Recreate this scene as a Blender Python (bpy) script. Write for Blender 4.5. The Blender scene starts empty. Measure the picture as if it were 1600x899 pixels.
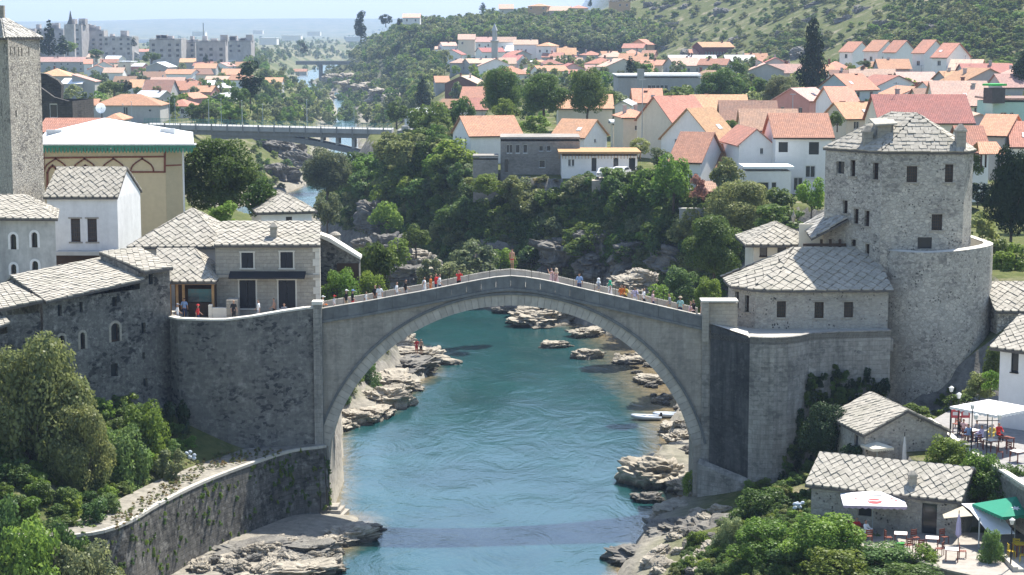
import bpy, bmesh, math, random
import numpy as np
from mathutils import Vector, Matrix, noise as mnoise
R = math.radians
rnd = random.Random(7)
scene = bpy.context.scene
COL = scene.collection

# ---------------------------------------------------------------- camera, sky, sun, exposure
CAM_Z = 38.5
FPX = 3000.0
PITCH = math.atan(404.5 / FPX)
cam_data = bpy.data.cameras.new('camera')
cam_data.lens = 36.0 * FPX / 1600.0
cam_data.sensor_width = 36.0
cam_data.clip_start = 1.0
cam_data.clip_end = 60000.0
cam = bpy.data.objects.new('camera', cam_data)
COL.objects.link(cam)
cam.location = (0, 0, CAM_Z)
cam.rotation_euler = (math.pi / 2 - PITCH, 0, 0)
scene.camera = cam

SUN_AZ, SUN_EL = R(33), R(58)          # azimuth to the right of straight ahead
world = bpy.data.worlds.new('World')
scene.world = world
world.use_nodes = True
wn = world.node_tree
bg = wn.nodes['Background']
sky = wn.nodes.new('ShaderNodeTexSky')
sky.sky_type = 'NISHITA'
sky.sun_disc = False
sky.sun_elevation = SUN_EL
sky.sun_rotation = SUN_AZ
sky.air_density = 1.0
sky.dust_density = 0.7
sky.ozone_density = 1.0
hs_ = wn.nodes.new('ShaderNodeHueSaturation')          # hazy summer sky: paler than the clear one
hs_.inputs['Saturation'].default_value = 1.0
wn.links.new(sky.outputs[0], hs_.inputs['Color'])
wn.links.new(hs_.outputs[0], bg.inputs[0])
bg.inputs[1].default_value = 0.115
sun_data = bpy.data.lights.new('sun', 'SUN')
sun_data.energy = 5.0
sun_data.angle = R(0.53)
sun_data.color = (1.0, 0.955, 0.88)
sun = bpy.data.objects.new('sun', sun_data)
COL.objects.link(sun)
SUN_DIR = Vector((math.sin(SUN_AZ) * math.cos(SUN_EL), math.cos(SUN_AZ) * math.cos(SUN_EL), math.sin(SUN_EL)))
sun.rotation_euler = SUN_DIR.to_track_quat('Z', 'Y').to_euler()
sun.location = (0, 0, 300)
scene.view_settings.view_transform = 'Standard'
scene.view_settings.look = 'None'
scene.view_settings.gamma = 1.0
scene.view_settings.exposure = 1.1
scene.cycles.use_denoising = True
scene.cycles.max_bounces = 6
scene.cycles.diffuse_bounces = 3
scene.cycles.glossy_bounces = 3
scene.cycles.transmission_bounces = 3
scene.cycles.transparent_max_bounces = 8
scene.cycles.volume_bounces = 1
scene.cycles.caustics_reflective = False
scene.cycles.caustics_refractive = False

# ---------------------------------------------------------------- pixel to place
CT, ST = math.cos(PITCH), math.sin(PITCH)
def ray(px, py):
    u = (px - 800.0) / FPX; v = (449.5 - py) / FPX
    return Vector((u, CT + v * ST, -ST + v * CT))
def atY(px, py, Y):
    d = ray(px, py); t = Y / d.y
    return Vector((d.x * t, Y, CAM_Z + d.z * t))
def atZ(px, py, z):
    d = ray(px, py); t = (z - CAM_Z) / d.z
    return Vector((d.x * t, d.y * t, z))
def zY(py, Y): return atY(800, py, Y).z
def xY(px, py, Y): return atY(px, py, Y).x

# ---------------------------------------------------------------- objects
FR = {}
def tag(o, label=None, cat=None, group=None, kind=None):
    if label: o['label'] = label
    if cat: o['category'] = cat
    if group: o['group'] = group
    if kind: o['kind'] = kind
    return o
def thing(name, label, cat, loc=(0, 0, 0), yaw=0.0, group=None):
    o = bpy.data.objects.new(name, None)
    COL.objects.link(o)
    o.empty_display_size = 0.5
    o.location = loc; o.rotation_euler = (0, 0, yaw)
    FR[o.name] = Matrix.Translation(Vector(loc)) @ Matrix.Rotation(yaw, 4, 'Z')
    tag(o, label, cat, group)
    return o
def frame_of(o):
    return FR.get(o.name, Matrix.Identity(4)) if o else Matrix.Identity(4)
def link(name, me, parent=None, mat=None, M=None):
    o = bpy.data.objects.new(name, me)
    COL.objects.link(o)
    if parent: o.parent = parent
    if M is not None: o.matrix_local = M
    FR[o.name] = frame_of(parent) @ (M if M is not None else Matrix.Identity(4))
    if mat and not me.materials: me.materials.append(mat)
    return o
def omat(o, mat, slot=0):
    o.material_slots[slot].link = 'OBJECT'
    o.material_slots[slot].material = mat
def copy_tree(o, parent=None):
    c = o.copy(); COL.objects.link(c)
    if parent: c.parent = parent
    for ch in list(o.children): copy_tree(ch, c)
    return c
def fast_mesh(name, V, F4=None, F3=None, smooth=False):
    V = np.asarray(V, dtype=np.float32).reshape(-1, 3)
    me = bpy.data.meshes.new(name)
    n4 = 0 if F4 is None else len(F4); n3 = 0 if F3 is None else len(F3)
    me.vertices.add(len(V)); me.vertices.foreach_set('co', V.ravel())
    idx = []; st = []
    if n4: idx.append(np.asarray(F4, np.int32).ravel()); st.append(np.arange(n4) * 4)
    if n3: idx.append(np.asarray(F3, np.int32).ravel()); st.append(n4 * 4 + np.arange(n3) * 3)
    idx = np.concatenate(idx); st = np.concatenate(st)
    me.loops.add(len(idx)); me.loops.foreach_set('vertex_index', idx.astype(np.int32))
    me.polygons.add(n4 + n3); me.polygons.foreach_set('loop_start', st.astype(np.int32))
    me.update(calc_edges=True)
    if smooth: me.polygons.foreach_set('use_smooth', np.ones(n4 + n3, bool))
    return me

class MB:
    def __init__(s): s.v = []; s.f = []; s.m = []; s.cur = 0
    def mat(s, i): s.cur = i; return s
    def add(s, vs, fs):
        b = len(s.v); s.v += [tuple(p) for p in vs]
        s.f += [tuple(b + i for i in f) for f in fs]; s.m += [s.cur] * len(fs)
        return s
    def poly(s, pts): return s.add(pts, [tuple(range(len(pts)))])
    def box(s, x0, y0, z0, x1, y1, z1, M=None):
        vs = [Vector(p) for p in ((x0,y0,z0),(x1,y0,z0),(x1,y1,z0),(x0,y1,z0),(x0,y0,z1),(x1,y0,z1),(x1,y1,z1),(x0,y1,z1))]
        if M is not None: vs = [M @ p for p in vs]
        return s.add(vs, [(0,3,2,1),(4,5,6,7),(0,1,5,4),(1,2,6,5),(2,3,7,6),(3,0,4,7)])
    def prism(s, poly, z0, z1, cap=True):
        n = len(poly)
        vs = [(p[0], p[1], z0) for p in poly] + [(p[0], p[1], z1) for p in poly]
        fs = [(i, (i + 1) % n, n + (i + 1) % n, n + i) for i in range(n)]
        if cap: fs += [tuple(range(n, 2 * n)), tuple(reversed(range(n)))]
        return s.add(vs, fs)
    def loft(s, rings, cap=True, closed=True):
        n = len(rings[0]); vs = [p for r in rings for p in r]; fs = []
        for k in range(len(rings) - 1):
            for i in range(n if closed else n - 1):
                j = (i + 1) % n
                fs.append((k*n + i, k*n + j, (k+1)*n + j, (k+1)*n + i))
        if cap: fs += [tuple(reversed(range(n))), tuple((len(rings)-1)*n + i for i in range(n))]
        return s.add(vs, fs)
    def tube(s, path, r, n=6, cap=True):
        rings = []
        path = [Vector(p) for p in path]
        rs = r if isinstance(r, (list, tuple)) else [r] * len(path)
        for k, p in enumerate(path):
            d = (path[min(k+1, len(path)-1)] - path[max(k-1, 0)]).normalized()
            a = d.orthogonal().normalized() if k == 0 else (a - d * a.dot(d)).normalized()
            b = d.cross(a)
            rings.append([p + (a * math.cos(t) + b * math.sin(t)) * rs[k] for t in [2*math.pi*i/n for i in range(n)]])
        return s.loft(rings, cap)
    def lathe(s, prof, c=(0, 0, 0), n=16, cap=True):
        c = Vector(c)
        return s.loft([[c + Vector((r*math.cos(2*math.pi*i/n), r*math.sin(2*math.pi*i/n), z)) for i in range(n)] for r, z in prof], cap)
    def thick(s, poly, t, d=None):
        """a flat polygon given as its top face, made t thick along -d"""
        P = [Vector(p) for p in poly]; d = Vector((0, 0, 1)) if d is None else d
        Q = [p - d * t for p in P]; n = len(P)
        return s.add(P + Q, [tuple(range(n)), tuple(reversed(range(n, 2*n)))] + [(i, n+i, n+(i+1)%n, (i+1)%n) for i in range(n)])
    def mesh(s, name, smooth=False):
        me = bpy.data.meshes.new(name)
        me.from_pydata(s.v, [], s.f)
        if any(s.m): me.polygons.foreach_set('material_index', s.m)
        if smooth: me.polygons.foreach_set('use_smooth', [True] * len(s.f))
        me.update()
        return me
    def put(s, name, mats, parent=None, world=False, smooth=False):
        me = s.mesh(name, smooth)
        if world and parent:
            me.transform(frame_of(parent).inverted())
        if not isinstance(mats, (list, tuple)): mats = [mats]
        for m in mats: me.materials.append(m)
        return link(name, me, parent)

# ---------------------------------------------------------------- materials
def new_mat(name):
    m = bpy.data.materials.new(name); m.use_nodes = True
    nt = m.node_tree
    return m, nt, nt.nodes['Principled BSDF']
def nd(nt, typ, ins=None, **props):
    n = nt.nodes.new('ShaderNode' + typ)
    for k, v in props.items(): setattr(n, k, v)
    for k, v in (ins or {}).items():
        if isinstance(v, bpy.types.NodeSocket): nt.links.new(v, n.inputs[k])
        else: n.inputs[k].default_value = v
    return n
def math_(nt, op, a, b=0.0, clamp=False):
    n = nt.nodes.new('ShaderNodeMath'); n.operation = op; n.use_clamp = clamp
    for i, v in enumerate((a, b)):
        if isinstance(v, bpy.types.NodeSocket): nt.links.new(v, n.inputs[i])
        else: n.inputs[i].default_value = v
    return n.outputs[0]
def mix(nt, f, a, b, blend='MIX'):
    n = nt.nodes.new('ShaderNodeMix'); n.data_type = 'RGBA'; n.blend_type = blend
    for i, v in ((0, f), (6, a), (7, b)):
        if isinstance(v, bpy.types.NodeSocket): nt.links.new(v, n.inputs[i])
        else: n.inputs[i].default_value = (v if i == 0 else (*v, 1) if len(v) == 3 else v)
    return n.outputs[2]
def ramp(nt, f, lo, hi, a=0.0, b=1.0):
    n = nt.nodes.new('ShaderNodeMapRange'); n.clamp = True
    nt.links.new(f, n.inputs[0])
    n.inputs[1].default_value = lo; n.inputs[2].default_value = hi; n.inputs[3].default_value = a; n.inputs[4].default_value = b
    return n.outputs[0]
def noise_(nt, vec, scale, detail=4, rough=0.55, dist=0.0):
    return nd(nt, 'TexNoise', {'Vector': vec, 'Scale': scale, 'Detail': detail, 'Roughness': rough, 'Distortion': dist}).outputs[0]
def bump(nt, bsdf, h, strength=0.6, dist=0.05):
    b = nd(nt, 'Bump', {'Height': h, 'Strength': strength, 'Distance': dist})
    nt.links.new(b.outputs[0], bsdf.inputs['Normal'])
def wall_uv(nt):
    """(along the wall, height, 0) in metres from position and true normal"""
    g = nt.nodes.new('ShaderNodeNewGeometry')
    cr = nd(nt, 'VectorMath', {0: g.outputs['True Normal'], 1: (0, 0, 1)}, operation='CROSS_PRODUCT')
    nr = nd(nt, 'VectorMath', {0: cr.outputs[0]}, operation='NORMALIZE')
    dt = nd(nt, 'VectorMath', {0: g.outputs['Position'], 1: nr.outputs[0]}, operation='DOT_PRODUCT')
    sp = nd(nt, 'SeparateXYZ', {0: g.outputs['Position']})
    cb = nd(nt, 'CombineXYZ', {0: dt.outputs['Value'], 1: sp.outputs[2], 2: 0.0})
    return cb.outputs[0], g.outputs['Position'], sp, dt.outputs['Value']
MATS = {}
def stone(name, c1, c2, row=0.3, wid=0.55, mortar=(0.3, 0.29, 0.27), dark=0.5, dk=(0.06, 0.06, 0.06), stain=0.5, msize=0.018, streak=0.0, pits=0.0, bs=0.7, light=0.0, warp=0.10, rubble=0.0):
    m, nt, b = new_mat(name)
    uv, pos, sp, u = wall_uv(nt)
    w = nd(nt, 'TexNoise', {'Vector': pos, 'Scale': 1.1, 'Detail': 3.0})
    wv = nd(nt, 'VectorMath', {0: w.outputs['Color'], 1: (warp, warp, 0)}, operation='MULTIPLY')
    uvw = nd(nt, 'VectorMath', {0: uv, 1: wv.outputs[0]}, operation='ADD').outputs[0]
    br = nd(nt, 'TexBrick', {'Vector': uvw, 'Color1': (*c1, 1), 'Color2': (*c2, 1), 'Mortar': (*mortar, 1), 'Scale': 1.0, 'Mortar Size': msize, 'Mortar Smooth': 0.4, 'Bias': 0.0, 'Brick Width': wid, 'Row Height': row})
    n1 = noise_(nt, pos, 0.35, 5, 0.6)
    n2 = noise_(nt, pos, 3.5, 5, 0.7)
    bcol, bfac = br.outputs['Color'], br.outputs['Fac']
    if rubble > 0:
        rv = nd(nt, 'VectorMath', {0: uvw, 1: (1.0, 1.45, 1)}, operation='MULTIPLY').outputs[0]
        va = nd(nt, 'TexVoronoi', {'Vector': rv, 'Scale': rubble}); ve = nd(nt, 'TexVoronoi', {'Vector': rv, 'Scale': rubble}, feature='DISTANCE_TO_EDGE')
        bfac = ramp(nt, ve.outputs['Distance'], 0.02, 0.09, 1, 0)
        bcol = mix(nt, ramp(nt, nd(nt, 'SeparateColor', {0: va.outputs['Color']}).outputs[1], 0.1, 0.9), c1, c2)
        bcol = mix(nt, bfac, bcol, mortar)
    col = mix(nt, ramp(nt, n2, 0.35, 0.7, 0, 0.55), bcol, tuple(x * 0.55 for x in c1))
    # blocks that have weathered dark, one by one
    uvs = nd(nt, 'VectorMath', {0: uvw, 1: (1.0, 1.7, 1)}, operation='MULTIPLY').outputs[0]
    vc = nd(nt, 'TexVoronoi', {'Vector': uvs, 'Scale': 2.9, 'Randomness': 0.9})
    vr = nd(nt, 'SeparateColor', {0: vc.outputs['Color']}).outputs[0]
    blk = math_(nt, 'MULTIPLY', ramp(nt, vr, 0.62, 0.78), ramp(nt, n1, 0.42, 0.58))
    col = mix(nt, math_(nt, 'MULTIPLY', blk, dark), col, dk)
    col = mix(nt, ramp(nt, n1, 0.5, 0.72, 0, stain), col, tuple(x * 0.6 for x in dk))
    if streak > 0:
        sv = nd(nt, 'VectorMath', {0: uv, 1: (1.6, 0.12, 1)}, operation='MULTIPLY').outputs[0]
        ns = noise_(nt, sv, 1.0, 4, 0.7)
        col = mix(nt, ramp(nt, ns, 0.45, 0.66, 0, streak), col, dk)
    if pits > 0:
        v = nd(nt, 'TexVoronoi', {'Vector': uvw, 'Scale': 4.2})
        nz = noise_(nt, pos, 0.9, 3)
        pf = math_(nt, 'MULTIPLY', ramp(nt, v.outputs['Distance'], 0.22, 0.36, 1, 0), ramp(nt, nz, 0.5, 0.62))
        col = mix(nt, math_(nt, 'MULTIPLY', pf, pits), col, (0.035, 0.034, 0.032))
    if light > 0:
        nl = noise_(nt, pos, 1.7, 6, 0.75)
        col = mix(nt, ramp(nt, nl, 0.52, 0.68, 0, light), col, (0.5, 0.48, 0.43))
    nt.links.new(col, b.inputs['Base Color'])
    b.inputs['Roughness'].default_value = 0.95
    b.inputs['Specular IOR Level'].default_value = 0.15
    h = math_(nt, 'ADD', math_(nt, 'MULTIPLY', bfac, -0.7), n2)
    bump(nt, b, h, bs, 0.06)
    MATS[name] = m
    return m
def flat(name, c, rough=0.8, var=0.12, spec=0.2, scale=2.0, dirt=0.0, metal=0.0, rand=0.0, dscale=0.5, dcol=None):
    m, nt, b = new_mat(name)
    g = nt.nodes.new('ShaderNodeNewGeometry')
    n = noise_(nt, g.outputs['Position'], scale, 5, 0.6)
    col = mix(nt, ramp(nt, n, 0.3, 0.7), tuple(x * (1 - var) for x in c), tuple(min(1, x * (1 + var)) for x in c))
    if dirt > 0:
        uv, pos, sp, u = wall_uv(nt)
        sv = nd(nt, 'VectorMath', {0: uv, 1: (1.2, 0.25, 1)}, operation='MULTIPLY').outputs[0]
        n2 = noise_(nt, sv, dscale, 6, 0.7)
        col = mix(nt, ramp(nt, n2, 0.45, 0.75, 0, dirt), col, dcol or tuple(x * 0.35 for x in c))
    if rand > 0:
        oi = nt.nodes.new('ShaderNodeObjectInfo')
        hs = nd(nt, 'HueSaturation', {'Hue': 0.5, 'Saturation': 1.0, 'Fac': 1.0, 'Color': col})
        nt.links.new(ramp(nt, oi.outputs['Random'], 0, 1, 1 - rand, 1 + rand), hs.inputs['Value'])
        col = hs.outputs[0]
    nt.links.new(col, b.inputs['Base Color'])
    b.inputs['Roughness'].default_value = rough
    b.inputs['Specular IOR Level'].default_value = spec
    b.inputs['Metallic'].default_value = metal
    bump(nt, b, n, 0.15, 0.03)
    MATS[name] = m
    return m
def leafmat(name, c, hue=0.03, tr=0.48, c2=None):
    m, nt, b = new_mat(name)
    nt.nodes.remove(b)
    out = nt.nodes['Material Output']
    g = nt.nodes.new('ShaderNodeNewGeometry'); oi = nt.nodes.new('ShaderNodeObjectInfo')
    n = noise_(nt, g.outputs['Position'], 0.9, 2)
    c2 = c2 or (c[0] * 1.7, c[1] * 1.5, c[2] * 1.2)
    col = mix(nt, ramp(nt, n, 0.35, 0.65), c, c2)
    col = mix(nt, ramp(nt, g.outputs['Random Per Island'], 0, 1, 0, 0.45), col, (c[0]*0.5, c[1]*0.55, c[2]*0.55))
    hs = nd(nt, 'HueSaturation', {'Saturation': 1.0, 'Fac': 1.0, 'Color': col})
    nt.links.new(ramp(nt, oi.outputs['Random'], 0, 1, 0.5 - hue, 0.5 + hue), hs.inputs['Hue'])
    r2 = math_(nt, 'FRACT', math_(nt, 'MULTIPLY', oi.outputs['Random'], 17.3))
    nt.links.new(ramp(nt, r2, 0, 1, 0.72, 1.25), hs.inputs['Value'])
    d = nd(nt, 'BsdfDiffuse', {'Color': hs.outputs[0]})
    t = nd(nt, 'BsdfTranslucent', {'Color': hs.outputs[0]})
    gl = nd(nt, 'BsdfGlossy', {'Color': (1, 1, 1, 1), 'Roughness': 0.45})
    mx = nd(nt, 'MixShader', {0: tr, 1: d.outputs[0], 2: t.outputs[0]})
    m2 = nd(nt, 'MixShader', {0: 0.012, 1: mx.outputs[0], 2: gl.outputs[0]})
    nt.links.new(m2.outputs[0], out.inputs[0])
    MATS[name] = m
    return m
def rooftile(name, c, rand=0.24, spacing=0.25, dirt=0.5):
    m, nt, b = new_mat(name)
    uv, pos, sp, u = wall_uv(nt)
    oi = nt.nodes.new('ShaderNodeObjectInfo')
    br = nd(nt, 'TexBrick', {'Vector': uv, 'Color1': (*c, 1), 'Color2': tuple(x * 0.72 for x in c) + (1,), 'Mortar': tuple(x * 0.4 for x in c) + (1,), 'Scale': 1.0, 'Mortar Size': 0.02, 'Mortar Smooth': 0.6, 'Brick Width': spacing, 'Row Height': spacing * 0.62})
    n1 = noise_(nt, pos, 0.5, 5, 0.65)
    col = mix(nt, ramp(nt, n1, 0.42, 0.75, 0, dirt), br.outputs['Color'], (c[0] * 0.45, c[1] * 0.6, c[2] * 0.7))
    hs = nd(nt, 'HueSaturation', {'Saturation': 1.0, 'Fac': 1.0, 'Color': col})
    r2 = math_(nt, 'FRACT', math_(nt, 'MULTIPLY', oi.outputs['Random'], 23.7))
    nt.links.new(ramp(nt, oi.outputs['Random'], 0, 1, 0.484, 0.522), hs.inputs['Hue'])
    nt.links.new(ramp(nt, r2, 0, 1, 1 - rand, 1 + rand), hs.inputs['Value'])
    nt.links.new(hs.outputs[0], b.inputs['Base Color'])
    b.inputs['Roughness'].default_value = 0.85
    b.inputs['Specular IOR Level'].default_value = 0.2
    wv = nd(nt, 'Math', {0: math_(nt, 'MULTIPLY', u, 2 * math.pi / spacing)}, operation='SINE').outputs[0]
    bump(nt, b, wv, 0.5, 0.04)
    MATS[name] = m
    return m

def slabmat(name, c, lo=0.7, hi=1.2):
    m, nt, b = new_mat(name)
    g = nt.nodes.new('ShaderNodeNewGeometry'); oi = nt.nodes.new('ShaderNodeObjectInfo')
    n = noise_(nt, g.outputs['Position'], 3.0, 6, 0.7)
    n2 = noise_(nt, g.outputs['Position'], 0.5, 3)
    col = mix(nt, ramp(nt, n, 0.35, 0.75), c, tuple(x * 0.55 for x in c))
    col = mix(nt, ramp(nt, n2, 0.5, 0.7, 0, 0.5), col, (c[0] * 0.62, c[1] * 0.64, c[2] * 0.6))
    hs = nd(nt, 'HueSaturation', {'Hue': 0.5, 'Saturation': 1.0, 'Fac': 1.0, 'Color': col})
    nt.links.new(ramp(nt, oi.outputs['Random'], 0, 1, lo, hi), hs.inputs['Value'])
    nt.links.new(hs.outputs[0], b.inputs['Base Color'])
    b.inputs['Roughness'].default_value = 0.9
    b.inputs['Specular IOR Level'].default_value = 0.2
    bump(nt, b, n, 0.5, 0.04)
    MATS[name] = m
    return m

M_slab = slabmat('limestone roof slab', (0.44, 0.405, 0.34), 0.92, 1.07)
M_slab2 = slabmat('grey roof slab', (0.42, 0.40, 0.36))
M_under = flat('roof bed', (0.11, 0.10, 0.09), 0.95)
M_bridge = stone('bridge tenelija stone', (0.42, 0.38, 0.32), (0.35, 0.32, 0.27), 0.42, 0.95, (0.27, 0.25, 0.215), 0.35, (0.16, 0.15, 0.135), 0.35, 0.010, 0.45, bs=0.3)
M_vous = flat('voussoir stone', (0.42, 0.385, 0.33), 0.9, 0.15, dirt=0.35, rand=0.1, dscale=1.2)
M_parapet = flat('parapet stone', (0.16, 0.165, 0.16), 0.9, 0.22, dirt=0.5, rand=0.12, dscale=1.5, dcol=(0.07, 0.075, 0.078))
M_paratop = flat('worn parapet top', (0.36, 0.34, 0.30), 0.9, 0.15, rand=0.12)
M_ramp_l = stone('left rampart stone', (0.235, 0.225, 0.20), (0.15, 0.145, 0.135), 0.27, 0.42, (0.21, 0.20, 0.18), 0.95, (0.045, 0.047, 0.05), 0.35, 0.016, 0.15, light=0.35)
M_house_dk = stone('old grey masonry', (0.25, 0.24, 0.215), (0.15, 0.145, 0.135), 0.25, 0.38, (0.165, 0.16, 0.145), 0.85, (0.035, 0.037, 0.04), 0.55, 0.02, 0.25, pits=0.5, light=0.45, rubble=3.4)
M_ashlar = stone('pale cut stone', (0.44, 0.40, 0.33), (0.37, 0.34, 0.285), 0.3, 0.6, (0.30, 0.28, 0.25), 0.2, (0.15, 0.14, 0.12), 0.18, 0.012, 0.12)
M_tower = stone('tower rubble', (0.62, 0.575, 0.495), (0.44, 0.41, 0.355), 0.22, 0.33, (0.36, 0.34, 0.30), 0.5, (0.13, 0.125, 0.12), 0.3, 0.03, 0.10, pits=0.8, light=0.55, rubble=2.8)
M_tower2 = stone('pitted rubble wall', (0.48, 0.445, 0.385), (0.40, 0.37, 0.32), 0.2, 0.3, (0.38, 0.36, 0.32), 0.3, (0.12, 0.115, 0.11), 0.15, 0.03, 0.08, pits=1.0, light=0.35, rubble=3.0)
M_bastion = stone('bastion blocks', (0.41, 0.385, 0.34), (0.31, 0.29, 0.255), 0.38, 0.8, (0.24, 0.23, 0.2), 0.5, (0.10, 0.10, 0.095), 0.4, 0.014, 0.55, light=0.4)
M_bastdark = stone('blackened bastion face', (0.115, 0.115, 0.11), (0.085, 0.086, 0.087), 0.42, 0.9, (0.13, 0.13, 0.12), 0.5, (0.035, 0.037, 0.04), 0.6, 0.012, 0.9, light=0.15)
M_retain = stone('river wall stone', (0.16, 0.15, 0.13), (0.115, 0.11, 0.10), 0.34, 0.6, (0.09, 0.085, 0.075), 0.8, (0.03, 0.03, 0.028), 0.75, 0.02, 0.6, light=0.35)
M_old = stone('old tower stone', (0.62, 0.57, 0.47), (0.44, 0.405, 0.34), 0.3, 0.45, (0.22, 0.2, 0.18), 0.75, (0.12, 0.11, 0.10), 0.2, 0.03, 0.15, pits=0.6, bs=1.0, light=0.4, rubble=3.0)
M_ruin = stone('ruined masonry', (0.12, 0.11, 0.10), (0.085, 0.08, 0.075), 0.3, 0.5, (0.07, 0.065, 0.06), 0.6, (0.03, 0.03, 0.03), 0.3, 0.02, 0.2)
M_block = stone('bare masonry', (0.36, 0.33, 0.29), (0.28, 0.26, 0.23), 0.25, 0.4, (0.3, 0.28, 0.26), 0.4, (0.14, 0.13, 0.12), 0.25, 0.02)
M_plaster = flat('grey plaster', (0.46, 0.455, 0.43), 0.9, 0.15, dirt=0.7, dcol=(0.15, 0.15, 0.145))
M_white = flat('white limewash', (0.74, 0.73, 0.71), 0.9, 0.06, dirt=0.35, dcol=(0.35, 0.34, 0.33))
M_cream = flat('cream render', (0.60, 0.50, 0.33), 0.9, 0.06, dirt=0.2, dcol=(0.42, 0.35, 0.24))
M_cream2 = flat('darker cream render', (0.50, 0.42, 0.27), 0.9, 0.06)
M_redtrim = flat('brown red trim', (0.20, 0.07, 0.045), 0.7)
M_greentrim = flat('green painted eaves', (0.06, 0.22, 0.15), 0.6)
M_whiteroof = flat('white sheet roof', (0.78, 0.80, 0.80), 0.5, 0.05, 0.4)
M_greyroof = flat('grey sheet roof', (0.42, 0.43, 0.43), 0.6, 0.1, 0.4, rand=0.2)
WALLS = {
 'white': flat('white wall', (0.80, 0.785, 0.76), 0.9, 0.04, dirt=0.15, rand=0.08),
 'cream': flat('cream wall', (0.64, 0.58, 0.47), 0.9, 0.05, dirt=0.15, rand=0.10),
 'grey': flat('grey wall', (0.42, 0.41, 0.39), 0.9, 0.06, dirt=0.25, rand=0.12),
 'pink': flat('pink wall', (0.50, 0.27, 0.23), 0.9, 0.05, dirt=0.15, rand=0.08),
 'blue': flat('pale blue wall', (0.50, 0.56, 0.57), 0.9, 0.05, dirt=0.15, rand=0.06),
 'mint': flat('mint green wall', (0.42, 0.60, 0.53), 0.9, 0.04, dirt=0.1),
 'lilac': flat('lilac grey wall', (0.46, 0.42, 0.45), 0.9, 0.04, dirt=0.1),
 'maroon': flat('maroon wall', (0.16, 0.05, 0.05), 0.8, 0.1),
 'brown': flat('brown brick wall', (0.17, 0.09, 0.065), 0.9, 0.15),
 'ochre': flat('ochre wall', (0.55, 0.36, 0.2), 0.9, 0.08, dirt=0.1),
 'dark': flat('dark wall', (0.09, 0.085, 0.08), 0.9, 0.2),
 'ruin': M_ruin, 'block': M_block, 'plaster': M_plaster, 'stone': M_ashlar, 'old': M_old,
 'flats': flat('weathered concrete', (0.42, 0.39, 0.37), 0.9, 0.25, dirt=0.5, scale=0.3),
}
ROOFS = {
 'tile': rooftile('orange clay tile', (0.64, 0.32, 0.205)),
 'red': rooftile('red clay tile', (0.56, 0.25, 0.185)),
 'pale': rooftile('sun bleached clay tile', (0.66, 0.42, 0.33)),
 'brown': rooftile('old brown tile', (0.38, 0.21, 0.155)),
 'white': M_whiteroof, 'grey': M_greyroof,
 'slab': M_under,
 'green': flat('bright green sheeting', (0.05, 0.45, 0.10), 0.6, 0.05),
}
M_glass = flat('dark glass', (0.025, 0.03, 0.035), 0.15, 0.1, 0.6)
M_frame = flat('white window frame', (0.6, 0.6, 0.58), 0.6, 0.03)
M_wood = flat('dark timber', (0.07, 0.045, 0.03), 0.8, 0.2)
M_wood2 = flat('light timber', (0.40, 0.24, 0.11), 0.8, 0.2)
M_shutter = flat('black steel shutter', (0.025, 0.026, 0.03), 0.5, 0.15)
M_iron = flat('black iron', (0.02, 0.02, 0.022), 0.5, 0.1)
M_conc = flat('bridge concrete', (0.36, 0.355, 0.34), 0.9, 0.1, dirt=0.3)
M_concd = flat('shaded grey concrete', (0.22, 0.22, 0.21), 0.9, 0.1, dirt=0.3)  # same concrete as the bridge, darkened so shade sits in its colour
M_coping = flat('white coping stone', (0.60, 0.57, 0.50), 0.9, 0.08)
M_pave = flat('pale paving', (0.46, 0.43, 0.37), 0.9, 0.1, rand=0.1)
M_bark = flat('bark', (0.10, 0.08, 0.06), 0.95, 0.25)
L_oak = leafmat('broad leaf', (0.092, 0.150, 0.038), 0.02)
L_lime = leafmat('bright leaf', (0.15, 0.235, 0.045), 0.02)
L_olive = leafmat('olive leaf', (0.20, 0.24, 0.095), 0.008)
L_fig = leafmat('glossy fig leaf', (0.105, 0.180, 0.058), 0.015)
L_dark = leafmat('cypress needle', (0.024, 0.045, 0.020), 0.01, 0.1)
L_silver = leafmat('silver willow leaf', (0.165, 0.205, 0.105), 0.015)
L_scrub = leafmat('hill scrub leaf', (0.14, 0.17, 0.055), 0.02)
L_dry = leafmat('dry grass blade', (0.22, 0.19, 0.085), 0.03)
L_pink = leafmat('oleander flower', (0.26, 0.15, 0.12), 0.01)
# ---------------------------------------------------------------- terrain
BL = np.array([(-24,60),(-22,95),(-16,126),(-14.5,134),(-13,140),(-11.5,145),(-12,148.6),(-14.6,150),(-15,158),(-17.5,185),(-13.5,191),(-12,200),(-9.5,212),(-10,226),(-15,238),(-20,252),(-32,270),(-48,300),(-58,350),(-64,400),(-56,440),(-52.5,462),(-50,500),(-54,560),(-67,700),(-82,900),(-104,1100),(-165,1400),(-200,2000),(-200,14000)], float)
BR = np.array([(-4,60),(3,95),(7.5,128),(8,133),(10.5,145),(14.8,155),(13,161),(12.5,167),(14.5,173),(16.5,190),(18,200),(18,215),(16,232),(10,248),(3,259),(-3,265),(-14,277),(-26,300),(-38,350),(-42,400),(-40,450),(-39,500),(-44,560),(-56,700),(-72,900),(-92,1100),(-145,1400),(-180,2000),(-180,14000)], float)
def seg_dist(X, Y, P):
    best = np.full(X.shape, 1e9)
    for i in range(len(P) - 1):
        ax, ay = P[i]; bx, by = P[i+1]
        dx, dy = bx-ax, by-ay
        t = np.clip(((X-ax)*dx + (Y-ay)*dy) / (dx*dx+dy*dy), 0, 1)
        best = np.minimum(best, np.hypot(X-ax-t*dx, Y-ay-t*dy))
    return best
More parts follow.
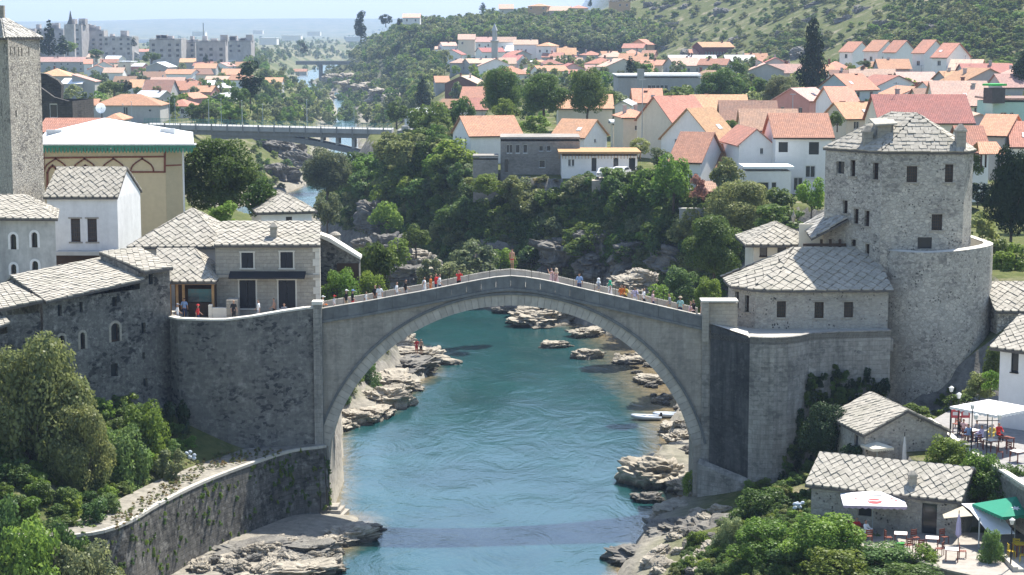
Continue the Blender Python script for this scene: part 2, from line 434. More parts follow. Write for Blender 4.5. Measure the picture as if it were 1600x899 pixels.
def vnoise(X, Y, seed=0):
    xi = np.floor(X); yi = np.floor(Y); fx = X-xi; fy = Y-yi
    fx = fx*fx*(3-2*fx); fy = fy*fy*(3-2*fy)
    def h(a, b):
        s = np.sin(a*127.1 + b*311.7 + seed*74.7) * 43758.5453
        return s - np.floor(s)
    return (h(xi,yi)*(1-fx)+h(xi+1,yi)*fx)*(1-fy) + (h(xi,yi+1)*(1-fx)+h(xi+1,yi+1)*fx)*fy
def fbm(X, Y, s, o=4, seed=0):
    v = 0; a = 0.5; t = 0
    for k in range(o):
        v = v + a*vnoise(X/s + k*13.7, Y/s + k*7.1, seed+k); t += a; a *= 0.5; s *= 0.5
    return v/t - 0.5
WALLP = np.array([(-90,60),(-80,105),(-46,121.0),(-28,123.4),(-25.9,125),(-22.8,137),(-17.3,148),(-16.5,152)], float)
FOOT = np.array([(-420,2600),(-220,1700),(-150,1250),(-106,1060),(-60,985),(0,950),(62,930),(95,760),(128,590),(190,470),(300,380),(900,200)], float)
def smooth(a, b, x):
    t = np.clip((x-a)/(b-a), 0, 1); return t*t*(3-2*t)
def T(X, Y):
    X = np.asarray(X, float); Y = np.asarray(Y, float)
    xl = np.interp(Y, BL[:,1], BL[:,0]); xr = np.interp(Y, BR[:,1], BR[:,0])
    dl = seg_dist(X, Y, BL); dr = seg_dist(X, Y, BR)
    rough = fbm(X, Y, 7, 4, 3)
    rough2 = fbm(X, Y, 30, 3, 9)
    # left land
    dW = np.interp(Y, WALLP[:,1], WALLP[:,0]) - X
    near = np.where(dW > 1.1, 5.6 + 0.42*np.clip(dW-3.5, 0, 30) + rough*0.35, 0.1 + 0.12*np.clip(dl, 0, 4) + rough*0.5)
    rise = np.clip((dl-2.5)*1.15, 0, 40) + 1.1 + rough*3.0
    midL = np.minimum(rise, 15.0 + rough2*0.8)
    farL = np.minimum(np.clip((dl-4)*0.55, 0, 40) + 1.0 + rough*2.5, 15.2 + rough2*1.5)
    L = np.where(Y < 152, near, midL + (farL-midL)*smooth(330, 420, Y))
    L = np.where((Y < 152) & (dW > 0.3), L, L)
    # the street level behind the left rampart
    L = np.where((Y > 151) & (Y < 182) & (X < -14.9), 15.1, L)
    # right land
    PR = 17.6 + 0.008*np.clip(Y-260, 0, 900) + 0.06*np.clip(X-20, 0, 130)*smooth(260, 420, Y) + rough2*0.9
    nearR = np.minimum(0.7 + 0.31*dr, 15) + rough*1.0
    cliff = np.clip((dr-2.5)*1.75, 0, 60) + 1.3 + rough*3.5
    back = np.clip((dr-9)*0.85, 0, 60) + 1.0 + rough*2.2
    wb = smooth(215, 240, Y)
    back = back*(1-wb) + cliff*wb
    back = back + (np.clip((dr-4)*0.6, 0, 40) + 1.2 + rough*2 - back)*smooth(430, 520, Y)
    Rr = np.where(Y < 152, nearR, np.minimum(back, PR))
    Rr = np.where((Y >= 140) & (Y < 152), np.minimum(nearR, 15), Rr)
    Rr = np.where((Y < 127.2) & (X > 17.5), np.minimum(Rr, 4.6 + np.clip(Y-126, 0, 9)*3), Rr)
    Rr = np.where((X > 27) & (Y > 119) & (Y < 147) & (X*0.62+Y > 146.5), 8.7, Rr)
    bk = smooth(365, 400, Y)*(1-smooth(600, 660, Y))
    Rr = Rr + (np.minimum(Rr, 10.5 + 0.45*np.clip(X+24, 0, 60)) - Rr)*bk
    # hill on the right
    fx = np.interp(Y, FOOT[::-1,1], FOOT[::-1,0])
    dF = seg_dist(X, Y, FOOT)
    inside = X > fx
    cap = np.interp(X - (Y-1000)*0.03, [-160,-108,-90,-72,-58,-37,-22,0,22,55,75,110,160,400], [0,3,9,15,17,15,20,20,19,25,34,88,170,260])
    hr = 60*(fbm(X, Y, 260, 4, 5)) + 14*fbm(X, Y, 60, 4, 6)
    H = np.clip(0.42*dF, 0, None)
    H = cap*(1-np.exp(-H/np.maximum(cap, 1)))
    H = np.where(inside, H*(1 + 0.0*H) + hr*np.clip((H-25)/90, 0, 1), 0)
    land = np.where(X < 0.5*(xl+xr), L, Rr + H)
    inwater = (X > xl) & (X < xr)
    d = np.minimum(dl, dr)
    bed = -0.15 - 0.5*np.clip(d, 0, 6)
    z = np.where(inwater, bed, land)
    # far hills beyond the plain
    far = smooth(5500, 9000, Y)
    z = z + far*(15 + 150*np.clip(fbm(X, Y*0.3, 5200, 5, 21)+0.22, 0, 1))
    z = z + smooth(1800, 3000, Y)*smooth(400, 1400, np.abs(X+500))*0
    return z
def Tz(x, y): return float(T(np.array([x]), np.array([y]))[0])
ys = [62.0]
while ys[-1] < 118: ys.append(ys[-1] + 3)
while ys[-1] < 310: ys.append(ys[-1] + 0.9)
while ys[-1] < 14000:
    y = ys[-1]; ys.append(y + 0.9 + (y-310)*0.0088)
xs = [0.0]
while xs[-1] < 60: xs.append(xs[-1] + 0.9)
while xs[-1] < 9000: xs.append(xs[-1] + 0.9 + (xs[-1]-60)*0.035)
xs = [-x for x in reversed(xs[1:])] + xs
GX, GY = np.meshgrid(np.array(xs), np.array(ys))
GZ = T(GX, GY)
nx, ny = len(xs), len(ys)
ii = np.arange(nx*ny).reshape(ny, nx)
quads = np.stack([ii[:-1,:-1], ii[:-1,1:], ii[1:,1:], ii[1:,:-1]], -1).reshape(-1, 4)
me = fast_mesh('ground', np.stack([GX, GY, GZ], -1), quads)
m, nt, b = new_mat('ground')
g = nt.nodes.new('ShaderNodeNewGeometry')
P = g.outputs['Position']
nz = nd(nt, 'SeparateXYZ', {0: g.outputs['True Normal']}).outputs[2]
n1 = noise_(nt, P, 0.16, 6, 0.65); n2 = noise_(nt, P, 1.3, 6, 0.7); n3 = noise_(nt, P, 0.02, 5, 0.6)
grass = mix(nt, ramp(nt, n2, 0.35, 0.65), (0.062, 0.082, 0.026), (0.125, 0.13, 0.05))
earth = mix(nt, ramp(nt, n2, 0.3, 0.7), (0.26, 0.21, 0.15), (0.36, 0.31, 0.235))
col = mix(nt, ramp(nt, n1, 0.52, 0.7, 0, 0.8), grass, earth)
rock = mix(nt, ramp(nt, n2, 0.35, 0.65), (0.10, 0.095, 0.085), (0.25, 0.235, 0.205))
zc = nd(nt, 'SeparateXYZ', {0: P}).outputs[2]
col = mix(nt, ramp(nt, nz, 0.62, 0.82, 1, 0), col, rock)
col = mix(nt, ramp(nt, zc, 1.0, 2.2, 1, 0), col, mix(nt, ramp(nt, n2, 0.35, 0.65), (0.19, 0.175, 0.145), (0.31, 0.285, 0.235)))
yc = nd(nt, 'SeparateXYZ', {0: P}).outputs[1]
plain = mix(nt, ramp(nt, n3, 0.4, 0.6), (0.075, 0.10, 0.045), (0.19, 0.18, 0.11))
col = mix(nt, ramp(nt, yc, 1300, 1900), col, plain)
nt.links.new(col, b.inputs['Base Color']); b.inputs['Roughness'].default_value = 1.0
b.inputs['Specular IOR Level'].default_value = 0.05
bump(nt, b, n2, 0.8, 0.25)
from mathutils.bvhtree import BVHTree
_bvh = BVHTree.FromPolygons([tuple(v) for v in np.stack([GX, GY, GZ], -1).reshape(-1, 3).tolist()], quads.tolist())
def hit(px, py):
    r = _bvh.ray_cast(Vector((0, 0, CAM_Z)), ray(px, py).normalized())
    return r[0]
ground = link('ground', me, None, m); tag(ground, kind='structure')

# water: one sheet whose bed attribute says how near the bank it is
ys2 = [60.0]
while ys2[-1] < 320: ys2.append(ys2[-1] + 1.2)
while ys2[-1] < 2500: ys2.append(ys2[-1] + 1.2 + (ys2[-1]-320)*0.02)
V = []; A = []; NXW = 28
for y in ys2:
    a = np.interp(y, BL[:,1], BL[:,0]) - 6; c = np.interp(y, BR[:,1], BR[:,0]) + 6
    for k in range(NXW): V.append((a + (c-a)*k/(NXW-1), y, 0.0))
V = np.array(V)
ds = seg_dist(V[:,0], V[:,1], BR)
dls = seg_dist(V[:,0], V[:,1], BL)
xr = np.interp(V[:,1], BR[:,1], BR[:,0])
wsh = 2.0 + 9.0*np.exp(-((V[:,1]-215)/28.0)**2)
sh = np.clip(1 - ds/wsh, 0, 1); sh[V[:,0] > xr] = 1
sh2 = np.clip(1 - dls/2.5, 0, 1)*0.8
sh = np.maximum(sh, sh2)
ii = np.arange(len(V)).reshape(len(ys2), NXW)
quads = np.stack([ii[:-1,:-1], ii[:-1,1:], ii[1:,1:], ii[1:,:-1]], -1).reshape(-1, 4)
me = fast_mesh('river', V, quads, smooth=True)
at = me.attributes.new('shallow', 'FLOAT', 'POINT'); at.data.foreach_set('value', sh.astype(np.float32))
m, nt, b = new_mat('river water')
g = nt.nodes.new('ShaderNodeNewGeometry'); P = g.outputs['Position']
att = nd(nt, 'Attribute', attribute_name='shallow').outputs['Fac']
n0 = noise_(nt, P, 0.12, 4, 0.6); n4 = noise_(nt, P, 0.9, 5, 0.7)
f = math_(nt, 'ADD', att, math_(nt, 'MULTIPLY', math_(nt, 'SUBTRACT', n4, 0.5), 0.5))
deep = mix(nt, ramp(nt, n0, 0.35, 0.65), (0.004, 0.038, 0.040), (0.006, 0.055, 0.056))
bedc = mix(nt, ramp(nt, n4, 0.35, 0.65), (0.10, 0.07, 0.03), (0.24, 0.19, 0.11))
col = mix(nt, ramp(nt, f, 0.12, 0.8), deep, bedc)
nt.links.new(col, b.inputs['Base Color'])
b.inputs['Roughness'].default_value = 0.2
b.inputs['IOR'].default_value = 1.9
sc1 = nd(nt, 'VectorMath', {0: P, 1: (1.0, 0.55, 1)}, operation='MULTIPLY').outputs[0]
w1 = noise_(nt, sc1, 1.4, 3, 0.5, 0.6); w2 = noise_(nt, sc1, 0.22, 5, 0.62, 1.2); w3 = noise_(nt, P, 6.0, 2, 0.5)
w1 = math_(nt, 'MULTIPLY', w1, ramp(nt, noise_(nt, sc1, 0.07, 3, 0.6, 1.5), 0.4, 0.62, 0.25, 1.5))
h = math_(nt, 'ADD', math_(nt, 'MULTIPLY', w2, 1.5), math_(nt, 'ADD', math_(nt, 'MULTIPLY', w1, 0.2), math_(nt, 'MULTIPLY', w3, 0.03)))
bump(nt, b, h, 0.5, 0.3)
river = link('river', me, None, m); tag(river, kind='structure')

# haze: one closed box of even air
HAZE = 0.00014
mb = MB().box(-5200, -60, -5, 5200, 14500, 330)
hz = mb.put('haze', new_mat('haze air')[0]); tag(hz, kind='stuff')
hm = hz.data.materials[0]; hn = hm.node_tree; hn.nodes.remove(hn.nodes['Principled BSDF'])
pv = nd(hn, 'VolumePrincipled', {'Color': (0.43, 0.56, 0.80, 1), 'Density': HAZE, 'Anisotropy': 0.25})
hn.links.new(pv.outputs[0], hn.nodes['Material Output'].inputs['Volume'])
# ---------------------------------------------------------------- walls, roofs, slabs
def wall(mb, p0, p1, z0, z1, holes=(), depth=0.22, z1b=None):
    """vertical wall p0->p1 (outward normal to its right), holes (u0, za, u1, zb)"""
    p0 = Vector((p0[0], p0[1])); p1 = Vector((p1[0], p1[1]))
    L = (p1-p0).length; e = (p1-p0)/L; n = Vector((e.y, -e.x))
    holes = [(max(0.05, a), max(z0+0.02, c), min(L-0.05, b), min(z1-0.02, d)) for a, c, b, d in holes]
    holes = [h for h in holes if h[2]-h[0] > 0.05 and h[3]-h[1] > 0.05]
    us = sorted({0.0, L, *[round(h[0], 4) for h in holes], *[round(h[2], 4) for h in holes]})
    zs = sorted({z0, z1, *[round(h[1], 4) for h in holes], *[round(h[3], 4) for h in holes]})
    P = lambda u, z, d=0: (p0.x+e.x*u-n.x*d, p0.y+e.y*u-n.y*d, z)
    for i in range(len(us)-1):
        for j in range(len(zs)-1):
            cu, cz = (us[i]+us[i+1])/2, (zs[j]+zs[j+1])/2
            if any(h[0] < cu < h[2] and h[1] < cz < h[3] for h in holes): continue
            mb.poly([P(us[i], zs[j]), P(us[i+1], zs[j]), P(us[i+1], zs[j+1]), P(us[i], zs[j+1])])
    for a, c, b, d in holes:
        mb.poly([P(a, c), P(b, c), P(b, c, depth), P(a, c, depth)])
        mb.poly([P(a, d, depth), P(b, d, depth), P(b, d), P(a, d)])
        mb.poly([P(a, c, depth), P(a, d, depth), P(a, d), P(a, c)])
        mb.poly([P(b, c), P(b, d), P(b, d, depth), P(b, c, depth)])
def _win_mesh(kind):
    mb = MB()
    def bar(x0, z0, x1, z1, y0, y1): mb.box(x0, y0, z0, x1, y1, z1)
    if kind == 'plain' or kind == 'cross' or kind == 'bars':
        t = 0.07
        mb.mat(0); mb.box(-0.5+t, 0.02, t, 0.5-t, 0.06, 1-t)
        mb.mat(1); bar(-0.5, 0, -0.5+t, 1, -0.05, 0.08); bar(0.5-t, 0, 0.5, 1, -0.05, 0.08)
        bar(-0.5+t, 0, 0.5-t, t, -0.05, 0.08); bar(-0.5+t, 1-t, 0.5-t, 1, -0.05, 0.08)
        bar(-0.56, -0.05, 0.56, 0, -0.26, 0.02)
        if kind == 'cross': bar(-0.035, t, 0.035, 1-t, -0.02, 0.05)
        if kind == 'bars':
            for k in range(1, 5): bar(-0.5+k*0.2-0.018, t, -0.5+k*0.2+0.018, 1-t, -0.04, 0.0)
            for k in range(1, 5): bar(-0.5+t, k*0.2-0.012, 0.5-t, k*0.2+0.012, -0.045, -0.005)
    elif kind == 'shutter':
        mb.mat(0)
        bar(-0.49, 0, -0.01, 1, -0.04, 0.04); bar(0.01, 0, 0.49, 1, -0.04, 0.04)
        for z in (0.1, 0.5, 0.87): bar(-0.54, z, 0.54, z+0.04, -0.07, -0.041)
    elif kind == 'dark':
        mb.mat(0); bar(-0.5, 0, 0.5, 1, 0.0, 0.05)
    return mb.mesh('window_' + kind)
WINM = {}
def window(parent, p0, p1, hole, kind='cross', depth=0.14, frame=None, glass=None, name='window', label=None, world=True):
    key = (kind, (frame or M_frame).name, (glass or M_glass).name)
    if key not in WINM:
        me = _win_mesh(kind); me.materials.append(glass or M_glass)
        if kind in ('plain', 'cross', 'bars'): me.materials.append(frame or M_frame)
        WINM[key] = me
    p0 = Vector((p0[0], p0[1])); p1 = Vector((p1[0], p1[1])); e = (p1-p0).normalized(); n = Vector((e.y, -e.x))
    u0, z0, u1, z1 = hole
    c = p0 + e*((u0+u1)/2) - n*depth
    M = Matrix.Translation((c.x, c.y, z0)) @ Matrix.Rotation(math.atan2(e.y, e.x), 4, 'Z') @ Matrix.Diagonal((u1-u0, 1.0, z1-z0, 1))
    if world: M = frame_of(parent).inverted() @ M
    o = link(name, WINM[key], parent, None, M)
    if label: o['label'] = label
    return o
def clip_poly(P, C):
    """Sutherland-Hodgman, 2D convex clip polygon C counter-clockwise"""
    out = list(P)
    for i in range(len(C)):
        a, b = C[i], C[(i+1) % len(C)]
        def side(p): return (b[0]-a[0])*(p[1]-a[1]) - (b[1]-a[1])*(p[0]-a[0])
        inp = out; out = []
        for k in range(len(inp)):
            p, q = inp[k], inp[(k+1) % len(inp)]
            sp, sq = side(p), side(q)
            if sp >= 0: out.append(p)
            if (sp >= 0) != (sq >= 0):
                t = sp/(sp-sq); out.append((p[0]+(q[0]-p[0])*t, p[1]+(q[1]-p[1])*t))
        if len(out) < 3: return []
    return out
def poly_area(P): return 0.5*sum(P[i][0]*P[(i+1) % len(P)][1]-P[(i+1) % len(P)][0]*P[i][1] for i in range(len(P)))
SLABM = {}
def slab_variants(a, b, shape, mat):
    key = (round(a, 2), round(b, 2), shape, mat.name)
    if key not in SLABM:
        L = []
        for k in range(7):
            j = lambda s: rnd.uniform(-s, s)
            if shape == 'diamond': P = [(-a*0.945+j(.03), j(.04)), (j(.04), -b*0.95+j(.03)), (a*0.945+j(.03), j(.04)), (j(.04), b*0.94+j(.03))]
            else: P = [(-a*.95+j(.04), -b*.96+j(.04)), (a*.95+j(.04), -b*.96+j(.04)), (a*.95+j(.04), b+j(.03)), (-a*.95+j(.04), b+j(.03))]
            mb = MB(); mb.thick([(x, y, 0.085) for x, y in P], 0.10)
            me = mb.mesh('slab'); me.materials.append(mat); L.append(me)
        SLABM[key] = L
    return SLABM[key]
def lay_slabs(roof, polys, a=0.32, b=0.38, shape='diamond', mat=None, limit=300):
    """cover sloping polygons (world coordinates) with stone slabs, each a child of roof"""
    mat = mat or M_slab
    inv = frame_of(roof).inverted()
    todo = []
    for P in polys:
        P = [Vector(p) for p in P]
        n = Vector((0, 0, 0))
        for i in range(len(P)): n += P[i].cross(P[(i+1) % len(P)])
        n.normalize()
        if n.z < 0: n = -n; P.reverse()
        u = Vector((0, 0, 1)).cross(n)
        u = Vector((1, 0, 0)) if u.length < 1e-4 else u.normalized()
        v = n.cross(u)
        o = P[0]
        Q = [((p-o).dot(u), (p-o).dot(v)) for p in P]
        if poly_area(Q) < 0: Q.reverse()
        x0, x1 = min(q[0] for q in Q), max(q[0] for q in Q); y0, y1 = min(q[1] for q in Q), max(q[1] for q in Q)
        i = 0; y = y0 + b*0.4
        row = 0
        while y < y1 + b:
            step = 2*a
            x = x0 - a + (a if row % 2 else 0) + (rnd.uniform(-.1, .1) if shape != 'diamond' else 0)
            while x < x1 + a:
                cell = [(x-a, y), (x, y-b), (x+a, y), (x, y+b)] if shape == 'diamond' else [(x-a, y-b), (x+a, y-b), (x+a, y+b), (x-a, y+b)]
                c = clip_poly(cell, Q)
                if c:
                    ar = poly_area(c)/poly_area(cell)
                    if ar > 0.12: todo.append((ar, o, u, v, n, x, y, c))
                x += step
            y += b if shape == 'diamond' else 2*b*0.93
            row += 1
    todo.sort(key=lambda t: -t[0])
    var = slab_variants(a, b, shape, mat)
    rest = MB()
    for k, (ar, o, u, v, n, x, y, c) in enumerate(todo):
        B = Matrix((u, v, n)).transposed().to_4x4()
        tilt = Matrix.Rotation(-R(rnd.uniform(2.5, 5.5)), 4, 'X') @ Matrix.Rotation(R(rnd.uniform(-1.5, 1.5)), 4, 'Y') @ Matrix.Rotation(R(rnd.uniform(-5, 5)), 4, 'Z')
        lift = rnd.uniform(0.0, 0.05)
        M = Matrix.Translation(o + u*x + v*y + n*lift) @ B @ tilt
        if ar > 0.97 and k < limit:
            link('slab', var[k % 7], roof, None, inv @ M)
        else:
            mb = MB(); cc = [((px-x)*0.95, (py-y)*0.95, 0.085) for px, py in c]
            mb.thick(cc, 0.11)
            if k < limit:
                me = mb.mesh('slab'); me.materials.append(mat)
                link('slab', me, roof, None, inv @ M)
            else:
                rest.add([M @ Vector(p) for p in mb.v], mb.f)
    if rest.v:
        r = rest.put('slabs', mat, roof, world=True); tag(r, kind='stuff')
    return len(todo)
def roof_mesh(parent, polys, mat, t=0.16, name='roof', world=True):
    mb = MB()
    for P in polys:
        P = [Vector(p) for p in P]
        n = Vector((0, 0, 0))
        for i in range(len(P)): n += P[i].cross(P[(i+1) % len(P)])
        if n.z < 0: P.reverse()
        mb.thick(P, t)
    return mb.put(name, mat, parent, world=world)
def gable_polys(w, d, z, pitch, ov, along='x', cx=0, cy=0):
    """slopes of a gable roof over a w x d block centred on the origin"""
    if along == 'x':
        h = (d/2)*pitch; e = z - ov*pitch
        return [[(-w/2-ov, -d/2-ov, e), (w/2+ov, -d/2-ov, e), (w/2+ov, 0, z+h), (-w/2-ov, 0, z+h)],
                [(w/2+ov, d/2+ov, e), (-w/2-ov, d/2+ov, e), (-w/2-ov, 0, z+h), (w/2+ov, 0, z+h)]], h
    h = (w/2)*pitch; e = z - ov*pitch
    return [[(-w/2-ov, d/2+ov, e), (-w/2-ov, -d/2-ov, e), (0, -d/2-ov, z+h), (0, d/2+ov, z+h)],
            [(w/2+ov, -d/2-ov, e), (w/2+ov, d/2+ov, e), (0, d/2+ov, z+h), (0, -d/2-ov, z+h)]], h
def hip_polys(w, d, z, pitch, ov):
    W, D = w/2+ov, d/2+ov; e = z - ov*pitch
    if w >= d:
        r = W-D; h = e + D*pitch
        A, B = (-r, 0, h), (r, 0, h)
        return [[(-W,-D,e),(W,-D,e),B,A],[(W,D,e),(-W,D,e),A,B],[(-W,D,e),(-W,-D,e),A],[(W,-D,e),(W,D,e),B]]
    r = D-W; h = e + W*pitch
    A, B = (0, -r, h), (0, r, h)
    return [[(-W,-D,e),(W,-D,e),A],[(W,D,e),(-W,D,e),B],[(-W,D,e),(-W,-D,e),A,B],[(W,-D,e),(W,D,e),B,A]]
def shed_polys(w, d, z, pitch, ov, up='back'):
    W, D = w/2+ov, d/2+ov
    if up == 'back': a, b_ = z-ov*pitch, z+(d+ov)*pitch; return [[(-W,-D,a),(W,-D,a),(W,D,b_),(-W,D,b_)]]
    if up == 'left': a, b_ = z-ov*pitch, z+(w+ov)*pitch; return [[(-W,-D,b_),(W,-D,a),(W,D,a),(-W,D,b_)]]
    a, b_ = z-ov*pitch, z+(w+ov)*pitch; return [[(-W,-D,a),(W,-D,b_),(W,D,b_),(-W,D,a)]]

def house(label, xl, xr, ye, yb, Y, yaw=0, dep=9.0, roof='gf', pitch=0.42, wl='white', rf='tile', wins=None, cat='house', chim=1, group=None, ov=0.35, sl=None, found=4.0, name='house', wk='cross', floors=None, stuffwin=True, thick=0.16, slabs_ab=(0.32, 0.38), slabshape='diamond', zp=None):
    a = R(yaw)
    p = atY(xl, ye, Y); z1 = p.z; z0 = zY(yb, Y)
    e = Vector((math.cos(a), math.sin(a)))
    q = ray(xr, ye); k = q.x/q.y
    w = (k*Y - p.x)/(e.x - k*e.y)
    n = Vector((-e.y, e.x))
    c = Vector((p.x, p.y)) + e*(w/2) + n*(dep/2)
    root = thing(name, label, cat, (c.x, c.y, z0), a, group)
    H = z1-z0
    C = [(-w/2, -dep/2), (w/2, -dep/2), (w/2, dep/2), (-w/2, dep/2)]
    if wins is None:
        wins = []
        nf = floors or max(1, int(H/2.7)); nc = max(1, int(w/3.2))
        for f in range(nf):
            for k_ in range(nc):
                if rnd.random() < 0.2: continue
                x = (k_+0.5)*w/nc; zz = H*(f+0.36)/nf
                wins.append(('f', x-0.45, zz, x+0.45, min(zz+1.25, H-0.3)))
        for side in 'lr':
            nc2 = max(1, int(dep/4))
            for f in range(nf):
                for k_ in range(nc2):
                    if rnd.random() < 0.45: continue
                    x = (k_+0.5)*dep/nc2; zz = H*(f+0.36)/nf
                    wins.append((side, x-0.4, zz, x+0.4, min(zz+1.2, H-0.3)))
    mb = MB()
    sides = {'f': (C[0], C[1]), 'r': (C[1], C[2]), 'b': (C[2], C[3]), 'l': (C[3], C[0])}
    for s, (A, B) in sides.items():
        wall(mb, A, B, -found, H, [(x[1], x[2], x[3], x[4]) for x in wins if x[0] == s])
    if roof in ('gf', 'gs'):
        polys, h = gable_polys(w, dep, H, pitch, ov, 'x' if roof == 'gf' else 'y')
        h -= 0.02
        if roof == 'gf':
            mb.poly([(w/2, -dep/2, H), (w/2, dep/2, H), (w/2, 0, H+h)]); mb.poly([(-w/2, dep/2, H), (-w/2, -dep/2, H), (-w/2, 0, H+h)])
        else:
            mb.poly([(-w/2, -dep/2, H), (w/2, -dep/2, H), (0, -dep/2, H+h)]); mb.poly([(w/2, dep/2, H), (-w/2, dep/2, H), (0, dep/2, H+h)])
    elif roof == 'hip': polys = hip_polys(w, dep, H, pitch, ov)
    elif roof.startswith('shed'):
        up = roof[5:] or 'back'; polys = shed_polys(w, dep, H, pitch, ov, up)
        if up == 'back':
            h = dep*pitch-0.02
            mb.poly([(w/2,-dep/2,H),(w/2,dep/2,H),(w/2,dep/2,H+h)]); mb.poly([(-w/2,dep/2,H),(-w/2,-dep/2,H),(-w/2,dep/2,H+h)]); mb.poly([(w/2,dep/2,H),(-w/2,dep/2,H),(-w/2,dep/2,H+h),(w/2,dep/2,H+h)])
        elif up == 'left':
            h = w*pitch-0.02
            mb.poly([(-w/2,-dep/2,H),(w/2,-dep/2,H),(-w/2,-dep/2,H+h)]); mb.poly([(-w/2,dep/2,H),(-w/2,-dep/2,H),(-w/2,-dep/2,H+h),(-w/2,dep/2,H+h)])
        else:
            h = w*pitch-0.02
            mb.poly([(-w/2,-dep/2,H),(w/2,-dep/2,H),(w/2,-dep/2,H+h)]); mb.poly([(w/2,-dep/2,H),(w/2,dep/2,H),(w/2,dep/2,H+h),(w/2,-dep/2,H+h)])
    else:
        polys = [[(-w/2-ov, -dep/2-ov, H+0.02), (w/2+ov, -dep/2-ov, H+0.02), (w/2+ov, dep/2+ov, H+0.02), (-w/2-ov, dep/2+ov, H+0.02)]]
        thick = 0.3; polys = [[(x, y, z+0.3) for x, y, z in polys[0]]]
    polys = [[(x, y, z+thick) for x, y, z in P] for P in polys]
    wmat = WALLS[wl] if isinstance(wl, str) else wl
    mb.put('wall', wmat, root)
    ro = roof_mesh(root, polys, ROOFS[rf] if isinstance(rf, str) else rf, thick, world=False)
    F = frame_of(root)
    for x in wins:
        A, B = sides[x[0]]
        window(root, A, B, x[1:5], x[5] if len(x) > 5 else wk, world=False, frame=x[6] if len(x) > 6 else None, glass=x[7] if len(x) > 7 else None)
    if rf == 'slab':
        lay_slabs(ro, [[F @ Vector(p) for p in P] for P in polys], slabs_ab[0], slabs_ab[1], slabshape, sl)
    if Y < 480 and not slabs_ab == (.3, .36) and roof in ('gf', 'hip') and rf != 'slab':
        z_ = H - ov*pitch + thick
        MB().box(-w/2-ov, -dep/2-ov-.06, z_-.2, w/2+ov, -dep/2-ov-.004, z_-.03).put('eave_strip', M_wood, root)  # thin dark strip along the front eave
        sx = rnd.uniform(-w*.3, w*.3); sy = -dep*.3; sz = H + thick + (sy+dep/2)*pitch
        if roof == 'gf' and rnd.random() < .55:
            MB().add([(sx-.35, sy-.4, sz-.4*pitch+.03), (sx+.35, sy-.4, sz-.4*pitch+.03), (sx+.35, sy+.4, sz+.4*pitch+.03), (sx-.35, sy+.4, sz+.4*pitch+.03), (sx-.35, sy-.4, sz-.4*pitch+.1), (sx+.35, sy-.4, sz-.4*pitch+.1), (sx+.35, sy+.4, sz+.4*pitch+.1), (sx-.35, sy+.4, sz+.4*pitch+.1)], [(4,5,6,7),(0,1,5,4),(1,2,6,5),(2,3,7,6),(3,0,4,7)]).put('skylight', M_glass if rnd.random() < .5 else M_frame, root)
        if rnd.random() < .5:
            ax_ = rnd.uniform(-w*.3, w*.3); top = H + (min(w, dep)/2*pitch)
            MB().tube([(ax_, 0, top-.3), (ax_, 0, top+1.9)], .03, 4).tube([(ax_-.4, 0, top+1.7), (ax_+.4, 0, top+1.7)], .025, 4).put('aerial', M_iron, root)
    for k_ in range(chim):
        cx = rnd.uniform(-w*0.3, w*0.3); cy = rnd.uniform(-dep*0.12, dep*0.12)
        top = H + (min(w, dep)/2*pitch if roof != 'flat' else 0.3) - 0.15
        mc = MB(); mc.box(cx-0.28, cy-0.28, H, cx+0.28, cy+0.28, top+0.9); mc.box(cx-0.36, cy-0.36, top+0.9, cx+0.36, cy+0.36, top+1.05)
        mc.put('chimney', WALLS['brown'] if rnd.random() < 0.7 else WALLS['grey'], root)
    root['_w'] = 0.0; del root['_w']
    return root, dict(w=w, H=H, dep=dep, C=C, polys=polys, roof=ro, F=F)

# ---------------------------------------------------------------- trees
def leaf_cloud(rg, n, clumps, leaf, squash=1.0, out=1.0, elong=1.5):
    C = np.array([c[:3] for c in clumps]); Rr = np.array([c[3] for c in clumps])
    p = Rr**2; p = p/p.sum()
    k = rg.choice(len(clumps), n, p=p)
    d = rg.normal(size=(n, 3)); d[:, 2] += 0.25; d /= np.linalg.norm(d, axis=1)[:, None]
    rad = Rr[k] * (0.62 + 0.42*rg.random(n)**0.6)
    pos = C[k] + d*rad[:, None]*np.array([1, 1, squash])
    nrm = d*out + rg.normal(size=(n, 3))*0.55; nrm[:, 2] += 0.25
    nrm /= np.linalg.norm(nrm, axis=1)[:, None]
    a = np.cross(nrm, rg.normal(size=(n, 3))); a /= np.linalg.norm(a, axis=1)[:, None]
    b = np.cross(nrm, a)
    s = leaf*(0.55 + 0.9*rg.random(n))[:, None]
    bend = nrm*s*0.25
    V = np.stack([pos - a*s*elong, pos - b*s - bend, pos + a*s*elong, pos + b*s - bend], 1)
    return V
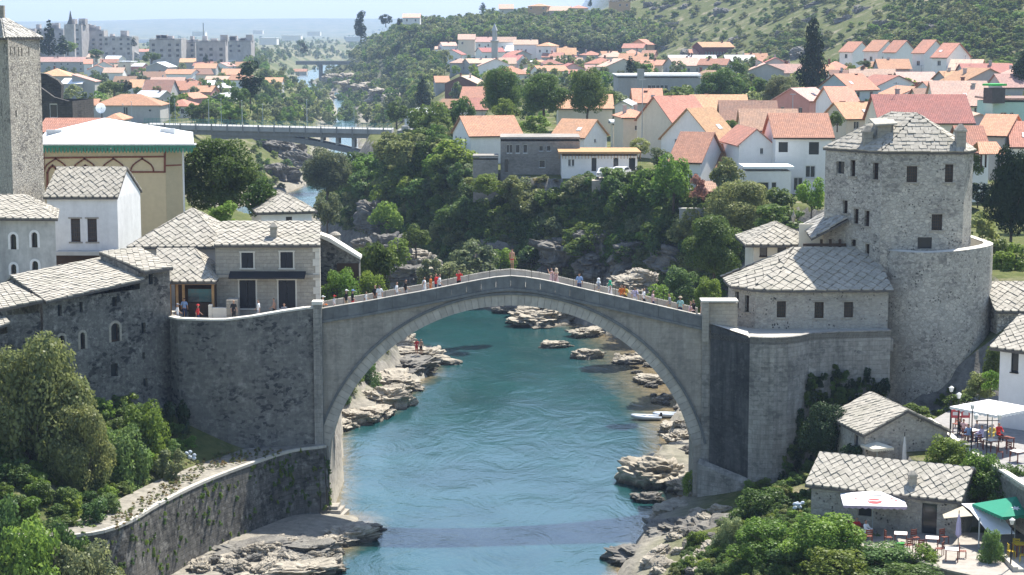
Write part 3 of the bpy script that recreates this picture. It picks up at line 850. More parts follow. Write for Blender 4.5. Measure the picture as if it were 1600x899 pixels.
def crown_mesh(name, seed, n, leaf, shape='round', nc=22, elong=1.5):
    rg = np.random.default_rng(seed)
    cl = []
    if shape == 'round':
        for i in range(nc):
            t = rg.random(); th = rg.random()*6.283; rr = math.sqrt(rg.random())
            z = 0.30 + 0.55*t; prof = math.sqrt(max(0.05, 1-((t-0.42)/0.62)**2))
            cl.append((0.33*prof*rr**0.6*math.cos(th), 0.33*prof*rr**0.6*math.sin(th), z, 0.075+0.075*rg.random()))
        cl.append((0, 0, 0.55, 0.13))
    elif shape == 'bush':
        for i in range(nc):
            t = rg.random(); th = rg.random()*6.283; rr = math.sqrt(rg.random())
            prof = math.sqrt(max(0.02, 1-(t*0.9)**2))
            cl.append((0.36*prof*rr**0.7*math.cos(th), 0.36*prof*rr**0.7*math.sin(th), 0.08+0.72*t, 0.085+0.075*rg.random()))
        cl.append((0, 0, 0.35, 0.17))
    elif shape == 'cypress':
        for i in range(nc):
            t = (i+0.5)/nc; prof = (min(1, t*5+0.45))*(1-t)**0.62
            for k in range(3):
                th = rg.random()*6.283; rr = 0.22*prof*(0.6+0.4*rg.random())
                cl.append((rr*math.cos(th), rr*math.sin(th), 0.03+0.95*t, 0.035+0.15*prof))
    elif shape == 'poplar':
        for i in range(nc):
            t = rg.random(); prof = math.sin(math.pi*(0.12+0.83*t))**0.6
            th = rg.random()*6.283; rr = rg.random()**0.5*0.17*prof
            cl.append((rr*math.cos(th), rr*math.sin(th), 0.15+0.8*t, 0.07+0.06*rg.random()))
    V = leaf_cloud(rg, n, cl, leaf, elong=elong)
    F = np.arange(n*4).reshape(n, 4)
    return fast_mesh(name, V.reshape(-1, 3), F)
def trunk_mesh(name, seed, spread=0.28, top=0.72, r=0.026):
    rg = random.Random(seed); mb = MB()
    mb.tube([(0, 0, -0.05), (0.01, 0, 0.15), (rg.uniform(-.03, .03), rg.uniform(-.03, .03), 0.4), (rg.uniform(-.05, .05), rg.uniform(-.05, .05), top)], [r*1.3, r, r*0.7, r*0.2], 6)
    for i in range(5):
        th = i*1.256 + rg.uniform(-.4, .4); z = rg.uniform(0.22, 0.42)
        mb.tube([(0, 0, z), (spread*.5*math.cos(th), spread*.5*math.sin(th), z+0.13), (spread*math.cos(th), spread*math.sin(th), z+0.3)], [r*0.5, r*0.35, r*0.12], 5)
    return mb.mesh(name, True)
CR = {}
def crowns():
    for k in range(4): CR['far', k] = crown_mesh('crown', 10+k, 520, 0.034, 'round', 14)
    for k in range(4): CR['mid', k] = crown_mesh('crown', 20+k, 2600, 0.0185, 'round', 24)
    for k in range(3): CR['fig', k] = crown_mesh('crown', 30+k, 1900, 0.025, 'bush', 26, 1.2)
    for k in range(3): CR['bush', k] = crown_mesh('crown', 40+k, 1500, 0.024, 'bush', 18)
    for k in range(2): CR['cyp', k] = crown_mesh('crown', 50+k, 3600, 0.016, 'cypress', 16)
    for k in range(2): CR['farcyp', k] = crown_mesh('crown', 55+k, 420, 0.034, 'cypress', 12)
    for k in range(2): CR['pop', k] = crown_mesh('crown', 60+k, 2200, 0.018, 'poplar', 26)
    for k in range(2): CR['big', k] = crown_mesh('crown', 70+k, 22000, 0.0085, 'round', 60)
    for k in range(2): CR['bigfig', k] = crown_mesh('crown', 80+k, 9000, 0.013, 'bush', 40, 1.2)
    for k in range(4): CR['trunk', k] = trunk_mesh('trunk', 90+k)
    CR['stem', 0] = trunk_mesh('stem', 99, 0.3, 0.5, 0.014)
crowns()
def tree(label, kind, loc, h, w, leaf, cat='tree', group=None, yaw=None, name='tree', k=None, parts=True):
    ks = [q[1] for q in CR if q[0] == kind]
    k = rnd.choice(ks) if k is None else k
    root = thing(name, label, cat, tuple(loc), rnd.uniform(0, 6.28) if yaw is None else yaw, group)
    wid = {'cyp': 0.46, 'farcyp': 0.46, 'pop': 0.5}.get(kind, 0.92)
    S = Matrix.Diagonal((w/wid, w/wid, h, 1))
    c = link('crown', CR[kind, k], root, None, S)
    if not c.data.materials: c.data.materials.append(L_oak)
    omat(c, leaf)
    if parts:
        tm = CR['stem', 0] if kind in ('bush', 'fig', 'bigfig') else CR['trunk', rnd.randrange(4)]
        link('stem' if kind in ('bush', 'fig', 'bigfig') else 'trunk', tm, root, M_bark, Matrix.Diagonal((w, w, h, 1)))
    return root
def tree_px(label, kind, px, pb, hp, wp, leaf, Y=None, cat='tree', group=None, lift=0.0, sink=0.0, **kw):
    if Y is None:
        q = hit(px, pb)
        if q is None: return None
    else: q = atY(px, pb, Y)
    s = q.y/FPX
    q.z -= sink
    return tree(label, kind, q, hp*s+sink, wp*s, leaf, cat, group, **kw)

# ---------------------------------------------------------------- rocks
def rock_mesh(seed, detail=5, strata=0.22, rough=0.42):
    bm = bmesh.new(); bmesh.ops.create_icosphere(bm, subdivisions=detail, radius=1.0)
    off = Vector((seed*3.7, seed*1.3, seed*7.7))
    for v in bm.verts:
        p = v.co.copy()
        q = Vector((math.copysign(abs(p.x)**0.75, p.x), math.copysign(abs(p.y)**0.75, p.y), math.copysign(abs(p.z)**0.65, p.z)))
        n = mnoise.fractal(p*1.1+off, 1.0, 2.1, 5)
        c = mnoise.cell(Vector((p.x*1.7+n, p.y*1.7, p.z*3.2))+off)
        z = q.z + 0.1*n
        st = (abs((z*3.0+0.2*n) % 1.0 - 0.5)*2)
        n3 = mnoise.fractal(p*4.0+off, 0.8, 2.2, 4)
        q *= 1 + rough*n + 0.13*n3 + 0.2*(c-0.5) - strata*0.18*(st**3)
        v.co = q
    me = bpy.data.meshes.new('rock'); bm.to_mesh(me); bm.free()
    return me
def rockmat(name, a, b_):
    m, nt, b = new_mat(name)
    g = nt.nodes.new('ShaderNodeNewGeometry'); P = g.outputs['Position']
    sc = nd(nt, 'VectorMath', {0: P, 1: (1, 1, 1.8)}, operation='MULTIPLY').outputs[0]
    n = noise_(nt, sc, 0.9, 8, 0.72); n2 = noise_(nt, P, 5.0, 6, 0.75)
    col = mix(nt, ramp(nt, n, 0.36, 0.62), b_, a)
    col = mix(nt, ramp(nt, n2, 0.48, 0.68, 0, 0.7), col, tuple(x*0.45 for x in a))
    zc = nd(nt, 'SeparateXYZ', {0: P}).outputs[2]
    wet = math_(nt, 'MULTIPLY', ramp(nt, math_(nt, 'ADD', zc, math_(nt, 'MULTIPLY', n, 0.5)), 0.35, 0.75, 1, 0), 0.8)
    col = mix(nt, wet, col, (0.035, 0.032, 0.024))
    nt.links.new(col, b.inputs['Base Color']); b.inputs['Roughness'].default_value = 0.92; b.inputs['Specular IOR Level'].default_value = 0.2
    bump(nt, b, math_(nt, 'ADD', n, math_(nt, 'MULTIPLY', n2, 0.5)), 1.0, 0.16)
    return m
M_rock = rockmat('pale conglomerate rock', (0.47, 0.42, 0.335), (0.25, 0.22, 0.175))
M_rockd = rockmat('grey and shaded rock', (0.24, 0.225, 0.195), (0.12, 0.112, 0.10))
ROCKS = [rock_mesh(k) for k in range(6)]
for r_ in ROCKS: r_.materials.append(M_rock)
def rock(label, px, py, sx, sy, sz, z=0.0, k=0, yaw=0.0, mat=None, group=None, Y=None, tilt=(0, 0)):
    p = atZ(px, py, z) if Y is None else atY(px, py, Y)
    o = bpy.data.objects.new('rock', ROCKS[k % 6]); COL.objects.link(o)
    o.location = p; o.rotation_euler = (R(tilt[0]), R(tilt[1]), R(yaw)); o.scale = (sx, sy, sz)
    tag(o, label, 'rock', group)
    if mat: omat(o, mat)
    return o

# ---------------------------------------------------------------- people
M_skin = flat('skin', (0.42, 0.24, 0.16), 0.6, 0.05, 0.3)
M_hair = flat('dark hair', (0.03, 0.022, 0.018), 0.7, 0.2)
CLOTH = {k: flat(k + ' cloth', c, 0.9, 0.08) for k, c in dict(white=(0.75, 0.75, 0.74), black=(0.02, 0.02, 0.022), orange=(0.60, 0.17, 0.04), red=(0.50, 0.04, 0.04), navy=(0.03, 0.04, 0.09), grey=(0.28, 0.28, 0.30), khaki=(0.33, 0.27, 0.17), pink=(0.62, 0.42, 0.42), green=(0.05, 0.36, 0.20), yellow=(0.6, 0.45, 0.1), lilac=(0.5, 0.45, 0.62), beige=(0.52, 0.42, 0.30), blue=(0.2, 0.3, 0.5), teal=(0.3, 0.5, 0.47)).items()}
def body_mesh(pose):
    """skinned skeleton, 1.75 m tall, facing -y. pose: dict of arm / leg offsets"""
    J = {}
    lean = pose.get('lean', 0.0)
    hipz = pose.get('hip', 0.92)
    J['pelvis'] = (0, 0, hipz); J['waist'] = (0, -lean*0.3, hipz+0.16); J['chest'] = (0, -lean*0.7, hipz+0.38)
    J['neck'] = (0, -lean, hipz+0.56); J['head0'] = (0, -lean-0.01, hipz+0.63); J['head'] = (0, -lean-0.02, hipz+0.72); J['head1'] = (0, -lean-0.015, hipz+0.79)
    rad = {'pelvis': .135, 'waist': .115, 'chest': .14, 'neck': .055, 'head0': .06, 'head': .092, 'head1': .07}
    E = [('pelvis', 'waist'), ('waist', 'chest'), ('chest', 'neck'), ('neck', 'head0'), ('head0', 'head'), ('head', 'head1')]
    for s, sd in ((-1, 'l'), (1, 'r')):
        kn = pose.get('knee_'+sd, (0.1*s, -0.02, 0.48)); an = pose.get('ankle_'+sd, (0.1*s, 0.02, 0.08))
        J['hip'+sd] = (0.09*s, 0, hipz-0.06); J['knee'+sd] = kn; J['ankle'+sd] = an; J['toe'+sd] = (an[0], an[1]-0.17, an[2]-0.045)
        rad.update({'hip'+sd: .088, 'knee'+sd: .056, 'ankle'+sd: .036, 'toe'+sd: .032})
        E += [('pelvis', 'hip'+sd), ('hip'+sd, 'knee'+sd), ('knee'+sd, 'ankle'+sd), ('ankle'+sd, 'toe'+sd)]
        el = pose.get('elbow_'+sd, (0.25*s, 0.03, hipz+0.2)); wr = pose.get('wrist_'+sd, (0.26*s, -0.08, hipz-0.04))
        J['sh'+sd] = (0.18*s, -lean*0.85, hipz+0.48); J['el'+sd] = el; J['wr'+sd] = wr
        d = (Vector(wr)-Vector(el)).normalized()
        J['ha'+sd] = tuple(Vector(wr)+d*0.085)
        rad.update({'sh'+sd: .062, 'el'+sd: .042, 'wr'+sd: .027, 'ha'+sd: .036})
        E += [('chest', 'sh'+sd), ('sh'+sd, 'el'+sd), ('el'+sd, 'wr'+sd), ('wr'+sd, 'ha'+sd)]
    names = list(J); idx = {n: i for i, n in enumerate(names)}
    me = bpy.data.meshes.new('body'); me.from_pydata([J[n] for n in names], [(idx[a], idx[b]) for a, b in E], [])
    o = bpy.data.objects.new('tmp_body', me); COL.objects.link(o)
    sk = o.modifiers.new('s', 'SKIN'); o.modifiers.new('u', 'SUBSURF').levels = 1
    for i, n in enumerate(names):
        r = rad[n]; me.skin_vertices[0].data[i].radius = (r, r*0.8 if n in ('chest', 'waist', 'pelvis') else r)
    me.skin_vertices[0].data[0].use_root = True
    dg = bpy.context.evaluated_depsgraph_get()
    ev = bpy.data.meshes.new_from_object(o.evaluated_get(dg))
    bpy.data.objects.remove(o); 
    V = [v.co.copy() for v in ev.vertices]; F = [tuple(p.vertices) for p in ev.polygons]
    # fingers and thumb rooted in the palm, nose and ears
    mb = MB()
    for s, sd in ((-1, 'l'), (1, 'r')):
        w_, h_ = Vector(J['wr'+sd]), Vector(J['ha'+sd]); d = (h_-w_).normalized(); a = Vector((0, 1, 0)); a = (a-d*a.dot(d)).normalized(); c = d.cross(a)
        for k, ln in enumerate((0.062, 0.075, 0.07, 0.055)):
            b0 = h_ + a*(0.027-0.018*k) + d*0.02
            mb.tube([b0, b0+d*ln*0.5+c*0.006, b0+d*ln+c*0.022], [.010, .009, .007], 5)
        b0 = w_ + d*0.03 + a*0.03
        mb.tube([b0, b0+d*0.03+a*0.025, b0+d*0.06+a*0.03], [.012, .010, .008], 5)
    hd = Vector(J['head'])
    mb.tube([hd+Vector((0, -0.085, 0.01)), hd+Vector((0, -0.11, -0.02))], [.008, .016], 5)
    for s in (-1, 1): mb.tube([hd+Vector((0.088*s, 0.0, 0.02)), hd+Vector((0.1*s, 0.01, -0.03))], [.018, .012], 5)
    b0 = len(V)
    V2 = V + [Vector(p) for p in mb.v]; F2 = F + [tuple(b0+i for i in f) for f in mb.f]
    body = bpy.data.meshes.new('body'); body.from_pydata([tuple(v) for v in V2], [], F2); body.materials.append(M_skin)
    body.polygons.foreach_set('use_smooth', [True]*len(F2))
    N = [v.normal.copy() for v in ev.vertices]
    def cover(name, test, off):
        fs = [f for f in F if all(test(V[i]) for i in f)]
        used = sorted({i for f in fs for i in f}); mp = {i: k for k, i in enumerate(used)}
        m2 = bpy.data.meshes.new(name); m2.from_pydata([tuple(V[i]+N[i]*off) for i in used], [], [tuple(mp[i] for i in f) for f in fs])
        m2.polygons.foreach_set('use_smooth', [True]*len(fs)); return m2
    nz = hipz
    def arm(v): return abs(v.x) > 0.2
    shirt = cover('shirt', lambda v: v.z > nz-0.06 and v.z < nz+0.55 and (not arm(v) or v.z > nz+0.2), 0.018)
    trousers = cover('trousers', lambda v: 0.10 < v.z < nz+0.05 and abs(v.x) < 0.215, 0.016)
    shorts = cover('shorts', lambda v: nz-0.45 < v.z < nz+0.05 and abs(v.x) < 0.215, 0.02)
    trunks = cover('swimming_trunks', lambda v: nz-0.17 < v.z < nz+0.02 and abs(v.x) < 0.215, 0.012)
    hair = cover('hair', lambda v: v.z > hd.z-0.03 and (v.y > hd.y-0.02 or v.z > hd.z+0.055) and abs(v.x) < 0.13, 0.014)
    return dict(body=body, shirt=shirt, trousers=trousers, shorts=shorts, trunks=trunks, hair=hair, head=hd, hipz=nz, lean=lean)
def hat_mesh(hd, kind):
    mb = MB()
    if kind == 'hat': mb.lathe([(0.17, 0.05), (0.165, 0.065), (0.105, 0.07), (0.1, 0.13), (0.05, 0.155)], hd, 14)
    elif kind == 'cap':
        mb.lathe([(0.108, 0.03), (0.11, 0.06), (0.09, 0.12), (0.03, 0.145)], hd, 12)
        mb.box(-0.07, -0.2, 0.035, 0.07, -0.09, 0.055, Matrix.Translation(hd))
    elif kind == 'scarf': mb.lathe([(0.2, -0.3), (0.17, -0.2), (0.115, -0.1), (0.125, 0.02), (0.115, 0.09), (0.05, 0.135)], hd+Vector((0, 0.025, 0)), 14, True)
    return mb.mesh('hat' if kind != 'scarf' else 'head_scarf', True)
def robe_mesh(P, z0, top=None):
    nz = P['hipz']; mb = MB(); le = P['lean']
    mb.loft([[(rx*math.cos(t), ry*math.sin(t)+cy, z) for t in [2*math.pi*i/16 for i in range(16)]] for z, rx, ry, cy in
      [(z0, .27, .25, 0), (z0+.3, .25, .22, 0), (nz-.1, .2, .17, 0), (nz+.16, .165, .14, -le*.3), (nz+.4, .2, .15, -le*.7), (nz+.52, .15, .11, -le*.9), (nz+.57, .07, .07, -le)]], True)
    return mb.mesh('robe', True)
POSES = {
 'stand': dict(),
 'walk': dict(knee_l=(-0.1, -0.16, 0.5), ankle_l=(-0.1, -0.2, 0.09), knee_r=(0.1, 0.02, 0.48), ankle_r=(0.1, 0.28, 0.14), elbow_l=(-0.25, 0.12, 1.13), wrist_l=(-0.26, 0.1, 0.88), elbow_r=(0.25, -0.05, 1.12), wrist_r=(0.25, -0.24, 0.96)),
 'walk2': dict(knee_r=(0.1, -0.16, 0.5), ankle_r=(0.1, -0.2, 0.09), knee_l=(-0.1, 0.02, 0.48), ankle_l=(-0.1, 0.28, 0.14), elbow_r=(0.25, 0.12, 1.13), wrist_r=(0.26, 0.1, 0.88), elbow_l=(-0.25, -0.05, 1.12), wrist_l=(-0.25, -0.24, 0.96)),
 'lean': dict(lean=0.12, elbow_l=(-0.27, -0.15, 1.08), wrist_l=(-0.16, -0.38, 1.06), elbow_r=(0.27, -0.15, 1.08), wrist_r=(0.16, -0.38, 1.06)),
 'photo': dict(elbow_l=(-0.24, -0.2, 1.3), wrist_l=(-0.08, -0.28, 1.52), elbow_r=(0.24, -0.2, 1.3), wrist_r=(0.08, -0.28, 1.52)),
 'sit': dict(hip=0.55, knee_l=(-0.11, -0.42, 0.52), ankle_l=(-0.11, -0.42, 0.09), knee_r=(0.11, -0.42, 0.52), ankle_r=(0.11, -0.4, 0.09), elbow_l=(-0.24, -0.12, 0.8), wrist_l=(-0.16, -0.36, 0.78), elbow_r=(0.24, -0.12, 0.8), wrist_r=(0.16, -0.36, 0.78)),
}
PB = {}
def person(label, loc, yaw, pose='stand', top='white', low='navy', lowk='trousers', hat=None, hatc='white', h=1.0, robe=None, group=None, topk='shirt', hair=True, bag=None):
    if pose not in PB: PB[pose] = body_mesh(POSES[pose]); PB[pose]['cache'] = {}
    P = PB[pose]
    root = thing('person', label, 'person', tuple(loc), R(yaw), group)
    S = Matrix.Scale(h, 4)
    link('body', P['body'], root, None, S)
    def wear(key, me, mat):
        o = link(key, me, root, None, S)
        if not me.materials: me.materials.append(mat)
        omat(o, mat)
        return o
    if robe:
        if 'robe' not in P['cache']: P['cache']['robe'] = robe_mesh(P, 0.12)
        wear('robe', P['cache']['robe'], CLOTH[robe])
    else:
        if topk: wear('shirt', P['shirt'], CLOTH[top])
        if lowk: wear({'trunks': 'swimming_trunks'}.get(lowk, lowk), P[lowk], CLOTH[low])
    if hair and hat != 'scarf': wear('hair', P['hair'], M_hair)
    if hat:
        if hat not in P['cache']: P['cache'][hat] = hat_mesh(P['head'], hat)
        wear({'scarf': 'head_scarf'}.get(hat, hat), P['cache'][hat], CLOTH[hatc])
    return root
# ================================================================ the old bridge
YB, YF = 150.0, 154.2
TOP = [(488,485),(498,482.5),(530,477),(575,470),(620,461.5),(650,456.5),(700,446.5),(740,438.5),(770,433),(800,430.5),(830,433.5),(860,439),(900,448.5),(950,459.5),(1000,470.5),(1050,482),(1098,493),(1108,496)]
TX = [xY(a, b, YB) for a, b in TOP]; TZ = [zY(b, YB) for a, b in TOP]
def ztop(x): return float(np.interp(x, TX, TZ))
XA, XB = xY(498, 490, YB), xY(1098, 490, YB)
crown_z = zY(477.5, YB)
AR = 296.4 / 20.0 * (atY(801, 477.5, YB).x - atY(800, 477.5, YB).x) * 20
ACX = xY(799, 477.5, YB); ACZ = crown_z - AR
SPR = R(76)                                   # half angle of the arch ring
RING = 1.02
bridge = thing('stone_bridge', 'old humpbacked stone bridge with one high arch over the river', 'bridge', (ACX, (YB+YF)/2, 0))
mb = MB()
xsb = sorted(set(list(np.linspace(XA, XB, 73)) ))
def zarch(x):
    r = AR + RING - 0.3
    s = abs(x-ACX)
    return ACZ + math.sqrt(r*r-s*s) if s < r else -1.5
Rr_ = AR + RING - 0.3
bot = []
for x in xsb:
    z = zarch(x)
    ang = math.asin(min(1, abs(x-ACX)/Rr_))
    bot.append(z if ang < SPR else -1.5)
for i in range(len(xsb)-1):
    x0, x1 = xsb[i], xsb[i+1]
    t0, t1 = ztop(x0)-0.95, ztop(x1)-0.95
    b0, b1 = bot[i], bot[i+1]
    if (b0 < 0) != (b1 < 0): b0 = b1 = min(b0, b1)
    for y, fl in ((YB+0.02, 0), (YF-0.02, 1)):
        q = [(x0, y, b0), (x1, y, b1), (x1, y, t1), (x0, y, t0)]
        mb.poly(q if not fl else q[::-1])
    mb.poly([(x0, YB+.02, t0), (x1, YB+.02, t1), (x1, YF-.02, t1), (x0, YF-.02, t0)])
    mb.poly([(x0, YB+.02, b0), (x0, YF-.02, b0), (x1, YF-.02, b1), (x1, YB+.02, b1)])
spz = ACZ + AR*math.cos(SPR)
for s in (-1, 1):
    xo = XA if s < 0 else XB
    xi = ACX + s*AR*math.sin(SPR)
    x0, x1 = sorted((xo, xi))
    mb.box(x0, YB+0.03, -1.5, x1, YF-0.03, spz+0.3)
mb.put('spandrel_wall', M_bridge, bridge, world=True)
# soffit lining behind the voussoir joints
mb = MB(); N = 60
for i in range(N):
    a0 = -SPR + 2*SPR*i/N; a1 = -SPR + 2*SPR*(i+1)/N
    r = AR+0.05
    p = lambda a, y, r=r: (ACX+r*math.sin(a), y, ACZ+r*math.cos(a))
    mb.poly([p(a0, YB+.1), p(a0, YF-.1), p(a1, YF-.1), p(a1, YB+.1)])
mb.put('arch_soffit', M_vous, bridge, world=True)
NV = 78
inv = frame_of(bridge).inverted()
vm = []
for k in range(4):
    da = SPR/NV - 0.0007; j = rnd.uniform(-0.012, 0.012)
    m2 = MB()
    ring0, ring1 = [], []
    for y, L in ((YB-0.06+j, ring0), (YF+0.06, ring1)):
        for (r, a) in ((AR, -da), (AR, da), (AR+RING-0.16, da), (AR+RING-0.16, -da)):
            L.append((r*math.sin(a), y-(YB+YF)/2, r*math.cos(a)))
    m2.add(ring0+ring1, [(0,1,2,3), (7,6,5,4), (0,4,5,1), (1,5,6,2), (2,6,7,3), (3,7,4,0)])
    me_ = m2.mesh('voussoir'); me_.materials.append(M_vous); vm.append(me_)
for i in range(NV):
    a = -SPR + (i+0.5)*2*SPR/NV
    M = inv @ Matrix.Translation((ACX, (YB+YF)/2, ACZ)) @ Matrix.Rotation(a, 4, 'Y')
    link('voussoir', vm[i % 4], bridge, None, M)
# projecting moulding over the ring
for y0, y1 in ((YB-0.2, YB+0.05), (YF-0.05, YF+0.2)):
    mb = MB(); n = 80
    for i in range(n):
        a0 = -SPR + 2*SPR*i/n; a1 = -SPR + 2*SPR*(i+1)/n
        P = lambda r, a, y: (ACX+r*math.sin(a), y, ACZ+r*math.cos(a))
        r0, r1 = AR+RING-0.158, AR+RING+0.04
        vs = [P(r0,a0,y0),P(r0,a1,y0),P(r1,a1,y0),P(r1,a0,y0),P(r0,a0,y1),P(r0,a1,y1),P(r1,a1,y1),P(r1,a0,y1)]
        mb.add(vs, [(0,1,2,3),(7,6,5,4),(0,4,5,1),(3,2,6,7)])
    mb.put('arch_moulding', M_parapet, bridge, world=True)
# string course and parapet stones, near and far side
for near in (True, False):
    y0, y1 = (YB-0.16, YB+0.28) if near else (YF-0.28, YF+0.16)
    mb = MB(); n = 60
    for i in range(n):
        x0 = XA + (XB-XA)*i/n; x1 = XA + (XB-XA)*(i+1)/n
        za, zb = ztop(x0)-0.97, ztop(x1)-0.97
        mb.add([(x0,y0-.1,za-.2),(x1,y0-.1,zb-.2),(x1,y0-.1,zb),(x0,y0-.1,za),(x0,y1+.1,za-.2),(x1,y1+.1,zb-.2),(x1,y1+.1,zb),(x0,y1+.1,za)], [(0,1,2,3),(7,6,5,4),(0,4,5,1),(3,2,6,7)])
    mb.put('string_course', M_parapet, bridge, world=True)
    NP = 26
    for i in range(NP):
        x0 = XA + (XB-XA)*i/NP + 0.008; x1 = XA + (XB-XA)*(i+1)/NP - 0.008
        za, zb = ztop(x0), ztop(x1); j = rnd.uniform(0, 0.02)
        mb = MB().mat(0)
        vs = [(x0,y0+j,za-.96),(x1,y0+j,zb-.96),(x1,y0+j,zb-.05),(x0,y0+j,za-.05),(x0,y1,za-.96),(x1,y1,zb-.96),(x1,y1,zb-.05),(x0,y1,za-.05)]
        mb.add(vs, [(0,1,2,3),(7,6,5,4),(0,3,7,4),(1,5,6,2)])
        mb.mat(1)
        vs = [(x0,y0-.02,za-.05),(x1,y0-.02,zb-.05),(x1,y0-.02,zb),(x0,y0-.02,za),(x0,y1+.02,za-.05),(x1,y1+.02,zb-.05),(x1,y1+.02,zb),(x0,y1+.02,za)]
        mb.add(vs, [(0,1,2,3),(7,6,5,4),(0,4,5,1),(3,2,6,7),(0,3,7,4),(1,5,6,2)])
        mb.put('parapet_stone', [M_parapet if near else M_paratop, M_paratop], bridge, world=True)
# deck of paving strips with raised ribs
for i in range(30):
    x0 = XA + (XB-XA)*i/30; x1 = XA + (XB-XA)*(i+1)/30-0.02
    za, zb = ztop(x0)-0.86, ztop(x1)-0.86
    mb = MB().add([(x0,YB+.3,za-.1),(x1,YB+.3,zb-.1),(x1,YB+.3,zb),(x0,YB+.3,za),(x0,YF-.3,za-.1),(x1,YF-.3,zb-.1),(x1,YF-.3,zb),(x0,YF-.3,za)], [(0,1,2,3),(7,6,5,4),(3,2,6,7),(0,3,7,4),(1,5,6,2)])
    mb.put('paving_strip', M_pave, bridge, world=True)
# iron railings
for near in (True, False):
    y = YB+0.06 if near else YF-0.06
    rail = thing('railing', 'black iron railing along the %s parapet of the old bridge' % ('near' if near else 'far'), 'railing', (ACX, y, ztop(ACX)), group='iron railings of the old bridge')
    n = 36
    X = [XA+0.3+(XB-XA-0.6)*i/n for i in range(n+1)]
    for x in X[::2] if near else X:
        if near and abs(x-ACX) > 13.6: continue
        MB().tube([(x, y, ztop(x)-0.02), (x, y, ztop(x)+(0.95 if near else 0.85))], 0.018, 5).put('post', M_iron, rail, world=True)
    for h in ((0.5, 0.93) if near else (0.3, 0.56, 0.82)):
        MB().tube([(x, y, ztop(x)+h) for x in X], 0.011 if near else 0.016, 5).put('rail', M_iron, rail, world=True)

# ================================================================ left rampart, pillar, river wall
def cap_path(path, z, w0, w1, h, mat, parent, name='coping', n=None):
    """coping stones along a polyline, outward side = right of travel"""
    for (p, q) in zip(path[:-1], path[1:]):
        p, q = Vector(p), Vector(q); L = (q-p).length; k = max(1, int(L/1.1)); e = (q-p)/L; nn = Vector((e.y, -e.x))
        for i in range(k):
            a = p+e*(L*i/k+0.01); b_ = p+e*(L*(i+1)/k-0.01)
            za = z(a) if callable(z) else z; zb = z(b_) if callable(z) else z
            o, n_ = nn*w0, -nn*w1
            vs = [(*(a+o), za), (*(b_+o), zb), (*(b_+n_), zb), (*(a+n_), za)]
            vs2 = [(x, y, zz+h) for x, y, zz in vs]
            MB().add(vs+vs2, [(3,2,1,0),(4,5,6,7),(0,1,5,4),(1,2,6,5),(2,3,7,6),(3,0,4,7)]).put(name, mat, parent, world=True)
RL = [(-27.25, 152.3), (-27.0, 149.7), (-26.2, 148.7), (-24.6, 148.3), (-22.3, 147.9), (-20.2, 148.1), (-18.0, 148.7), (-16.2, 149.5), (-15.08, 149.9)]
ramp_l = thing('rampart', 'dark curved stone rampart left of the bridge below the street', 'rampart', (-21, 150, 5))
def zrl(p): return 15.9 + 0.75*smooth(-23.5, -15.5, p[0])
mb = MB()
out = RL; back = [(x, 152.6) for x, y in RL]
for i in range(len(out)-1):
    a, b_ = out[i], out[i+1]
    mb.add([(a[0], a[1], 2.5), (b_[0], b_[1], 2.5), (b_[0], b_[1], zrl(b_)), (a[0], a[1], zrl(a))], [(0,1,2,3)])
mb.put('wall_face', M_ramp_l, ramp_l, world=True, smooth=True)
mb = MB()
for i in range(len(out)-1):
    a, b_ = Vector(out[i]), Vector(out[i+1]); n_ = Vector((0.0, 0.5))
    mb.add([(*(a+n_), 15.0), (*(b_+n_), 15.0), (*(b_+n_), zrl(b_)), (*(a+n_), zrl(a))], [(3,2,1,0)])
mb.put('parapet_back', M_ashlar, ramp_l, world=True)
cap_path([Vector(p) for p in RL[1:]], zrl, 0.10, 0.55, 0.14, M_coping, ramp_l)
pil = thing('stone_pillar', 'square stone pillar with pale cap at left end of bridge', 'pillar', (-15.3, 149.9, 5))
mb = MB().box(-15.65, 149.45, 3.0, -14.98, 150.4, zY(475, 150)); mb.put('shaft', M_bastion, pil, world=True)
MB().box(-15.75, 149.35, zY(475, 150), -14.9, 150.5, zY(470, 150)).put('cap', M_coping, pil, world=True)

plaza = thing('street', 'pale paved street behind the left rampart', 'street'); COLs = None
bpy.data.objects.remove(plaza)
st = MB().prism([(-27.0, 151.0), (-24.4, 149.2), (-18, 149.2), (-15.0, 150.2), (-15.0, 154.1), (-15, 165), (-42, 165), (-42, 152)], 14.0, 15.2).put('street', M_pave); tag(st, kind='structure')

# river wall, curving; top at about 5.8 m with a paved ledge
RW = [(-52, 119.5), (-36, 121.3), (-28.6, 122.2), (-26.0, 125.0), (-24.6, 130.5), (-22.6, 137.0), (-19.8, 143.2), (-17.3, 147.6), (-14.95, 149.2), (-14.95, 149.95)]
rw = thing('river_wall', 'overgrown dark stone river wall curving below the left rampart', 'wall', (-20, 140, 0))
def zrw(p): return 5.72
mb = MB()
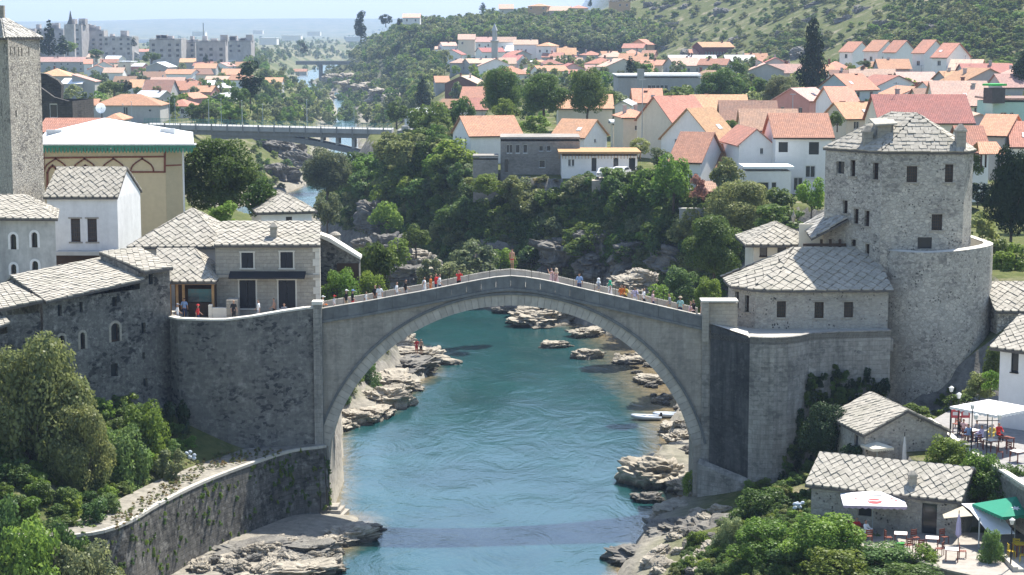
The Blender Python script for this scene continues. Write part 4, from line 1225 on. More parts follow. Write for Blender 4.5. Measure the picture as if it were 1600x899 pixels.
# subdivide for a smooth curve
PP = []
for i in range(len(RW)-1):
    for t in range(4):
        p0 = Vector(RW[max(0, i-1)]); p1 = Vector(RW[i]); p2 = Vector(RW[i+1]); p3 = Vector(RW[min(len(RW)-1, i+2)]); u = t/4
        PP.append(0.5*((2*p1)+(p2-p0)*u+(2*p0-5*p1+4*p2-p3)*u*u+(3*p1-p0-3*p2+p3)*u**3))
PP.append(Vector(RW[-1]))
for a, b_ in zip(PP[:-1], PP[1:]):
    e = (b_-a).normalized(); n = Vector((e.y, -e.x))
    a2, b2 = a+n*0.55, b_+n*0.55
    mb.add([(*a2, -1), (*b2, -1), (*b_, 5.7), (*a, 5.7)], [(0,1,2,3)])
mb.put('wall_face', M_retain, rw, world=True, smooth=True)
cap_path(PP[:-3], 5.55, 0.08, 0.6, 0.2, M_pave, rw)
ledge = MB()
for a, b_ in zip(PP[:-1], PP[1:]):
    ledge.add([(a.x-0.3, a.y, 5.75), (b_.x-0.3, b_.y, 5.75), (b_.x-2.8, b_.y+1.5, 5.8), (a.x-2.8, a.y+1.5, 5.8)], [(0,1,2,3)])
lg = ledge.put('path', flat('dusty concrete path', (0.25, 0.23, 0.19), 0.95, 0.35, dirt=0.5, dscale=1.5)); tag(lg, kind='structure')
# pier footing: plinth and stepped stones
pl = thing('pier_footing', 'stepped pale stone footing at the foot of the left bridge pier', 'footing', (-13.7, 150, 0))
for k in range(4):
    MB().box(-14.9, 149.3-0.32*k, -1, -13.8+0.3*k, 150.6+0.1*k, .75-0.25*k, Matrix.Translation((-14, 150, 0)) @ Matrix.Rotation(R(-4-3*k), 4, 'Z') @ Matrix.Rotation(R(2.5*k-3), 4, 'Y') @ Matrix.Translation((14, -150, 0))).put('step', M_bridge, pl, world=True)

# ================================================================ right rampart
rr = thing('bastion', 'tall stone bastion at right end of bridge with a blackened face', 'rampart', (20, 150, 2))
MB().box(XB-0.02, 149.86, -1, XB+0.75, 151.2, 15.35).put('corner_strip', M_bastion, rr, world=True)
A0 = (XB+0.62, 149.62); A1 = (18.45, 147.0)
ZT = 14.75
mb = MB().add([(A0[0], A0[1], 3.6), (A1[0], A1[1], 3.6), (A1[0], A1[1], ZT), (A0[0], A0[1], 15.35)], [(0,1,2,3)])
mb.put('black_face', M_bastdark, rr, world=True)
crv = [Vector(A1)] + [Vector(p) for p in ((19.3, 146.6), (20.3, 146.5), (21.4, 146.8), (22.4, 147.5), (23.3, 148.6), (25.5, 149.5), (30.0, 150.2))]
mb = MB()
for a, b_ in zip(crv[:-1], crv[1:]): mb.add([(*a, -0.5), (*b_, -0.5), (*b_, ZT), (*a, ZT)], [(0,1,2,3)])
mb.put('curved_face', M_bastion, rr, world=True, smooth=True)
mb = MB().prism([A0, A1] + [tuple(v) for v in crv[1:]] + [(30, 160), (15.2, 160), (15.1, 154)], ZT-0.5, ZT+0.004)
mb.put('bastion_top', M_pave, rr, world=True)
# inclined coping along its rim
rim = [Vector(A0)] + crv
cap_path(rim[1:], ZT, 0.06, 0.35, 0.1, M_bastion, rr)
# plinth below the black face
mb = MB().add([(14.75, 149.25, -1), (18.7, 146.4, -1), (18.7, 146.4, 3.0), (14.75, 149.25, 4.3), (14.9, 149.6, 4.6), (18.5, 147.0, 3.6)], [(0,1,2,3),(3,2,5,4)])
mb.add([(14.75, 149.25, -1), (14.75, 151, -1), (14.75, 151, 4.3), (14.75, 149.25, 4.3)], [(3,2,1,0)])
mb.add([(18.7, 146.4, -1), (20.2, 146.2, -1), (20.2, 146.2, 2.6), (18.7, 146.4, 3.0), (18.5, 147.0, 3.6)], [(0,1,2,3)])
mb.put('plinth', M_bastion, rr, world=True)
# stub wall that ends the bridge
sw = thing('end_wall', 'pale low wall with flat top at right end of bridge', 'wall', (16, 150.5, 14.5))
MB().box(14.98, 149.5, 14.0, 15.5, 151.0, zY(471, 150)).put('pier', M_ashlar, sw, world=True)
MB().box(15.5, 149.9, 14.0, 17.8, 150.45, zY(474, 150)).put('wall', M_ashlar, sw, world=True)
MB().box(14.9, 149.4, zY(471, 150), 17.8, 151.1, zY(468.5, 150)).put('coping', M_coping, sw, world=True)
# sloping ledge
MB().add([(XB+.7, 149.64, 15.42), (18.4, 147.1, 14.86), (18.6, 149.8, 14.9), (15.5, 149.85, 15.45)], [(0,1,2,3)]).put('sloping_ledge', M_coping, rr, world=True)

# ---------------------------------------------------------------- polygon buildings
def poly_building(name, label, cat, fp, z0, z1, mat, holes=None, closed=True, found=0.0, group=None):
    """fp counter-clockwise world xy; holes: {edge index: [(pxl, pyt, pxr, pyb, kind), ...]} given in photograph pixels on that wall"""
    c = Vector((sum(p[0] for p in fp)/len(fp), sum(p[1] for p in fp)/len(fp)))
    root = thing(name, label, cat, (c.x, c.y, z0), 0, group)
    mb = MB(); n = len(fp); wins = []
    for i in range(n):
        p, q = Vector(fp[i]), Vector(fp[(i+1) % n]); L = (q-p).length; e = (q-p)/L
        hs = []
        for h in (holes or {}).get(i, []):
            res = []
            for (px, py) in ((h[0], h[1]), (h[2], h[3])):
                d = ray(px, py)
                # ray hits the vertical plane through p,q
                nn = Vector((e.y, -e.x)); t = nn.dot(p)/(nn.x*d.x+nn.y*d.y)
                X = Vector((d.x*t, d.y*t)); res.append(((X-p).dot(e), CAM_Z+d.z*t))
            (u0, zt), (u1, zb) = res
            if u0 > u1: u0, u1 = u1, u0
            hs.append((u0, zb, u1, zt)); wins.append((p, q, (u0, zb, u1, zt), h[4] if len(h) > 4 else 'bars'))
        wall(mb, p, q, z0-found, z1, hs, 0.35)
    o = mb.put('wall', mat, root, world=True)
    for p, q, h, k in wins:
        if k.startswith('arch'):
            window(root, p, q, h, 'plain', 0.3, frame=M_wood)
            arch_trim(root, p, q, h, M_white if k == 'archw' else M_ashlar)
        else:
            window(root, p, q, h, k, 0.28 if k != 'shutter' else 0.06, frame=M_wood if k == 'bars' else M_frame, glass=M_shutter if k == 'shutter' else None)
            if k in ('bars', 'shutter'): flat_trim(root, p, q, h, M_ashlar if k == 'bars' else M_coping, 0.12 if k == 'shutter' else 0.14, full=(k == 'shutter'))
    return root
def arch_trim(root, p, q, h, mat):
    p = Vector((p[0], p[1])); q = Vector((q[0], q[1])); e = (q-p).normalized(); n = Vector((e.y, -e.x))
    u0, za, u1, zb = h; r = (u1-u0)/2; cu = (u0+u1)/2; cz = zb-r
    P = lambda u, z, d: (p.x+e.x*u+n.x*d, p.y+e.y*u+n.y*d, z)
    mb = MB(); K = 10; w = 0.2
    arc = [(cu+r*math.cos(math.pi*i/K), cz+r*math.sin(math.pi*i/K)) for i in range(K+1)]
    arc2 = [(cu+(r+w)*math.cos(math.pi*i/K), cz+(r+w)*math.sin(math.pi*i/K)) for i in range(K+1)]
    inner = [(u1, za)] + arc + [(u0, za)]; outer = [(u1+w, za)] + arc2 + [(u0-w, za)]
    for i in range(len(inner)-1):
        a, b_ = inner[i], inner[i+1]; c, d = outer[i], outer[i+1]
        mb.add([P(*a, .04), P(*b_, .04), P(*d, .04), P(*c, .04), P(*a, -.2), P(*b_, -.2), P(*d, -.02), P(*c, -.02)], [(3,2,1,0),(0,1,5,4),(3,7,6,2)])
    # plates that fill the corners of the square opening above the arch
    for s in (0, 1):
        pts = [arc[i] for i in (range(0, K//2+1) if s == 0 else range(K//2, K+1))]
        cor = (u1, zb) if s == 0 else (u0, zb)
        for i in range(len(pts)-1): mb.add([P(*pts[i], 0.0), P(*pts[i+1], 0.0), P(*cor, 0.0)], [(0,1,2)])
    mb.put('window_surround', mat, root, world=True)
def flat_trim(root, p, q, h, mat, w, full=True):
    p = Vector((p[0], p[1])); q = Vector((q[0], q[1])); e = (q-p).normalized()
    u0, za, u1, zb = h
    M = Matrix.Translation((p.x, p.y, 0)) @ Matrix.Rotation(math.atan2(e.y, e.x), 4, 'Z')
    MB().box(u0-w-.05, -.05, zb, u1+w+.05, .12, zb+w, M).put('lintel', mat, root, world=True)
    MB().box(u0-w-.05, -.07, za-w, u1+w+.05, .12, za, M).put('sill', mat, root, world=True)
    if full:
        MB().box(u0-w, -.04, za, u0, .10, zb, M).put('jamb', mat, root, world=True); MB().box(u1, -.04, za, u1+w, .10, zb, M).put('jamb', mat, root, world=True)
def polyroof(root, polys, shape='diamond', a=0.32, b=0.38, mat=None, t=0.16):
    ro = roof_mesh(root, polys, M_under, t)
    lay_slabs(ro, polys, a, b, shape, mat)
    return ro

# upper tower
zE = zY(237, 154.2)
TW = [(29.76, 154.3), (36.3, 153.9), (37.6, 156.5), (36.5, 162.5), (29.0, 164.0), (26.0, 159.3)]
tw = poly_building('stone_tower', 'tall grey stone tower with pyramid slab roof at right end of bridge', 'tower', TW, 14.5, zE, M_tower, {
    0: [(1417,260,1433,285), (1477,257,1489,285), (1456,335,1472,360), (1434,371,1456,389,'dark')],
    5: [(1307,252,1319,272,'dark'), (1329,250,1336,276), (1364,254,1372,281), (1317,313,1324,334), (1334,326,1341,350), (1351,329,1358,354), (1352,381,1358,401), (1330,374,1337,385)]})
apex1 = atY(1433, 178, 157.5); apex0 = atY(1392, 176, 158.5)
ctr = Vector((31.8, 158))
E = []
for p in TW:
    v = Vector(p)-ctr; v = v*(1+0.22/v.length); E.append((ctr.x+v.x, ctr.y+v.y, zE-0.05))
A1_, A0_ = tuple(apex1), tuple(apex0)
polys = [[E[0], E[1], A1_], [E[1], E[2], A1_], [E[2], E[3], A1_], [E[3], E[4], A0_], [E[3], A0_, A1_], [E[4], E[5], A0_], [E[5], E[0], A0_], [E[0], A1_, A0_]]
polyroof(tw, polys, 'course', 0.33, 0.24, M_slab)
for px, pb, pt, Y in ((1355, 232, 198, 156.5), (1500, 232, 196, 154.5)):
    c = atY(px, pb, Y); top = zY(pt, Y)
    mb = MB().box(c.x-.38, c.y-.38, zE-0.5, c.x+.38, c.y+.38, top-.5); mb.loft([[(c.x+s*u, c.y+s*v, z) for u, v in ((-1,-1),(1,-1),(1,1),(-1,1))] for z, s in ((top-.5, .45), (top-.38, .45), (top+.1, .12))])
    mb.put('chimney', M_ashlar, tw, world=True)
d0 = atY(1383, 196, 156.0)
mb = MB().box(d0.x-0.6, d0.y-.1, zE+0.6, d0.x+0.5, d0.y+2.0, d0.z+.05); mb.put('dormer', M_ashlar, tw, world=True)
dr = roof_mesh(tw, [[(d0.x-.9, d0.y-.5, d0.z+.1), (d0.x+.9, d0.y-.5, d0.z+.2), (d0.x+.9, d0.y+2.2, d0.z+.55), (d0.x-.9, d0.y+2.2, d0.z+.45)]], M_slab, 0.12, 'dormer_roof')

# lower drum with open top
def circle(cx, cy, r, a0, a1, n): return [(cx+r*math.cos(R(a0+(a1-a0)*i/n)), cy+r*math.sin(R(a0+(a1-a0)*i/n))) for i in range(n+1)]
drum = thing('round_tower', 'round lower tower with open walled top wrapped round the stone tower', 'tower', (34.2, 156, 7))
dc = (34.45, 157.1); zd = 20.75
ring = [(29.55, 158.0)] + circle(*dc, 5.0, 188, 372, 26) + [(39.1, 162)]
ringi = [(30.4, 158.0)] + circle(*dc, 4.25, 188, 372, 26) + [(38.4, 162)]
mb = MB(); K = len(ring)
zb_ = lambda p: zd + 0.35*smooth(32, 39, p[0])
cl = [(29.45+0.0, 152.2)]
for i in range(K-1):
    a, b_ = ring[i], ring[i+1]; c, d = ringi[i], ringi[i+1]
    mb.add([(a[0]-(dc[0]-a[0])*0.0, a[1], 2), (b_[0], b_[1], 2), (*b_, zb_(b_)), (*a, zb_(a))], [(0,1,2,3)])
mb.put('wall', M_tower, drum, world=True, smooth=True)
mb = MB()
for i in range(K-1):
    a, b_ = ring[i], ring[i+1]; c, d = ringi[i], ringi[i+1]
    mb.add([(*c, 18.9), (*d, 18.9), (*d, zb_(b_)), (*c, zb_(a))], [(3,2,1,0)])
    mb.add([(*a, zb_(a)), (*b_, zb_(b_)), (*d, zb_(b_)+.06), (*c, zb_(a)+.06)], [(0,1,2,3)])
mb.put('parapet_top', M_coping, drum, world=True)
MB().prism([p for p in ringi], 18.5, 18.9).put('terrace_floor', M_pave, drum, world=True)

# gatehouse with hipped slab roof in front of the tower
zg = zY(450, 152.2)
GH = [(17.85, 157.0), (17.95, 153.2), (19.4, 151.4), (20.6, 151.1), (30.0, 151.6), (30.0, 158.5)]
gh = poly_building('gatehouse', 'low stone gatehouse with hipped slab roof and three small square windows', 'house', GH, 14.3, zg, M_tower2, {
    3: [(1214,471,1228,496), (1273,472,1287,497), (1319,472,1333,496)], 1: [(1149,455,1154,482), (1164,461,1170,488)]}, found=0.4)
a0 = atY(1241, 387, 156.2); a1 = Vector((29.6, 156.6, a0.z-0.1))
e = [(17.45, 157.3, zg+.02), (17.5, 153.0, zg+.02), (19.1, 151.0, zg+.0), (20.4, 150.65, zg-.02), (30.35, 151.1, zg-.05), (30.0, 156.6, a1.z)]
polys = [[e[0], e[1], tuple(a0)], [e[1], e[2], tuple(a0)], [e[2], e[3], tuple(a0)], [e[3], e[4], tuple(a1), tuple(a0)], [(30.0, 160, zg), (17.5, 160, zg), tuple(a0), tuple(a1)]]
polyroof(gh, polys, 'diamond', 0.46, 0.5, M_slab)
# wall foot ledge under the gatehouse
MB().box(21.5, 150.2, 13.2, 30.2, 151.3, 14.15).put('ledge', M_bastion, rr, world=True)

# pavilion behind with pyramid roof
pv_ = house('small white walled pavilion with pyramid slab roof behind the gatehouse', 1178, 1262, 378, 412, 161.5, 0, 6.0, 'hip', 0.5, 'cream', 'slab', wins=[('f', 0.5, 0.6, 1.15, 1.7, 'plain', M_wood), ('f', 2.0, 0.6, 2.75, 1.7, 'plain', M_wood)], chim=0, ov=0.8, cat='pavilion', name='pavilion')
fz = atY(1240, 331, 164.5); MB().lathe([(.12, fz.z-.9), (.2, fz.z-.4), (.06, fz.z-.1), (.02, fz.z+.2)], (fz.x, fz.y, 0), 8).put('finial', M_ashlar, pv_[0], world=True)
ll = thing('lean_to', 'timber lean-to with slab roof against the left side of the tower', 'shelter', (25.5, 158, 17))
za = zY(372, 157); zb2 = zY(333, 160)
P4 = [atY(1268, 374, 157.0), atY(1326, 343, 156.5), atY(1328, 333, 160), atY(1292, 330, 161), atY(1255, 353, 161.5)]
zz = [17.9+0.0, 0, 0, 0, 0]
lp = [(P4[0].x, P4[0].y, P4[0].z), (P4[1].x, P4[1].y, P4[1].z), (P4[3].x, P4[3].y, P4[3].z), (P4[4].x, P4[4].y, P4[4].z-0.1)]
ro = roof_mesh(ll, [lp], M_under, 0.14); lay_slabs(ro, [lp], 0.4, 0.4, 'diamond', M_slab2)
for px, py, Y in ((1270, 395, 157.3), (1283, 397, 157.3), (1297, 397, 157.3), (1312, 397, 157.3)):
    c = atY(px, py, Y); MB().box(c.x-.1, c.y-.1, c.z-1, c.x+.1, c.y+.1, 20.9 if px < 1275 else 21.3).put('post', M_wood, ll, world=True)
c0, c1 = atY(1255, 383, 157.2), atY(1322, 371, 157.2)
MB().box(c0.x, 157.1, c0.z-.1, c1.x, 157.3, c0.z+.12).put('beam', M_wood, ll, world=True)
MB().box(c0.x, 159.5, 16, c1.x, 159.7, c0.z+1.5).put('back_wall', WALLS['cream'], ll, world=True)
MB().box(30.25-7.6, 156.95, 20.0, 27.8, 157.1, 20.15).put('rail', M_wood, ll, world=True)
# ================================================================ left bank, near buildings
# long grey house with slab roof on the river slope
def XYp(px, py, Y): v = atY(px, py, Y); return (v.x, v.y)
zl = zY(437, 148.0)
a_, b_ = XYp(66, 471, 141.2), XYp(219, 437, 148.0)
Lh = [a_, b_, (b_[0]-3.4, b_[1]+5.0), (a_[0]-5.4, a_[1]+7.6)]
zl_a = zY(471, 141.2)
lh = poly_building('long_stone_house', 'long dark grey stone house with slab roof above the big tree', 'house', Lh, 8, min(zl, zl_a), M_house_dk, {
   0: [(90,477,97,494,'dark'), (124,472,130,488,'dark'), (175,465,183,479,'dark'), (91,525,101,542,'arch'), (125,520,133,545,'arch'), (173,506,187,533,'arch'), (173,570,185,588,'dark')]}, found=3)
r0, r1 = atY(16, 431, 147.5), atY(155, 403, 153.8)
ea, eb = Vector((a_[0]+.35, a_[1]-.35, zl_a+.0)), Vector((b_[0]+.45, b_[1]-.3, zl+.02))
el0 = atY(66, 467, 141.0)
pl_ = [tuple(ea), tuple(eb), (r1.x+0.3, r1.y, r1.z), (r0.x, r0.y, r0.z)]
pb_ = [(r0.x, r0.y, r0.z), (r1.x, r1.y, r1.z), (r1.x-2.5, r1.y+5, zl-0.4), (r0.x-3, r0.y+5, zl_a-0.6)]
def two_tris(P): return [[P[0], P[1], P[2]], [P[0], P[2], P[3]]]
# plane through the ridge and the eave: keep it flat by solving the fourth corner
def flat4(p0, p1, p2, xy):
    p0, p1, p2 = Vector(p0), Vector(p1), Vector(p2); n = (p1-p0).cross(p2-p0)
    return (xy[0], xy[1], p0.z - (n.x*(xy[0]-p0.x)+n.y*(xy[1]-p0.y))/n.z)
pl_[3] = flat4(pl_[0], pl_[1], pl_[2], (r0.x, r0.y))
polyroof(lh, [pl_], 'diamond', 0.33, 0.36, M_slab)
roof_mesh(lh, [[pl_[3], pl_[2], (r1.x-2.5, r1.y+5, zl-0.4), (r0.x-3, r0.y+5, pl_[3][2]-2.0)]] if False else two_tris([pl_[3], pl_[2], (r1.x-2.5, r1.y+5, zl-0.4), (r0.x-3, r0.y+5, pl_[3][2]-2.0)]), M_slab2, 0.15, 'rear_roof')
MB().poly([(a_[0], a_[1], min(zl, zl_a)-.01), (pl_[3][0]+.25, pl_[3][1]-.2, pl_[3][2]-.15), (Lh[3][0], Lh[3][1], min(zl, zl_a)-.01)]).put('gable', M_house_dk, lh, world=True)
# taller end block beside the rampart
a2, b2 = (b_[0]-0.02, b_[1]-0.02), XYp(265, 420, 150.6)
zh = zY(421, 150.4)
eh = poly_building('stone_annex', 'narrow taller stone block between the long house and the rampart', 'house', [a2, b2, (b2[0]-3.0, b2[1]+3.8), (a2[0]-3.0, a2[1]+3.6)], 6, zh, M_house_dk, {
   0: [(232,429,239,444,'dark'), (221,505,228,521,'dark'), (222,551,227,561,'dark'), (224,592,231,603,'dark')]}, found=3)
P = [(a2[0]+.5, a2[1]-.4, zh+.15), (b2[0]+.35, b2[1]-.4, zh+.15)]
t1, t0 = atY(220, 388, 156.2), atY(155, 401, 152.8)
P.append((t1.x, t1.y, t1.z)); P.append(flat4(P[0], P[1], P[2], (t0.x, t0.y)))
polyroof(eh, [P], 'diamond', 0.33, 0.36, M_slab, 0.2)
MB().poly([(a2[0]-.1, a2[1]+.05, zh-.3), (a2[0]-.1, a2[1]+.05, zh+.1), (P[3][0]+.1, P[3][1], P[3][2]-.1), (P[3][0]+.1, P[3][1], zh-.3)]).put('end_wall', M_house_dk, eh, world=True)
# lower roofs at the left edge
for (lab, pts, Yf, Yr) in (('low stone house with slab roof at left edge below the long house', ((-60, 497), (67, 470), (12, 442), (-70, 452)), 139.5, 144.5),
                       ('lowest slab roofed house cut by the left edge of the picture', ((-50, 530), (16, 505), (-4, 484), (-60, 490)), 137.0, 140.5)):
    q0 = atY(pts[0][0], pts[0][1], Yf-3); q1 = atY(pts[1][0], pts[1][1], Yf); q2 = atY(pts[2][0], pts[2][1], Yr)
    q3 = flat4(q0, q1, q2, (q0.x-2.5, Yr-3))
    h_ = thing('low_stone_house', lab, 'house', (q0.x, q0.y, 8))
    mbw = MB()
    wall(mbw, (q0.x, q0.y+.3), (q1.x-.3, q1.y+.3), 5, min(q0.z, q1.z)-.1); wall(mbw, (q1.x-.3, q1.y+.3), (q2.x-.3, q2.y), 5, min(q0.z, q1.z)-.1)
    mbw.poly([(q1.x-.3, q1.y+.3, min(q0.z, q1.z)-.1), (q2.x-.3, q2.y, min(q0.z, q1.z)-.1), (q2.x-.3, q2.y, q2.z-.15), (q1.x-.3, q1.y+.3, q1.z-.15)])
    mbw.put('wall', M_house_dk, h_, world=True)
    polyroof(h_, [[tuple(q0), tuple(q1), tuple(q2), q3]], 'diamond', 0.33, 0.36, M_slab)

# plastered house with arched windows, far left
Yp = 160.0
A_ = XYp(-20, 345, Yp+.6); B_ = XYp(86, 343, Yp)
zp_ = zY(343, Yp)
ph = poly_building('plastered_house', 'grey plastered house with four small arched windows at left edge', 'house', [A_, B_, (B_[0]-1.75, B_[1]+7), (A_[0]-2, A_[1]+8)], 14, zp_, M_plaster, {
   0: [(16,366,26,390,'archw'), (49,363,59,387,'archw'), (17,413,26,430,'archw'), (50,408,60,422,'archw')]}, found=2)
rA = atY(38, 305, Yp+5.5)
e0, e1, e2 = (A_[0]-.5, A_[1]-.5, zp_+.05), (B_[0]+.35, B_[1]-.5, zp_+.05), (B_[0]-1.4, B_[1]+7.5, zp_+.05)
top0 = flat4(e0, e1, tuple(rA), (A_[0]-1, rA.y))
polyroof(ph, [[e0, e1, tuple(rA), top0], [e1, e2, tuple(rA)]], 'diamond', 0.32, 0.35, M_slab)

# square old tower, upper left
Yt = 172
zt_ = zY(60, Yt)
c1 = XYp(12, 60, Yt); c2 = XYp(62, 60, Yt+7.5); c0 = XYp(-24, 60, Yt+1.0)
c0 = (c1[0]-2.2, c1[1]+4.5)
ot = poly_building('old_square_tower', 'tall square rough stone tower cut by the left edge with slab cap', 'tower', [c0, c1, c2, (c2[0]-6, c2[1]+3)], 15, zt_, M_old, {
   1: [(15.5,74,17.5,86,'dark'), (22,73,24,86,'dark'), (28,74,30,88,'dark'), (33,75,35,88,'dark'), (44,74,46,88,'dark'), (24,173,26.5,184,'dark')]})
ap = atY(2, 26, Yt+4.5)
E = [(c0[0]-.4, c0[1]+.1, zt_), (c1[0]-.1, c1[1]-.5, zt_), (c2[0]+.3, c2[1]+.2, zt_), (c2[0]-6.4, c2[1]+3.5, zt_)]
polyroof(ot, [[E[0], E[1], tuple(ap)], [E[1], E[2], tuple(ap)], [E[2], E[3], tuple(ap)], [E[3], E[0], tuple(ap)]], 'diamond', 0.32, 0.36, M_slab2)
MB().box(ap.x-.25, ap.y-.25, ap.z-.4, ap.x+.3, ap.y+.25, ap.z+1.0).put('finial', M_ashlar, ot, world=True)

# white house with slab roof
Yw = 172.0
zw = zY(309, Yw)
wA, wB = XYp(73, 309, Yw), XYp(183, 308, Yw)
wC = XYp(219, 300, Yw+6.5)
wD = (wA[0]+(wC[0]-wB[0]), wA[1]+(wC[1]-wB[1]))
wh = poly_building('white_house', 'whitewashed house with two tall barred windows and slab roof', 'house', [wA, wB, wC, wD], 16.8, zw, M_white, {0: [(110,342,126,378), (136,342,152,378)]}, found=3)
rr0, rr1 = atY(89, 262, Yw+3.0), atY(199, 261, Yw+3.0)
e0, e1 = (wA[0]-.25, wA[1]-.35, zw+.02), (wB[0]+.12, wB[1]-.35, zw+.02)
e2, e3 = (wC[0]+.15, wC[1]+.3, zw+.02), (wD[0]-.25, wD[1]+.3, zw+.02)
rr1 = flat4(e0, e1, tuple(rr0), (rr1.x, rr1.y))
polyroof(wh, [[e0, e1, rr1, tuple(rr0)], [e2, e3, tuple(rr0), rr1]], 'diamond', 0.32, 0.37, M_slab)
mb = MB()
mb.poly([(wB[0], wB[1], zw), (wC[0], wC[1], zw), (rr1[0]-.12, rr1[1], rr1[2]-.2)]); mb.poly([(wD[0], wD[1], zw), (wA[0], wA[1], zw), (rr0.x+.1, rr0.y, rr0.z-.2)])
mb.put('gable', M_white, wh, world=True)
MB().box(wA[0]+.9, Yw-1.2, zY(397, Yw), wB[0]-.05, Yw-.02, zY(391, Yw)).put('awning', M_greyroof, wh, world=True)
MB().box(wA[0]+.7, Yw-.35, 14.0, wB[0]-.1, Yw-.05, zY(398, Yw)).put('shopfront', M_wood, wh, world=True)

# big cream building with keyhole arches and white roof
Yc = 190.0
zc_ = zY(236, Yc)
cA, cB = XYp(66, 236, Yc), XYp(258, 236, Yc)
cC = XYp(283, 238, Yc+0.2)
cr = thing('cream_hall', 'large cream building with brown keyhole arches and white metal roof', 'building', ((cA[0]+cC[0])/2, Yc+8, 15.2))
cc = [cA, (cB[0], cB[1]), (cC[0], cC[1]+.8), (cC[0]-3.3, cC[1]+18), (cA[0]-4, cA[1]+18)]
mb = MB(); wall(mb, cA, cB, 13, zc_); wall(mb, cB, cc[2], 13, zc_); mb.put('front_wall', M_cream, cr, world=True)
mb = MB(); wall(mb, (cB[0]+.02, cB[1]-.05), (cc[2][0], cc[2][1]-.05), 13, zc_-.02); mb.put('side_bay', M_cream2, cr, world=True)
mb = MB(); wall(mb, cc[2], cc[3], 13, zc_); wall(mb, cc[3], cc[4], 13, zc_); wall(mb, cc[4], cc[0], 13, zc_); mb.put('side_wall', M_cream, cr, world=True)
s_ = Yc/FPX
def cx_(px, py): v = atY(px, py, Yc-.08); return (v.x, v.z)
def trim(pts, w=0.13, y=Yc-.06, name='arch_band'):
    mb = MB(); P = [Vector(p) for p in pts]
    for p, q in zip(P[:-1], P[1:]):
        d = (q-p).normalized(); n = Vector((-d.y, d.x))*w/2; p2, q2 = p-d*w*.3, q+d*w*.3
        vs = [(p2.x-n.x, y-.06, p2.y-n.y), (q2.x-n.x, y-.06, q2.y-n.y), (q2.x+n.x, y-.06, q2.y+n.y), (p2.x+n.x, y-.06, p2.y+n.y)]
        vs += [(a, y+.06, c) for a, b, c in vs]
        mb.add(vs, [(0,1,2,3),(7,6,5,4),(0,4,5,1),(3,2,6,7),(0,3,7,4),(1,5,6,2)])
    return mb.put(name, M_redtrim, cr, world=True)
for x0 in (87, 132, 177, 222):
    sx = 18
    arc = [(x0-sx, 268), (x0-sx+1.0, 263), (x0-sx+4, 258), (x0-sx+9, 254), (x0-5, 251.5), (x0-1, 249), (x0, 247), (x0+1, 249), (x0+5, 251.5), (x0+sx-9, 254), (x0+sx-4, 258), (x0+sx-1, 263), (x0+sx, 268)]
    trim([cx_(*p) for p in arc])
trim([cx_(68, 247), cx_(257, 245)], 0.16, name='upper_band'); trim([cx_(202, 269), cx_(257, 269)], 0.16, name='lower_band')
trim([cx_(257.5, 238), cx_(257.5, 269)], 0.2, name='vertical_band'); trim([cx_(259, 259), cx_(283, 258)], 0.14, name='bay_band')
trim([cx_(68, 238), cx_(68, 330)], 0.14, name='vertical_band')
for x0 in (82, 133):
    arc = [(x0-8, 300), (x0-8, 270), (x0-5, 263), (x0, 259), (x0+5, 263), (x0+8, 270), (x0+8, 300)]
    trim([cx_(*p) for p in arc], 0.2, name='window_arch')
# scalloped green eaves
mb = MB(); X0, X1 = cA[0]-.4, cC[0]+1.45
mb.box(X0, Yc-1.0, zc_+.35, X1, Yc+.2, zc_+.62); mb.put('eaves_board', M_greentrim, cr, world=True)
ns = 46; mb = MB()
for k in range(ns):
    x0 = X0+(X1-X0)*k/ns; x1 = X0+(X1-X0)*(k+1)/ns-.08
    mb.add([(x0, Yc-.98, zc_+.36), (x1, Yc-.98, zc_+.36), (x1, Yc-.98, zc_+.05), ((x0+x1)/2, Yc-.98, zc_-.18), (x0, Yc-.98, zc_+.05)], [(4,3,2,1,0)])
tag(mb.put('scallop_trim', M_greentrim, cr, world=True), kind='stuff')
MB().box(X0-.1, Yc-1.1, zc_+.62, X1+.1, Yc+.2, zc_+.74).put('eave_strip', M_white, cr, world=True)
# roof: low, four slopes meeting at a ridge end near px (162,190)
rp = atY(162, 190, Yc+9); rb = (rp.x-1.6, Yc+17, rp.z)
g0, g1, g2, g3 = (X0, Yc-1, zc_+.76), (X1, Yc-1, zc_+.76), (X1-3.2, Yc+18, zc_+.9), (X0-3.6, Yc+18, zc_+.9)
roof_mesh(cr, [[g0, g1, tuple(rp)], [g1, g2, rb, tuple(rp)], [g3, g0, tuple(rp), rb]], M_whiteroof, 0.12)
for (px, py, w_, d_) in ((156, 212, 1.4, .9), (85, 205, 1.6, .5), (232, 211, 1.5, .5), (262, 203, 1.5, .5)):
    v = atY(px, py, Yc+ (5 if py > 208 else 9)); MB().box(v.x-w_/2, v.y-d_/2, v.z-.5, v.x+w_/2, v.y+d_/2, v.z+.12).put('skylight', M_greyroof, cr, world=True)
gp = cC[0]+.25
MB().tube([(gp, Yc-.2, 13), (gp, Yc-.2, zc_+.5)], .1, 6).put('downpipe', M_white, cr, world=True)

